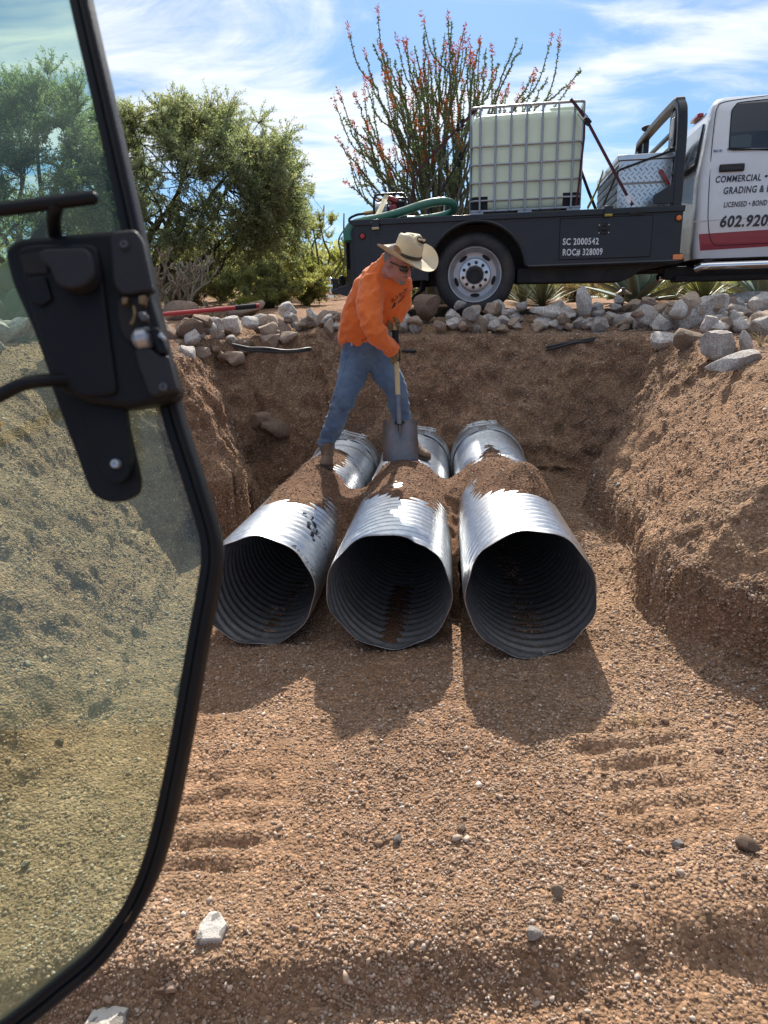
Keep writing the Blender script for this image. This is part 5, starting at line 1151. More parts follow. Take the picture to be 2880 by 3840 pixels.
# hidden continuation under the clothes so the body is one figure
body_tube(mb, [W(1450, 1045, 4.67), W(1418, 1100, 4.70), W(1388, 1160, 4.75), W(1352, 1262, 4.83), W(1368, 1310, 4.86)], [.09, .125, .125, .115, .10], sy=.75, n=16)
body_tube(mb, ar, [.06, .055, .048, .042, .036]); body_tube(mb, al, [.058, .052, .042, .036]); body_tube(mb, jl, [.078, .07, .054, .046, .038, .036]); body_tube(mb, jr, [.078, .07, .054, .046, .038, .036])
bm_ = bake_skin(mb, .0052, 4, lambda V, Nn: .0012*fbm(V*40, 2, 221)); body = link('body', bm_, M['skin'], person)
mb = MB(); mb.ell(HP(0, -.026, .024), (.0765, .082, .080), 24, 16, HR); mb.ell(HP(.062, .012, .0), (.012, .014, .032), 10, 8, HR); mb.ell(HP(-.062, .012, .0), (.012, .014, .032), 10, 8, HR); hm = bake_skin(mb, .005, 4, lambda V, Nn: .002*fbm(V*60, 2, 223)); link('hair', hm, M['hairg'], person)
mb = MB(); mb.ell(HP(0, .072, -.088), (.028, .018, .017), 14, 10, HR); mb.ell(HP(0, .086, -.050), (.026, .010, .006), 12, 8, HR); gm = bake_skin(mb, .0035, 3, lambda V, Nn: .0015*fbm(V*90, 2, 225)); link('stubble', gm, M['hairg'], person)
sg_ = empty('sunglasses', (0, 0, 0)); sg_.parent = person
for s in (-1, 1):
    mb = MB(); mb.ell(HP(s*.034, .080, -.002), (.031, .012, .021), 18, 12, HR@rotm('Z', -s*.45)); mb.build('lens', M['glasses'], sg_, smooth=180)
    mb = MB(); mb.tube([HP(s*.060, .066, .006), HP(s*.078, .03, .008), HP(s*.080, -.02, .004)], .0035, 6); mb.build('temple_arm', M['glasses'], sg_)
mb = MB(); mb.tube([HP(-.012, .094, .004), HP(.012, .094, .004)], .004, 6); mb.build('bridge', M['glasses'], sg_)
# hat
ku = unit((.26, -.36, .90)); kf = unit(hf-ku*(hf@ku)); ks = np.cross(kf, ku); KC = W(1527, 958, 4.49)
def KP(s, f, u): return KC+ks*s+kf*f+ku*u
hat = empty('straw_hat', (0, 0, 0)); hat.parent = person
def ringk(rs, rf, u0, curl=0, n=48, off=0.0, dent=None):
    o = []
    for k_ in range(n):
        t = 2*pi*k_/n; c, s = cos(t), sin(t); uu = u0+curl*abs(c)**2.2-(.25*curl)*abs(s)**2
        p = [rs*c, rf*s+off, uu]
        if dent: p = dent(p, t)
        o.append(KP(*p))
    return o
mb = MB()
brim = [(.074, .092, 0, 0), (.100, .118, -.004, .006), (.135, .155, -.006, .020), (.165, .186, -.004, .042), (.178, .200, .0, .056)]
up_ = [ringk(a, b, c, d) for a, b, c, d in brim]; dn = [ringk(a-.001, b-.001, c-.004, d) for a, b, c, d in brim[::-1]]
mb.loft(up_+dn, cap=False); mb.build('brim', M['straw'], hat, smooth=60)
def crown_dent(p, t):
    s, f, u = p; k = sstep(.085, .13, u)
    u = u-.030*k*np.exp(-(s/.028)**2)+.006*k*sin(3*t)-.012*k*np.exp(-((f-.06)/.03)**2); s = s*(1-.10*k*np.exp(-((f-.05)/.03)**2)); return [s, f, u]
mb = MB(); cr = [(.076, .094, -.004), (.075, .093, .02), (.074, .091, .05), (.072, .087, .08), (.069, .083, .102), (.063, .076, .118), (.050, .062, .128), (.034, .044, .132), (.016, .022, .133), (.003, .004, .133)]
mb.loft([ringk(a, b, c, 0, dent=crown_dent) for a, b, c in cr], cap=True); mb.build('crown', M['straw'], hat, smooth=180)
mb = MB(); mb.loft([ringk(a, b, c, 0) for a, b, c in ((.0765, .0945, .006), (.0785, .0965, .008), (.0775, .0955, .024), (.0755, .0935, .026))], cap=False); mb.build('hat_band', M['hatband'], hat, smooth=60)
# torn hole in the crown: ragged flap of straw over a disc painted dark as the hole's shade
cme = None
mb = MB(); tc_ = KP(-.022, .058, .112)
def torn(sc, lift, seed):
    rr_ = random.Random(seed); P = []
    nrm = unit(np.array(-unit(ray(1548, 905))*.6+ku*.8)); a = unit(np.cross(nrm, ku)); b = np.cross(nrm, a)
    for k_ in range(18): t = 2*pi*k_/18; q = sc*(1+rr_.uniform(-.25, .25)); P.append(tc_+a*cos(t)*q*1.35+b*sin(t)*q*.75+nrm*lift)
    return P, nrm
P_, n_ = torn(.019, .012, 4); mb.loft([[p-n_*.02 for p in P_], P_]); mb.build('torn_hole', M['holeshade'], hat, smooth=30)
mb = MB(); a0 = unit(np.cross(n_, ku)); b0 = np.cross(n_, a0); mb.loft([[tc_+a0*(x*.013)+b0*(y_+.004*sin(x*5))+n_*l for x in (-1.7, -1, -.3, .4, 1.1, 1.7)] for y_, l in ((.012, .011), (.018, .021), (.010, .025), (.009, .021), (.013, .014))], cap=True); mb.build('torn_flap', M['straw'], hat, smooth=60)
mb = MB(); fb = KP(.080, .0, .022)
sideL = -1 if (KP(.08, 0, 0)[0] > KP(-.08, 0, 0)[0]) else 1
fb = KP(sideL*.080, .02, .018); ft = KP(sideL*.125, -.01, .062)
fw = unit(np.cross(ft-fb, (0, 1, 0))); mb.loft([[p+fw*w_, p+np.array([0, -.004, 0]), p-fw*w_, p+np.array([0, .004, 0])] for p, w_ in ((fb, .004), (fb*.6+ft*.4, .014), (fb*.3+ft*.7, .016), (ft, .006))]); mb.build('feather', M['feather'], hat, smooth=40)
# boots
def boot(heel, toe, shaft, name):
    heel, toe = np.array(heel), np.array(toe); f = unit(np.array([toe[0]-heel[0], toe[1]-heel[1], (toe[2]-heel[2])])); s = unit(np.cross(f, (0, 0, 1))); u = np.cross(s, f); L_ = np.linalg.norm(toe-heel)
    b = empty(name, (0, 0, 0)); b.parent = person
    mb = MB(); rings = []
    for q, w_, h0, h1 in ((0, .026, .018, .075), (.06, .034, .016, .095), (.30, .038, .016, .105), (.5, .042, .016, .082), (.72, .047, .016, .066), (.9, .042, .016, .056), (1.0, .024, .018, .044)):
        rings.append([heel+f*L_*q+s*w_*cos(t)*(1 if sin(t) < .3 else .85)+u*(h0 if sin(t) < 0 and False else (h0+h1)/2+(h1-h0)/2*sin(t)) for t in np.linspace(0, 2*pi, 16, endpoint=False)])
    mb.loft(rings); mb.tube([heel+f*L_*.18+u*.06, heel+f*L_*.15+u*.12, np.array(shaft)], [.045, .046, .048], 14); bm2 = bake_skin(mb, .006, 4, lambda V, Nn: .003*fbm(V*28, 3, 231)); link('boot_upper', bm2, M['bootl'], b)
    mb = MB(); lo_, hi_ = [], []
    for t in np.linspace(0, 2*pi, 24, endpoint=False):
        x = .5+.53*cos(t); w_ = .046*(abs(sin(t))**.6)*np.sign(sin(t))*(1-.18*np.exp(-((x-.38)/.15)**2)); lo_.append(heel+f*L_*x+s*w_*1.02); hi_.append(heel+f*L_*x+s*w_*1.06+u*.022)
    mb.loft([lo_, hi_]); mb.build('boot_sole', M['sole'], b, smooth=40)
    return b
def crown_z(x, y): return float(pipe_top(np.array([[x]]), np.array([[y]]))[0, 0])
def foot_pt(px, py, Y, dz): p = aY(px, py, Y); return np.array([p[0], p[1], crown_z(p[0], p[1])+dz])-PR0
boot(foot_pt(1230, 1690, 4.80, .018), foot_pt(1221, 1722, 4.60, .016), W(1227, 1656, 4.80), 'boot')
boot(foot_pt(1528, 1690, 4.80, .014), foot_pt(1608, 1700, 4.70, .016), W(1520, 1652, 4.80), 'boot')
# shovel (held, so a thing of its own)
S0, S1, S2, S3 = aY(1484, 1190, 4.72), aY(1487, 1360, 4.60), aY(1495, 1500, 4.52), aY(1497, 1585, 4.48)
shv = empty('shovel', aY(1500, 1725, 4.47), 'square-mouth shovel with wooden handle standing blade down on the middle pipe', 'shovel'); SO = np.array(shv.location)
ha = unit(S3-S1)
mb = MB(); mb.tube([S1-ha*.30-SO, S1-SO, S1+(S3-S1)*.55-SO], .0165, 14); hd = mb.build('handle', M['wood'], shv)
mb = MB(); mb.tube([S1-ha*.205-SO, S1-ha*.115-SO], .0215, 14); mb.tube([S1-ha*.03-SO, S1-ha*.005-SO], .0185, 14); mb.build('grip_sleeve', M['gapdark'], hd)
mb = MB(); mb.tube([S1+(S3-S1)*.54-SO, S1+(S3-S1)*.7-SO, S3+ha*.01-SO], [.020, .019, .018], 14); mb.build('socket', M['steel'], shv)
bt_, bb_ = aY(1500, 1578, 4.50), aY(1502, 1729, 4.46); bu_ = unit(bt_-bb_); bs_ = unit(np.cross(bu_, (0, 1, 0))); bn = np.cross(bs_, bu_); bn = bn if bn[1] < 0 else -bn; BHh = np.linalg.norm(bt_-bb_)
mb = MB(); rowsF, nx_ = [], 17
def blade_pt(x, t, off): 
    hw = .108+.006*(1-t); d = -.016*(x**4)*0+(.046*abs(x)**3.0)*(1-.35*(1-t)); d -= .016*np.exp(-(x/.20)**2)*sstep(.45, .75, t)-.004; kick = .018*sstep(.93, 1.0, t)
    return bb_+bu_*BHh*t+bs_*x*hw+bn*(d+off)+bn*-kick*0-SO
fr_ = [[blade_pt(x, t, 0) for x in np.linspace(-1, 1, nx_)]+[blade_pt(x, t, -.0035) for x in np.linspace(1, -1, nx_)] for t in np.linspace(0, 1, 16)]
mb.loft(fr_); bl_ = mb.build('blade', M['steel'], shv, smooth=50)
mb = MB(); mb.loft([[blade_pt(x, t, .001-.020*sstep(.96, 1.0, t)*0)+bn*(.0) for x in np.linspace(-1, 1, 9)]+[blade_pt(x, t, .006) for x in np.linspace(1, -1, 9)] for t in (.985, 1.012)]); mb.build('foot_step', M['steel'], bl_, smooth=40)
mb = MB(); mb.tube([blade_pt(0, .99, .004), blade_pt(0, .75, .000), blade_pt(0, .45, -.004)], [.015, .013, .003], 10, sy=.7); mb.build('blade_socket', M['steel'], bl_)
# gloved hands closed on the handle
def glove(at_, axis, wrist, palm_dir, name):
    at_, axis = np.array(at_), unit(axis); pd = unit(np.array(palm_dir)-axis*(np.array(palm_dir)@axis)); qd = np.cross(axis, pd); R_ = .0175
    g = MB(); 
    Rm = np.stack([pd, qd, axis], 1); g.ell(at_+pd*.030+qd*-.004, (.017, .036, .047), 16, 12, Rm)
    g.tube([np.array(wrist), (np.array(wrist)+at_+pd*.03)/2+pd*.006, at_+pd*.026], [.040, .036, .026], 14)
    for i, (h_, ln) in enumerate(((-.036, 1.0), (-.013, 1.08), (.010, 1.02), (.032, .86))):
        arc = [at_+axis*h_+(R_+.0105)*(pd*cos(t)+qd*sin(t)) for t in np.linspace(radians(10), radians(10+215*ln), 10)]
        g.tube(arc, list(np.linspace(.0115, .0085, 10)), 10); g.ell(arc[-1], (.0088,)*3, 10, 8)
    th = [at_+axis*-.045+pd*.030, at_+axis*-.050+(R_+.012)*(pd*cos(-.8)+qd*sin(-.8)), at_+axis*-.040+(R_+.011)*(pd*cos(-1.8)+qd*sin(-1.8)), at_+axis*-.026+(R_+.010)*(pd*cos(-2.5)+qd*sin(-2.5))]
    g.tube(smooth_path(th, 4), .0108, 10); g.ell(th[-1], (.0095,)*3, 10, 8)
    m2 = bake_skin(g, .0034, 3, lambda V, Nn: .0012*fbm(V*70, 2, 241)); return link(name, m2, M['glove'], person)
hA = S1-ha*.038-PR0; glove(hA, ha, W(1470, 1312, 4.545), (-.55, -.80, .15), 'glove')
hB = S1-ha*.245-PR0; glove(hB, ha, W(1468, 1204, 4.72), (-.75, .35, .2), 'glove')
# ------------------------------------------------------------------ the machine's cab door, close to the camera
M['seal'] = mat('door_rubber_seal', (.007, .007, .008), .5, 0, .3, 30, .0004, 200, dirt=(.08, .065, .05), dirtamt=.12, spec=.25)
M['doorplastic'] = mat('black_door_plastic', (.006, .007, .009), .5, 0, .2, 25, .0003, 400, spec=.22)
M['greyplastic'] = mat('grey_latch_plastic', (.022, .022, .027), .55, 0, .15, 30, .0004, 500, dirt=(.06, .055, .055), dirtamt=.15, spec=.25)
M['blacksteel'] = mat('black_steel_bar', (.007, .008, .010), .42, 0, .15, 20, spec=.22)
def door_glass():
    m, nt, N, L, P = nodes('tinted_door_glass'); out = nt.nodes['Material Output']
    tr = N.new('ShaderNodeBsdfTransparent'); tr.inputs[0].default_value = (.80, .895, .825, 1)
    gl = N.new('ShaderNodeBsdfGlossy'); gl.inputs['Roughness'].default_value = .03; gl.inputs[0].default_value = (.9, 1, .95, 1)
    fr = N.new('ShaderNodeFresnel'); fr.inputs[0].default_value = 1.45; m1 = N.new('ShaderNodeMixShader'); L.new(fr.outputs[0], m1.inputs[0]); L.new(tr.outputs[0], m1.inputs[1]); L.new(gl.outputs[0], m1.inputs[2])
    df = N.new('ShaderNodeBsdfTranslucent'); df.inputs[0].default_value = (.62, .72, .62, 1); tc = N.new('ShaderNodeTexCoord'); n = noise_node(N, L, tc.outputs['Object'], 7, 6, .65, 1.0)
    r = ramp(N, L, n.outputs['Fac'], [(.35, (.010,)*3), (.75, (.05,)*3)]); m2 = N.new('ShaderNodeMixShader'); L.new(r.outputs[0], m2.inputs[0]); L.new(m1.outputs[0], m2.inputs[1]); L.new(df.outputs[0], m2.inputs[2])
    L.new(m2.outputs[0], out.inputs[0]); return m
M['doorglass'] = door_glass(); M['dullbrass'] = mat('dull_brass', (.22, .15, .08), .5, .7, .2, 40); M['dullscrew'] = mat('dull_screw', (.10, .10, .11), .5, .5, .2, 60)
DD = .62; DK = DD/FPX
dr = empty('cab_door', aD(400, 1200, DD), 'black framed glass cab door of the digging machine with latch and grab bars', 'cab door')
dr.rotation_euler = Matrix(((_r[0], _u[0], -_f[0]), (_r[1], _u[1], -_f[1]), (_r[2], _u[2], -_f[2]))).to_euler()
def d2(px, py, z=0.0): return np.array([((px-1440)*(DD-z)-(400-1440)*DD)/FPX, ((1920-py)*(DD-z)-(1920-1200)*DD)/FPX])
def d3(px, py, z=0.0): q = d2(px, py, z); return np.array([q[0], q[1], z])
fp = smooth_path([d3(*q) for q in ((215, -420), (292, -20), (392, 420), (495, 880), (570, 1230), (640, 1545), (720, 1800), (777, 1990), (789, 2090), (775, 2200), (735, 2420), (660, 2850), (585, 3180), (500, 3390), (380, 3560), (220, 3700), (20, 3860), (-200, 4020), (-420, 4150))], 6)
def frame_loft(w0, w1, z0, z1, name, m, parent, bump=0):
    T = np.gradient(fp, axis=0); rings = []
    for p, t in zip(fp, T):
        t = unit(t); nrm = np.array([-t[1], t[0], 0]); nrm = nrm if nrm[0] > 0 or nrm[1] > 0 else -nrm
        nrm = np.array([-t[1], t[0], 0]);
        sec = [(w0, z0), (w0, z1), (w0+.2*(w1-w0), z1+bump), (w0+.5*(w1-w0), z1+bump*.4), (w0+.8*(w1-w0), z1+bump), (w1, z1), (w1, z0)]
        rings.append([p+nrm*a+np.array([0, 0, b]) for a, b in sec])
    mb = MB(); mb.loft(rings); return mb.build(name, m, parent, smooth=50, bevel=0)
ff = frame_loft(-.0075, .0015, -.020, .004, 'door_frame', M['blacksteel'], dr, .0015)
frame_loft(.0020, .0095, -.012, .009, 'rubber_seal', M['seal'], dr, .0018)
gl = [q for q in fp[:, :2]]; poly = [tuple(q) for q in gl]+[tuple(d2(-1500, 4150)), tuple(d2(-1500, -420))]
mb = MB(); mb.prism(poly, -.004, 0, 'z'); mb.build('window_glass', M['doorglass'], dr, smooth=0)
# latch housing
def rounded(pts, r, n=4):
    out = []; m = len(pts); pts = [np.array(p, float) for p in pts]; r = r if hasattr(r, '__len__') else [r]*m
    for i in range(m):
        a, b, c = pts[i-1], pts[i], pts[(i+1) % m]; d0, d1 = unit(a-b), unit(c-b); k = min(r[i], .45*np.linalg.norm(a-b), .45*np.linalg.norm(c-b))
        for t in np.linspace(0, 1, n+1): out.append((1-t)**2*(b+d0*k)+2*t*(1-t)*b+t*t*(b+d1*k))
    return out
def plate(pts, r, z0, z1, name, m, parent, bev=.003, seg=3):
    P = [d2(p[0], p[1], z1) for p in rounded(pts, r)]; mb = MB(); mb.prism([tuple(p) for p in P], z0, z1, 'z'); return mb.build(name, m, parent, smooth=40, bevel=bev, seg=seg)
hp = [(8, 935), (60, 888), (300, 868), (512, 852), (560, 1110), (668, 1470), (640, 1500), (470, 1532), (300, 1505), (190, 1440), (120, 1240), (40, 1060)]
lh = plate(hp, [40, 50, 30, 45, 20, 25, 30, 40, 60, 50, 30, 30], .004, .030, 'latch_housing', M['doorplastic'], dr, .006, 4)
plate([(60, 930), (135, 915), (360, 915), (380, 1010), (410, 1250), (440, 1480), (300, 1490), (195, 1400), (110, 1150)], 35, .029, .034, 'inner_cover', M['doorplastic'], lh, .003)
plate([(410, 868), (505, 858), (528, 890), (572, 1090), (455, 1108), (420, 1060)], [20, 35, 20, 15, 30, 20], .029, .040, 'upper_plate', M['greyplastic'], lh, .004)
plate([(500, 1300), (560, 1302), (600, 1335), (630, 1332), (664, 1465), (560, 1488), (540, 1430), (520, 1380)], [25, 25, 15, 10, 20, 35, 25, 25], .029, .038, 'lower_plate', M['greyplastic'], lh, .004)
plate([(140, 945), (165, 930), (320, 926), (345, 960), (356, 1030), (320, 1070), (270, 1085), (210, 1070), (185, 1000), (150, 975)], [12, 20, 35, 30, 30, 40, 40, 40, 30, 12], .034, .052, 'release_paddle', M['greyplastic'], lh, .006, 4)
plate([(70, 958), (150, 940), (180, 1000), (180, 1025), (95, 1030)], 16, .031, .0355, 'paddle_recess', M['gapdark'], lh, .001, 1)
plate([(100, 1045), (170, 1035), (195, 1120), (150, 1150), (120, 1130)], 10, .031, .037, 'side_rib', M['doorplastic'], lh, .002)
plate([(440, 1115), (530, 1108), (552, 1180), (570, 1260), (560, 1300), (505, 1300), (460, 1260), (440, 1190)], [22, 10, 15, 20, 20, 25, 30, 25], .029, .0345, 'latch_pocket', M['gapdark'], lh, .001, 1)
def cyl(px, py, r, z0, z1, name, m, parent, n=16):
    mb = MB(); mb.lathe([(r*DK, z0), (r*DK, z1-.001), (r*DK*.85, z1), (r*DK*.4, z1), (r*DK*.35, z1-.0015), (.0001, z1-.0015)], n, d3(px, py, z1)*np.array([1, 1, 0]), (0, 0, 1)); return mb.build(name, m, parent, smooth=40)
cyl(463, 914, 15, .038, .0435, 'plate_screw', M['dullscrew'], lh); cyl(610, 1450, 15, .036, .0415, 'plate_screw', M['dullscrew'], lh)
plate([(455, 1116), (480, 1114), (474, 1138), (458, 1142)], 4, .034, .042, 'striker', M['dullbrass'], lh, .001); plate([(518, 1110), (545, 1106), (540, 1142), (520, 1138)], 4, .034, .042, 'striker', M['dullbrass'], lh, .001)
mb = MB(); mb.tube(smooth_path([d3(503, 1150, .038), d3(506, 1180, .040), d3(498, 1205, .040), d3(490, 1215, .040)], 4), .0014, 6); mb.build('spring_hook', M['dullbrass'], lh)
plate([(512, 1172), (530, 1165), (550, 1178), (546, 1202), (530, 1205)], 10, .034, .043, 'catch_roller', M['dullscrew'], lh, .002)
plate([(528, 1232), (556, 1226), (552, 1248), (542, 1262), (530, 1256)], 8, .034, .042, 'catch_roller', M['dullscrew'], lh, .002)
plate([(565, 1230), (592, 1228), (620, 1300), (622, 1322), (596, 1324), (578, 1280)], 6, .030, .040, 'catch_plate', M['blacksteel'], lh, .002)
cyl(600, 1257, 8, .040, .045, 'catch_rivet', M['bolt'], lh, 10); cyl(612, 1268, 7, .040, .044, 'catch_rivet', M['bolt'], lh, 10)
mb = MB(); mb.lathe([(.001, -.001), (.006, 0), (.009, .004), (.009, .012), (.006, .014), (.001, .014)], 16, d3(506, 1278, .034), (1, .2, .1)); mb.build('spring_drum', M['alu'], lh)
# rubber-edged tongue below the housing
plate([(185, 1430), (300, 1460), (470, 1500), (482, 1600), (528, 1800), (522, 1850), (470, 1880), (400, 1885), (340, 1850), (300, 1740), (240, 1580)], [20, 20, 10, 20, 30, 40, 50, 50, 50, 40, 30], -.002, .004, 'rubber_pad', M['seal'], dr, .002)
plate([(300, 1480), (462, 1500), (472, 1590), (488, 1720), (480, 1790), (440, 1815), (395, 1800), (360, 1720), (330, 1600)], [10, 10, 20, 30, 40, 45, 45, 30, 20], .004, .016, 'latch_tongue', M['doorplastic'], dr, .004)
cyl(429, 1738, 17, .015, .022, 'tongue_bolt', M['alu'], dr)
# grab bars
mb = MB(); mb.tube([d3(-900, 880, .05), d3(-200, 812, .05), d3(0, 786, .05), d3(340, 742, .05)], .0056, 12); mb.ell(d3(342, 742, .05), (.0057,)*3, 12, 8); g1 = mb.build('grab_bar', M['blacksteel'], dr, smooth=60)
mb = MB(); mb.tube(smooth_path([d3(212, 765, .05), d3(206, 790, .047), d3(202, 830, .036), d3(206, 880, .022)], 4), .0058, 12); mb.build('bar_post', M['blacksteel'], g1)
mb = MB(); mb.tube(smooth_path([d3(-700, 1780, .05), d3(-200, 1580, .05), d3(0, 1482, .05), d3(70, 1447, .05), d3(140, 1430, .048), d3(252, 1424, .030)], 5), .0056, 12); mb.build('grab_bar', M['blacksteel'], dr, smooth=60)
a_, b_ = d2(-1500, -420), d2(-1500, 4150); mb = MB(); mb.bx(a_[0]-.02, a_[0]+.004, b_[1], a_[1], -.014, .008); mb.build('hinge_stile', M['blacksteel'], dr, bevel=.004)
# ------------------------------------------------------------------ plants
def leaf_mat(name, trans=.35, rough=.6):
    m, nt, N, L, P = nodes(name); a = N.new('ShaderNodeVertexColor'); a.layer_name = 'Col'; out = nt.nodes['Material Output']
    L.new(a.outputs[0], P.inputs['Base Color']); P.inputs['Roughness'].default_value = rough; P.inputs['Specular IOR Level'].default_value = .3
    t = N.new('ShaderNodeBsdfTranslucent'); g = N.new('ShaderNodeMixRGB'); g.blend_type = 'MULTIPLY'; g.inputs[0].default_value = 1; g.inputs[2].default_value = (1.25, 1.3, .7, 1); L.new(a.outputs[0], g.inputs[1]); L.new(g.outputs[0], t.inputs[0])
    mx = N.new('ShaderNodeMixShader'); mx.inputs[0].default_value = trans; L.new(P.outputs[0], mx.inputs[1]); L.new(t.outputs[0], mx.inputs[2]); L.new(mx.outputs[0], out.inputs[0]); return m
M['leaf'] = leaf_mat('leaf', .60); M['succulent'] = leaf_mat('succulent', .08, .5); M['cane'] = leaf_mat('ocotillo', .15, .7); M['petal'] = leaf_mat('petal', .18, .9)
M['bark'] = mat('dark_bark', (.055, .042, .033), .95, 0, .35, 14, .006, 40)
M['bark2'] = mat('green_bark', (.13, .14, .06), .9, 0, .25, 14, .003, 40)
M['cholla'] = attr_mat('cholla_skin', (1, 1, 1), .9, .004, 60)
def quads(P, D, Wd, L_, Wt, C, name, fold=None):
    """thin leaf faces: base P, direction D, side Wd, length L_, width Wt, colour C"""
    n = len(P); D = D/(np.linalg.norm(D, axis=1)[:, None]+1e-9); S = np.cross(D, Wd); S /= np.linalg.norm(S, axis=1)[:, None]+1e-9
    a = P; m1 = P+D*(L_*.5)[:, None]+S*(Wt*.5)[:, None]; m2 = P+D*(L_*.5)[:, None]-S*(Wt*.5)[:, None]; e = P+D*L_[:, None]
    V = np.stack([a, m1, e, m2], 1).reshape(-1, 3); F = np.arange(n*4).reshape(n, 4); return V, F, np.repeat(C, 4, axis=0)
def rv(n, rng): v = rng.normal(size=(n, 3)); return v/np.linalg.norm(v, axis=1)[:, None]
def tree(name, base, cen, rad, nclus, ntw, nleaf, leafL, cols, label, cat, group, seed, limbs=6, trunk_r=.14, up=.35, bark='bark', droop=0.0, gap=.18, extra=()):
    rng = np.random.default_rng(seed); base = np.array(base, float); cen = np.array(cen, float); rad = np.array(rad, float)
    root = empty(name, base, label, cat, group); B = MB(); seg = []
    fork = base+(cen-base)*np.array([.25, .25, .22])
    B.tube(smooth_path([base-np.array([0, 0, .15])-base, (base+fork)/2+rng.normal(0, .05, 3)-base, fork-base], 4), list(np.linspace(trunk_r*1.2, trunk_r, 9)), 8)
    ends = [cen+rad*.62*unit(np.array([cos(t), sin(t)*.9, rng.uniform(-.35, .95)])) for t in 2*pi*(np.arange(limbs)+rng.uniform(0, .6, limbs))/limbs]+[np.array(e) for e in extra]
    for e in ends:
        mid = fork*.5+e*.5+np.array([0, 0, -.12*np.linalg.norm(e-fork)])+rng.normal(0, .12, 3); P = smooth_path([fork, fork*.75+mid*.25+rng.normal(0, .04, 3), mid, mid*.4+e*.6+rng.normal(0, .1, 3), e], 6)
        R_ = np.linspace(trunk_r*.5, .012, len(P)); B.tube(P-base, list(R_), 6); seg += list(zip(P, R_))
    SP = np.array([s[0] for s in seg]); SR = np.array([s[1] for s in seg]); LP, LD = [], []
    k = 0; tries = 0
    while k < nclus and tries < nclus*12:
        tries += 1; q = rv(1, rng)[0]*rng.uniform(.35, 1)**.5; c = cen+q*rad*(1.0+.16*rng.normal()*(rng.random() < .3))
        if c[2] < cen[2] and q[2] < -.85: continue
        if fbm(c[None]*1.1+seed, 3, seed)[0] < -gap*.5: continue
        k += 1; j = np.argmin(np.linalg.norm(SP-c, axis=1)+rng.uniform(0, .2, len(SP))); s = SP[j]
        Pb = smooth_path([s, s*.5+c*.5+rng.normal(0, .09, 3), c], 4); B.tube(Pb-base, list(np.linspace(min(SR[j]*.5, .018), .005, len(Pb))), 4, cap=False)
        for w in range(ntw):
            d = unit(rv(1, rng)[0]*.9+q*.7+np.array([0, 0, up-droop*2*max(0, rng.random()-.4)])); l = rng.uniform(.22, .5)*rad.mean()/1.8
            Pt = smooth_path([c, c+d*l*.5+rng.normal(0, .02, 3), c+d*l+np.array([0, 0, -droop*l])], 3); B.tube(Pt-base, list(np.linspace(.005, .0018, len(Pt))), 3, cap=False)
            t = rng.uniform(.1, 1, nleaf); i0 = np.minimum((t*(len(Pt)-1)).astype(int), len(Pt)-2); fr = (t*(len(Pt)-1)-i0)[:, None]; LP.append(Pt[i0]*(1-fr)+Pt[i0+1]*fr+rng.normal(0, .012, (nleaf, 3))); LD.append(d*.5+rv(nleaf, rng)*.8)
    LP = np.concatenate(LP); LD = np.concatenate(LD); n = len(LP); cols = np.array(cols)
    clump = np.clip(.5+.8*fbm(LP*2.2+5, 3, seed+9), 0, 1); ci = np.clip((clump*len(cols)+rng.normal(0, .6, n)).astype(int), 0, len(cols)-1); C = cols[ci]*rng.uniform(.75, 1.25, (n, 1))
    V, F, CC = quads(LP-base, LD, rv(n, rng), leafL*rng.uniform(.6, 1.3, n), leafL*.30*rng.uniform(.7, 1.3, n), C, name)
    B.build('trunk', M[bark], root, smooth=180, fix=False); link('crown', np_mesh('crown', V, F, False, CC), M['leaf'], root); return root
def gbase(px, Y, off=0.0): p = aY(px, 1100, Y); return (p[0], Y, ground_at(p[0], Y)+off)
MES = [(.19, .23, .165), (.24, .28, .20), (.28, .325, .23), (.31, .31, .20), (.21, .25, .185)]
tb = gbase(470, 12.0); tc_ = aY(715, 715, 12.0)
tree('mesquite_tree', tb, tc_, (1.95, 1.6, 1.12), 400, 10, 48, .046, MES, 'big grey-green mesquite tree with a dark low limb, right of the door frame', 'tree', 'desert trees behind the pit', 31, limbs=8, trunk_r=.15, up=.22, droop=.12, extra=[aY(850, 960, 11.8), aY(1010, 800, 11.8), aY(690, 420, 12)])
tb = gbase(60, 12.6); tc_ = aY(120, 650, 12.6)
tree('mesquite_tree', tb, tc_, (1.75, 1.6, 1.30), 270, 10, 40, .052, [(.18, .235, .185), (.23, .285, .21), (.27, .325, .235)], 'tall wispy desert tree seen through the door glass', 'tree', 'desert trees behind the pit', 32, limbs=8, trunk_r=.13, up=.75, extra=[aY(150, 380, 12.6), aY(300, 430, 12.6)])
PV = [(.21, .235, .085), (.27, .28, .09), (.33, .32, .10), (.17, .195, .08)]
tb = gbase(1205, 15.0); tree('palo_verde_tree', tb, aY(1225, 930, 15.0), (.95, .9, .95), 120, 9, 34, .045, PV, 'yellow-green palo verde tree left of the truck\'s tail', 'tree', 'desert trees behind the pit', 33, limbs=7, trunk_r=.06, up=.9, bark='bark2', extra=[aY(1215, 770, 15), aY(1150, 800, 15), aY(1290, 800, 15)])
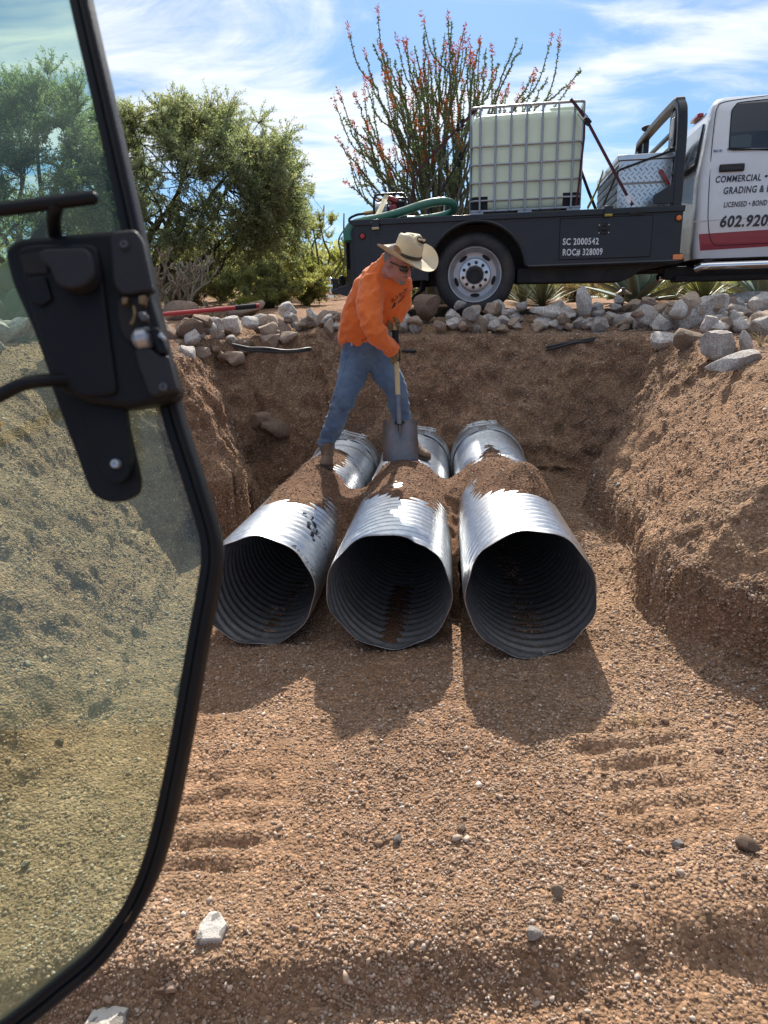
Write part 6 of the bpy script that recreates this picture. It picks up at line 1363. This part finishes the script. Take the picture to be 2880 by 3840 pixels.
def shrub(name, px, Y, top, w, n, leafL, cols, label, cat, group, seed, stems=14, upw=1.0):
    w = w*1.3; top = top-12; n = int(n*4.0); leafL *= 1.15; rng = np.random.default_rng(seed); b = np.array(gbase(px, Y)); H = float(aY(px, top, Y)[2]-b[2]); R_ = w/FPX*Y*.96
    root = empty(name, b, label, cat, group); B = MB(); LP, LD = [], []
    for i in range(stems):
        a = 2*pi*i/stems+rng.uniform(-.3, .3); o = rng.uniform(.15, 1.0); e = np.array([cos(a)*R_*o, sin(a)*R_*o*.9, H*rng.uniform(.55, 1.0)*(1-.35*o*o)])
        P = smooth_path([np.array([0, 0, -.03]), e*np.array([.35, .35, .5])+rng.normal(0, .04, 3), e], 5); B.tube(P, list(np.linspace(.012, .003, len(P))), 4, cap=False)
        m = max(n//stems//9, 1)
        for k in range(9):
            t = rng.uniform(.25, 1); c = P[int(t*(len(P)-1))]; d = unit(rv(1, rng)[0]+np.array([e[0], e[1], 0])*.4+np.array([0, 0, .6*upw])); l = rng.uniform(.12, .34)*max(H, .5); q = c+d*l; B.tube([c, (c+q)/2+rng.normal(0, .015, 3), q], [.004, .003, .0015], 3, cap=False)
            tt = rng.uniform(.05, 1, m)[:, None]; LP.append(c+(q-c)*tt+rng.normal(0, .02, (m, 3))); LD.append(d*.6+rv(m, rng)*.8)
    LP = np.concatenate(LP); LD = np.concatenate(LD); k = len(LP); LP[:, 2] = np.maximum(LP[:, 2], .01); cols_ = np.array(cols); cl = np.clip(.5+.8*fbm(LP*4+seed, 3, seed), 0, 1); C = cols_[np.clip((cl*len(cols_)+rng.normal(0, .6, k)).astype(int), 0, len(cols_)-1)]*rng.uniform(.75, 1.25, (k, 1))
    V, F, CC = quads(LP, LD, rv(k, rng), leafL*rng.uniform(.6, 1.3, k), leafL*.36*rng.uniform(.7, 1.3, k), C, name)
    B.build('stem', M['bark'], root, smooth=180, fix=False); link('foliage', np_mesh('foliage', V, F, False, CC), M['leaf'], root); return root
CRE = [(.23, .24, .115), (.29, .295, .135), (.34, .335, .15), (.25, .25, .125)]; OLV = [(.19, .20, .115), (.23, .235, .13), (.265, .26, .135)]; DRY = [(.24, .20, .10), (.30, .25, .13), (.19, .17, .09)]
G = 'desert shrubs behind the pit'
for px, Y, top, w, n, lf, cols, lb in (
    (1010, 10.6, 985, 190, 9000, .034, CRE, 'wide yellowish creosote bush in the middle, beyond the row of stones'), (1150, 11.6, 1000, 130, 5200, .034, CRE, 'creosote bush just left of the truck\'s hitch'), (830, 13.4, 905, 165, 7000, .04, OLV, 'dark olive shrub under the mesquite\'s low limb'),
    (700, 10.6, 1010, 95, 4200, .028, DRY, 'rounded straw-coloured brittlebush behind the cholla'), (960, 16.5, 900, 170, 6000, .05, OLV, 'far olive shrub seen in the gap under the mesquite'), (640, 15, 900, 150, 5200, .05, CRE, 'yellow-green shrub behind the mesquite trunk'),
    (1085, 19, 925, 170, 5200, .06, OLV, 'distant shrub on the skyline left of the palo verde'), (1330, 17, 930, 150, 4500, .055, PV, 'yellow-green shrub behind the truck\'s tail'), (250, 13.2, 930, 190, 5600, .05, OLV, 'dark shrub behind the latch, seen through the glass'), (-40, 14, 900, 200, 5600, .05, OLV, 'dark shrub at the far left behind the glass'),
    (905, 9.6, 1135, 60, 1100, .026, [(.2, .22, .05), (.26, .26, .06)], 'small bright green weed by the dark end of the red handle'), (1885, 12.0, 1075, 110, 2600, .03, DRY, 'dry tan bush behind the rear wheel'), (2170, 11.6, 1070, 100, 2400, .03, [(.16, .11, .08), (.22, .16, .11)], 'brown leafless bush between the sotol and the agave'), (1600, 11.4, 1060, 150, 2600, .035, [(.10, .13, .045), (.16, .17, .06)], 'green scrub seen below the truck behind the worker'),
    (2520, 13.2, 1050, 150, 3400, .035, [(.16, .17, .06), (.22, .22, .08)], 'pale green scrub behind the agave and yucca'), (2790, 12.4, 1040, 130, 3200, .03, [(.18, .2, .12), (.25, .27, .17)], 'grey-green sage bush at the right edge behind the stones'), (2000, 16, 1060, 200, 3600, .05, OLV, 'far dark shrub under the middle of the truck'), (1700, 15.5, 1050, 170, 3200, .045, OLV, 'far dark shrub beyond the rear wheel'), (2350, 17, 1040, 220, 3600, .05, CRE, 'far yellowish shrub behind the big agave'), (2900, 17, 1030, 240, 3600, .05, OLV, 'far dark shrub at the right edge of the yard')):
    shrub('desert_shrub', px, Y, top, w, n, lf, cols, lb, 'shrub', G, int(px+3000+Y*10))
# a belt of far brush that closes the yard
def far_brush():
    rng = np.random.default_rng(77); P = []; n = 52000
    x = rng.uniform(-34, 40, n); y = rng.uniform(24, 34, n); z0 = np.array([ground_at(a, b) for a, b in zip(x, y)]); hh = (1.1+1.2*np.clip(.5+fbm(np.stack([x*.35, y*.35, x*0], -1), 3, 5), 0, 1))*(.6+.4*(y-24)/10)
    P = np.stack([x, y, z0+hh*rng.uniform(0, 1, n)**.8], -1); C = np.array(OLV+CRE)[rng.integers(0, 7, n)]*rng.uniform(.7, 1.3, (n, 1)); V, F, CC = quads(P, rv(n, rng)+np.array([0, 0, .5]), rv(n, rng), rng.uniform(.12, .3, n), rng.uniform(.06, .14, n), C, 'b')
    tag(link('far_brush', np_mesh('far_brush', V, F, False, CC), M['leaf']), 'belt of olive desert brush closing the far side of the yard', 'brush', kind='stuff')
far_brush()
# ocotillo behind the truck
def ocotillo():
    rng = np.random.default_rng(12); b = np.array(gbase(1640, 10.6)); root = empty('ocotillo', b, 'tall many-stemmed ocotillo with red-orange flower tips behind the truck bed', 'ocotillo')
    tips = [(1290, 440), (1283, 545), (1395, 320), (1400, 165), (1430, 185), (1372, 215), (1480, 225), (1520, 190), (1555, 175), (1590, 122), (1625, 148), (1668, 130), (1692, 82), (1738, 128), (1798, 150), (1822, 190), (1762, 245), (1872, 238), (1938, 145), (1960, 165), (1992, 290), (2055, 288), (2072, 352), (2178, 262), (1580, 300), (1502, 330), (1652, 262), (1712, 300), (1462, 352), (1545, 380), (1902, 330), (1842, 300), (1622, 345), (1352, 640), (1318, 700), (1420, 560), (1700, 420), (1780, 380), (2130, 330), (1480, 480), (1600, 470), (1360, 480), (1410, 640), (1450, 430), (1520, 560), (1570, 520), (1640, 520), (1680, 480), (1730, 360), (1760, 520), (1560, 430), (1505, 260), (1610, 240), (1695, 200), (1440, 270), (1340, 380), (1330, 500), (1380, 430), (1460, 300), (1550, 250), (1570, 350), (1630, 430), (1690, 340), (1740, 440), (1780, 300), (1860, 380), (1930, 400), (1500, 640), (1600, 620), (1700, 600)]
    CANEC, LEAFC, FLC = np.array((.17, .145, .11)), np.array([(.19, .28, .10), (.24, .33, .12), (.14, .22, .08)]), np.array([(.55, .095, .012), (.62, .15, .02), (.42, .06, .012)])
    for i, (px, py) in enumerate(tips):
        Y = 10.6+rng.uniform(-.7, .7); e = aY(px, py, Y)-b; f = np.array([rng.normal(0, .10), rng.normal(0, .10), 0])
        m = e*np.array([.30, .30, .48])+f+rng.normal(0, .05, 3); m2 = e*np.array([.68, .68, .76])+rng.normal(0, .06, 3)
        P = smooth_path([f, m, m2, e], 8); P[1:-1] += rng.normal(0, .012, (len(P)-2, 3)); R_ = np.linspace(.024, .006, len(P)); B = MB(); B.tube(P, list(R_), 6)
        paths = [P]
        for s in range(rng.integers(1, 4)):
            j = rng.integers(int(len(P)*.30), int(len(P)*.8)); d = unit(P[j+1]-P[j]); q = unit(d+rv(1, rng)[0]*.55); l = rng.uniform(.4, .9); Q = smooth_path([P[j], P[j]+q*l*.5, P[j]+unit(q+np.array([0, 0, .5]))*l], 5); B.tube(Q, list(np.linspace(.010, .005, len(Q))), 5); paths.append(Q)
        nv = len(B.v); Vc = np.tile(CANEC, (nv, 1))*rng.uniform(.7, 1.3, (nv, 1)); LP, LD = [], []
        for Q in paths:
            L_ = np.linalg.norm(np.diff(Q, axis=0), axis=1).sum(); k = int(L_*125); t = rng.uniform(.10, 1, k)*(len(Q)-1); i0 = np.minimum(t.astype(int), len(Q)-2); LP.append(Q[i0]+(Q[i0+1]-Q[i0])*(t-i0)[:, None]); d = unit(Q[-1]-Q[0]); LD.append(rv(k, rng)+d*.5)
        LP = np.concatenate(LP); LD = np.concatenate(LD); k = len(LP); V, F, CC = quads(LP, LD, rv(k, rng), rng.uniform(.024, .046, k), rng.uniform(.012, .022, k), LEAFC[rng.integers(0, 3, k)]*rng.uniform(.7, 1.2, (k, 1)), 'c')
        allV = np.concatenate([np.array(B.v), V]); me = bpy.data.meshes.new('cane'); me.from_pydata([tuple(v) for v in allV], [], list(B.f)+[tuple(f_+nv) for f_ in F]); at = me.color_attributes.new('Col', 'FLOAT_COLOR', 'POINT'); c4 = np.ones((len(allV), 4), np.float32); c4[:, :3] = np.concatenate([Vc, CC]); at.data.foreach_set('color', c4.ravel()); me.update()
        cn = link('cane', me, M['cane'], root)
        spots = []
        if rng.random() < .30: spots.append((P[-1], unit(P[-1]-P[-3])))
        for Q in paths[1:]:
            if rng.random() < .85: spots.append((Q[-1], unit(Q[-1]-Q[-2])))
        for c, d in spots:
            k = 34; t = rng.uniform(-.03, .13, k); PP_ = c+d*t[:, None]+rv(k, rng)*.010; V, F, CC = quads(PP_, rv(k, rng)*.9+d*.35, rv(k, rng), rng.uniform(.03, .06, k), rng.uniform(.009, .018, k), FLC[rng.integers(0, 3, k)]*rng.uniform(.7, 1.2, (k, 1)), 'f'); link('flower_cluster', np_mesh('flower_cluster', V, F, False, CC), M['petal'], cn)
ocotillo()
# rosettes: agaves (broad) and sotol / yucca (thin)
def rosette(name, px, Y, n, L_, w, thick, cols, label, cat, seed, lo=5, hi=80, curl=.2, mat_='succulent'):
    rng = np.random.default_rng(seed); b = np.array(gbase(px, Y)); V, F, C = [], [], []; cols = np.array(cols)
    for i in range(n):
        a = i*2.399+rng.uniform(-.2, .2); el = radians(lo+(hi-lo)*((i+.5)/n)**.8+rng.uniform(-6, 6)); l = L_*rng.uniform(.8, 1.05)*(1-.15*(i/n)); d = np.array([cos(a)*cos(el), sin(a)*cos(el), sin(el)]); s = np.array([-sin(a), cos(a), 0]); u = np.cross(s, d)*-1; u = u if u[2] > 0 else -u; k0 = len(V); c = cols[rng.integers(0, len(cols))]*rng.uniform(.8, 1.2)
        for t in np.linspace(0, 1, 7):
            ww = w*(.62+.9*t-1.0*t*t)*(1-t**6)+.001; p = d*l*t+u*curl*l*(-(t**2)*.35+t*.18); 
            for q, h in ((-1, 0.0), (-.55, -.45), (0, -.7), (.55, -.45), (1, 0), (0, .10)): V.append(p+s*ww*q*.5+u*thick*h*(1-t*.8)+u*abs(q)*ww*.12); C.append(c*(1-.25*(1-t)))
        for r in range(6):
            for k in range(6): F.append((k0+r*6+k, k0+r*6+(k+1) % 6, k0+(r+1)*6+(k+1) % 6, k0+(r+1)*6+k))
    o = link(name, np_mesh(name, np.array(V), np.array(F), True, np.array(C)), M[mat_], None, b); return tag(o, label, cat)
AG = [(.20, .28, .24), (.24, .32, .27), (.17, .24, .20)]
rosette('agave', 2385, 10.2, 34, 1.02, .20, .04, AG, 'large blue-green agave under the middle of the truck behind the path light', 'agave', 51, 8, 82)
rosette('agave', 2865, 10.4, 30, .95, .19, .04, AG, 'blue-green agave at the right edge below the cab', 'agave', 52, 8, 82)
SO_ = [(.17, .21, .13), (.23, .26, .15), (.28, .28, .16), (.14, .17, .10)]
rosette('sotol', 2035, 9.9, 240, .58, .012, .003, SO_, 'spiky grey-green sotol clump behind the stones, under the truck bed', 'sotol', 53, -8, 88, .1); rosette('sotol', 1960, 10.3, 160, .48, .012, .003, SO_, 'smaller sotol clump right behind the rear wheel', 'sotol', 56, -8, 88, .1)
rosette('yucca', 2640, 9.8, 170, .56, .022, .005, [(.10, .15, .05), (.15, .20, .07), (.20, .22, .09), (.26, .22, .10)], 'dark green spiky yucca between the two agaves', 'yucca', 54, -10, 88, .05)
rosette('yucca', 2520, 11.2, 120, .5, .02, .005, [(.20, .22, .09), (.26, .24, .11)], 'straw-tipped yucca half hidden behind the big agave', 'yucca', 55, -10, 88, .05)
# cholla
def cholla():
    rng = np.random.default_rng(3); b = np.array(gbase(665, 9.3)); B = MB(); C = []
    def grow(p, d, l, r, lev):
        q = p+d*l; n0 = len(B.v); P = smooth_path([p, (p+q)/2+rng.normal(0, .012, 3), q], 4); B.tube(P, [r*(1+.12*sin(5*i)) for i in range(len(P))], 6); B.ell(q, (r*1.05,)*3, 6, 4)
        tip = lev >= 3 and rng.random() < .35; col = np.array((.46, .22, .16)) if tip else np.array((.30, .25, .18))*rng.uniform(.7, 1.15); C.extend([np.array((.30, .25, .18))*rng.uniform(.75, 1.1)]*(len(B.v)-n0-10) + [col]*10)
        if lev < 4:
            for _ in range(rng.integers(1, 4) if lev else 2):
                dd = unit(d+rv(1, rng)[0]*.75+np.array([0, 0, .35])); grow(q, dd, l*rng.uniform(.6, .95), r*.86, lev+1)
    for i in range(11):
        a = 2*pi*i/11; grow(np.array([cos(a)*.10, sin(a)*.10, 0]), unit(np.array([cos(a)*rng.uniform(.3, .9), sin(a)*rng.uniform(.3, .9), 1])), rng.uniform(.15, .24), .017, 0)
    for i in range(5): a = rng.uniform(-.6, .6); grow(np.array([.3+.1*i, -.2, 0]), unit(np.array([cos(a), sin(a)*.5, .6])), .09, .012, 2)
    me = bpy.data.meshes.new('cholla'); me.from_pydata(B.v, [], B.f); at = me.color_attributes.new('Col', 'FLOAT_COLOR', 'POINT'); c4 = np.ones((len(B.v), 4), np.float32); CC = np.array(C); c4[:len(CC), :3] = CC[:len(B.v)]; at.data.foreach_set('color', c4.ravel()); me.polygons.foreach_set('use_smooth', np.ones(len(me.polygons), bool)); me.update()
    tag(link('cholla_cactus', me, M['cholla'], None, b), 'grey-brown branching cholla cactus beside the door frame', 'cactus')
cholla()
def prickly(px, Y, s, pads, label, seed):
    rng = np.random.default_rng(seed); b = np.array(gbase(px, Y)); root = empty('prickly_pear', b, label, 'cactus')
    m = mat('prickly_pear_skin', (.13, .17, .085), .6, 0, .2, 14, .002, 60, dirt=(.28, .22, .12), dirtamt=.4)
    for x, z, r, a, t in pads:
        mb = MB(); R_ = rotm('Z', t)@rotm('Y', a); mb.ell(np.array((x, rng.uniform(-.1, .1), z))*s, (r*s*.72, .022, r*s), 18, 12, R_); mb.build('pad', m, root, smooth=180)
prickly(40, 6.6, 1.0, [(-.1, .12, .17, .2, .3), (.10, .16, .18, -.3, -.2), (.0, .38, .15, .1, .5), (.22, .36, .13, .5, .1), (-.2, .36, .14, -.4, .2)], 'prickly pear cactus at the far left, seen through the glass', 4)
prickly(-60, 7.4, 1.2, [(-.1, .15, .18, .2, .3), (.14, .18, .18, -.3, -.2), (.05, .46, .16, .1, .5), (.25, .42, .13, .5, .1)], 'prickly pear cactus standing behind the first, at the glass\'s left edge', 5)
# ------------------------------------------------------------------ small things
M['poly'] = mat('black_poly_tube', (.02, .021, .024), .5, 0, .2, 20, dirt=(.14, .11, .09), dirtamt=.3)
def hose(P, r, label, name='irrigation_tube'):
    mb = MB(); mb.tube(smooth_path(P, 6), r, 8); tag(mb.build(name, M['poly'], None, smooth=60), label, 'irrigation tube')
for k, (dy, sg, lb) in enumerate(((0, 8, 'upper slack black irrigation tube crossing the gully'), (10, 4, 'thin black irrigation tube sagging lowest across the gully'), (4, -4, 'middle black irrigation tube crossing the gully'))):
    hose([aY(872+6*k, 1292+dy, 6.05), aY(930, 1302+dy+sg*.3, 6.0), aY(1000, 1308+dy*.6+sg, 6.0), aY(1070, 1316+dy*.3+sg*.5, 6.02), aY(1145, 1308+dy*.6, 6.08), aY(1165, 1306+dy*.6, 6.2)], .011, lb)
a = ray_ground(1484, 1318, .01); b = ray_ground(1560, 1318, .01); hose([a-np.array([.25, -.1, .02]), a, (a+b)/2, b], .013, 'stub of black irrigation tube sticking out of the far wall behind the shovel')
for k in range(2):
    P = [ray_ground(x, y+k*9, .016) for x, y in ((2048, 1306), (2100, 1294), (2150, 1285-k*5), (2200, 1277-k*2), (2252, 1268-k*4))]; hose(P, .011, ['upper of two black irrigation tubes lying on the far wall below the stones', 'lower of two black irrigation tubes lying on the far wall below the stones'][k])
# red long-handled tool lying on the left heap
M['redbar'] = mat('red_fibreglass', (.42, .025, .03), .35, 0, .1, 20, coat=.3)
t0, t1 = aY(560, 1184, 6.2), aY(972, 1146, 6.55); tl_ = empty('digging_tool', t1, 'red fibreglass tool handle with dark grip lying on the left stone heap', 'tool'); d = unit(t1-t0); TL = np.linalg.norm(t1-t0)
mb = MB(); mb.tube([t0-d*.3-t1, t1-d*.20-t1], .019, 12); mb.build('handle', M['redbar'], tl_); mb = MB(); mb.tube([-d*.215, -d*.03], .0215, 12); mb.build('grip', M['gapdark'], tl_); mb = MB(); mb.tube([-d*.035, d*.0], .020, 12); mb.build('end_cap', M['redbar'], tl_)
# low path light
p = aY(2336, 1100, 9.2); g = np.array([p[0], p[1], ground_at(p[0], p[1])]); pl = empty('path_light', g, 'small path light with a beige mushroom shade in front of the agave', 'path light'); hh = p[2]-g[2]
mb = MB(); mb.tube([(0, 0, -.05), (0, 0, hh)], .014, 8); mb.build('post', M['gapdark'], pl); mb = MB(); mb.lathe([(.105, -.012), (.10, .0), (.05, .03), (.03, .05), (.001, .055)], 24, (0, 0, hh), cap=True); mb.build('shade', mat('beige_shade', (.45, .36, .27), .5), pl, smooth=40); mb = MB(); mb.lathe([(.02, .05), (.028, .062), (.001, .075)], 12, (0, 0, hh)); mb.build('finial', M['gapdark'], pl)
# cactus flower showing at the left edge of the glass
p = ray_ground(6, 1612, .03); fl = empty('cactus_flower', p, 'yellow and orange cactus flower at the left edge of the glass', 'flower'); rng = np.random.default_rng(6); n = 26; a = rng.uniform(0, 6.28, n)
V, F, CC = quads(np.zeros((n, 3))+rng.normal(0, .004, (n, 3)), np.stack([np.cos(a)*.8, np.sin(a)*.8, rng.uniform(.3, 1.3, n)], -1), np.stack([-np.sin(a), np.cos(a), a*0+.1], -1)*0+np.array([0, 0, 1.0]), rng.uniform(.025, .04, n), rng.uniform(.018, .026, n), np.array([(.75, .42, .02), (.70, .25, .02), (.8, .5, .05)])[rng.integers(0, 3, n)], 'f'); link('petal', np_mesh('petal', V, F, False, CC), M['petal'], fl)
mb = MB(); mb.ell((0, 0, -.02), (.014, .014, .03), 12, 8); mb.build('bud', mat('flower_bud', (.25, .10, .03), .6), fl, smooth=180)
# roots torn out of the right bank
M['root'] = mat('dry_root', (.26, .18, .12), .9, 0, .3, 40)
rr = random.Random(5)
RT = [((2330, 2010), (2360, 2070), (2400, 2110), (2405, 2150)), ((2400, 2140), (2440, 2120), (2490, 2080)), ((2520, 2020), (2600, 1990), (2690, 1950), (2760, 1935)), ((2500, 1900), (2580, 1870), (2680, 1880), (2740, 1905)), ((2640, 2560), (2700, 2520), (2780, 2500), (2850, 2490)), ((2700, 2570), (2780, 2550), (2860, 2540)), ((2610, 2520), (2680, 2490), (2790, 2430)), ((2760, 2090), (2820, 2040), (2875, 2000)), ((2520, 2300), (2600, 2270), (2680, 2265)), ((2790, 2180), (2840, 2150), (2880, 2140)), ((2560, 2240), (2620, 2200), (2650, 2150)), ((2450, 2830), (2465, 2900), (2520, 2950), (2580, 2970)), ((2700, 3210), (2760, 3205), (2830, 3190))]
for q in RT:
    P = [ray_ground(x, y, rr.uniform(.004, .025)) for x, y in q]; mb = MB(); P = smooth_path(P, 5); P[1:-1] += np.random.default_rng(int(q[0][0])).normal(0, .004, (len(P)-2, 3)); mb.tube(P, list(np.linspace(.0035, .0015, len(P))), 5); tag(mb.build('root', M['root'], None, smooth=60), 'thin dry root sticking out of the right bank', 'root', 'dry roots in the right bank')
tw = [ray_ground(x, y, .006) for x, y in ((1290, 3640), (1300, 3690), (1280, 3740), (1330, 3770))]; mb = MB(); mb.tube(smooth_path(tw, 5), .0022, 5); tag(mb.build('twig', M['root'], None, smooth=60), 'bent twig lying on the dark lip of gravel near the bottom', 'twig')
# dry grass tufts among the stones
def tuft(px, py, n, l, label, seed):
    rng = np.random.default_rng(seed); p = ray_ground(px, py); B = MB()
    for i in range(n):
        a = rng.uniform(0, 6.28); d = np.array([cos(a)*.6, sin(a)*.6, 1.0])*l*rng.uniform(.5, 1); B.tube([(0, 0, 0), d*.5+rng.normal(0, .006, 3), d+np.array([cos(a), sin(a), -.3])*l*.3], [.0016, .0013, .0006], 3, cap=False)
    tag(B.build('grass_tuft', mat('straw_grass', (.42, .33, .18), .9) if 'straw_grass' not in bpy.data.materials else bpy.data.materials['straw_grass'], None, smooth=180, fix=False, origin=None), label, 'grass tuft').location = Vector(p)
for px, py, n, l, lb, sd in ((1700, 1165, 16, .14, 'dry grass tuft at the rear tyre\'s foot', 1), (2850, 1300, 22, .16, 'straw-coloured grass tuft among the right-hand stones', 2), (2580, 1390, 16, .10, 'dry grass tuft on the upper right bank', 3), (2380, 2720, 12, .05, 'small dry weed on the gravel right of the pipe shadow', 4), (1640, 1180, 12, .12, 'dry grass tuft between the brown boulder and the tyre', 5)): tuft(px, py, n, l, lb, sd)
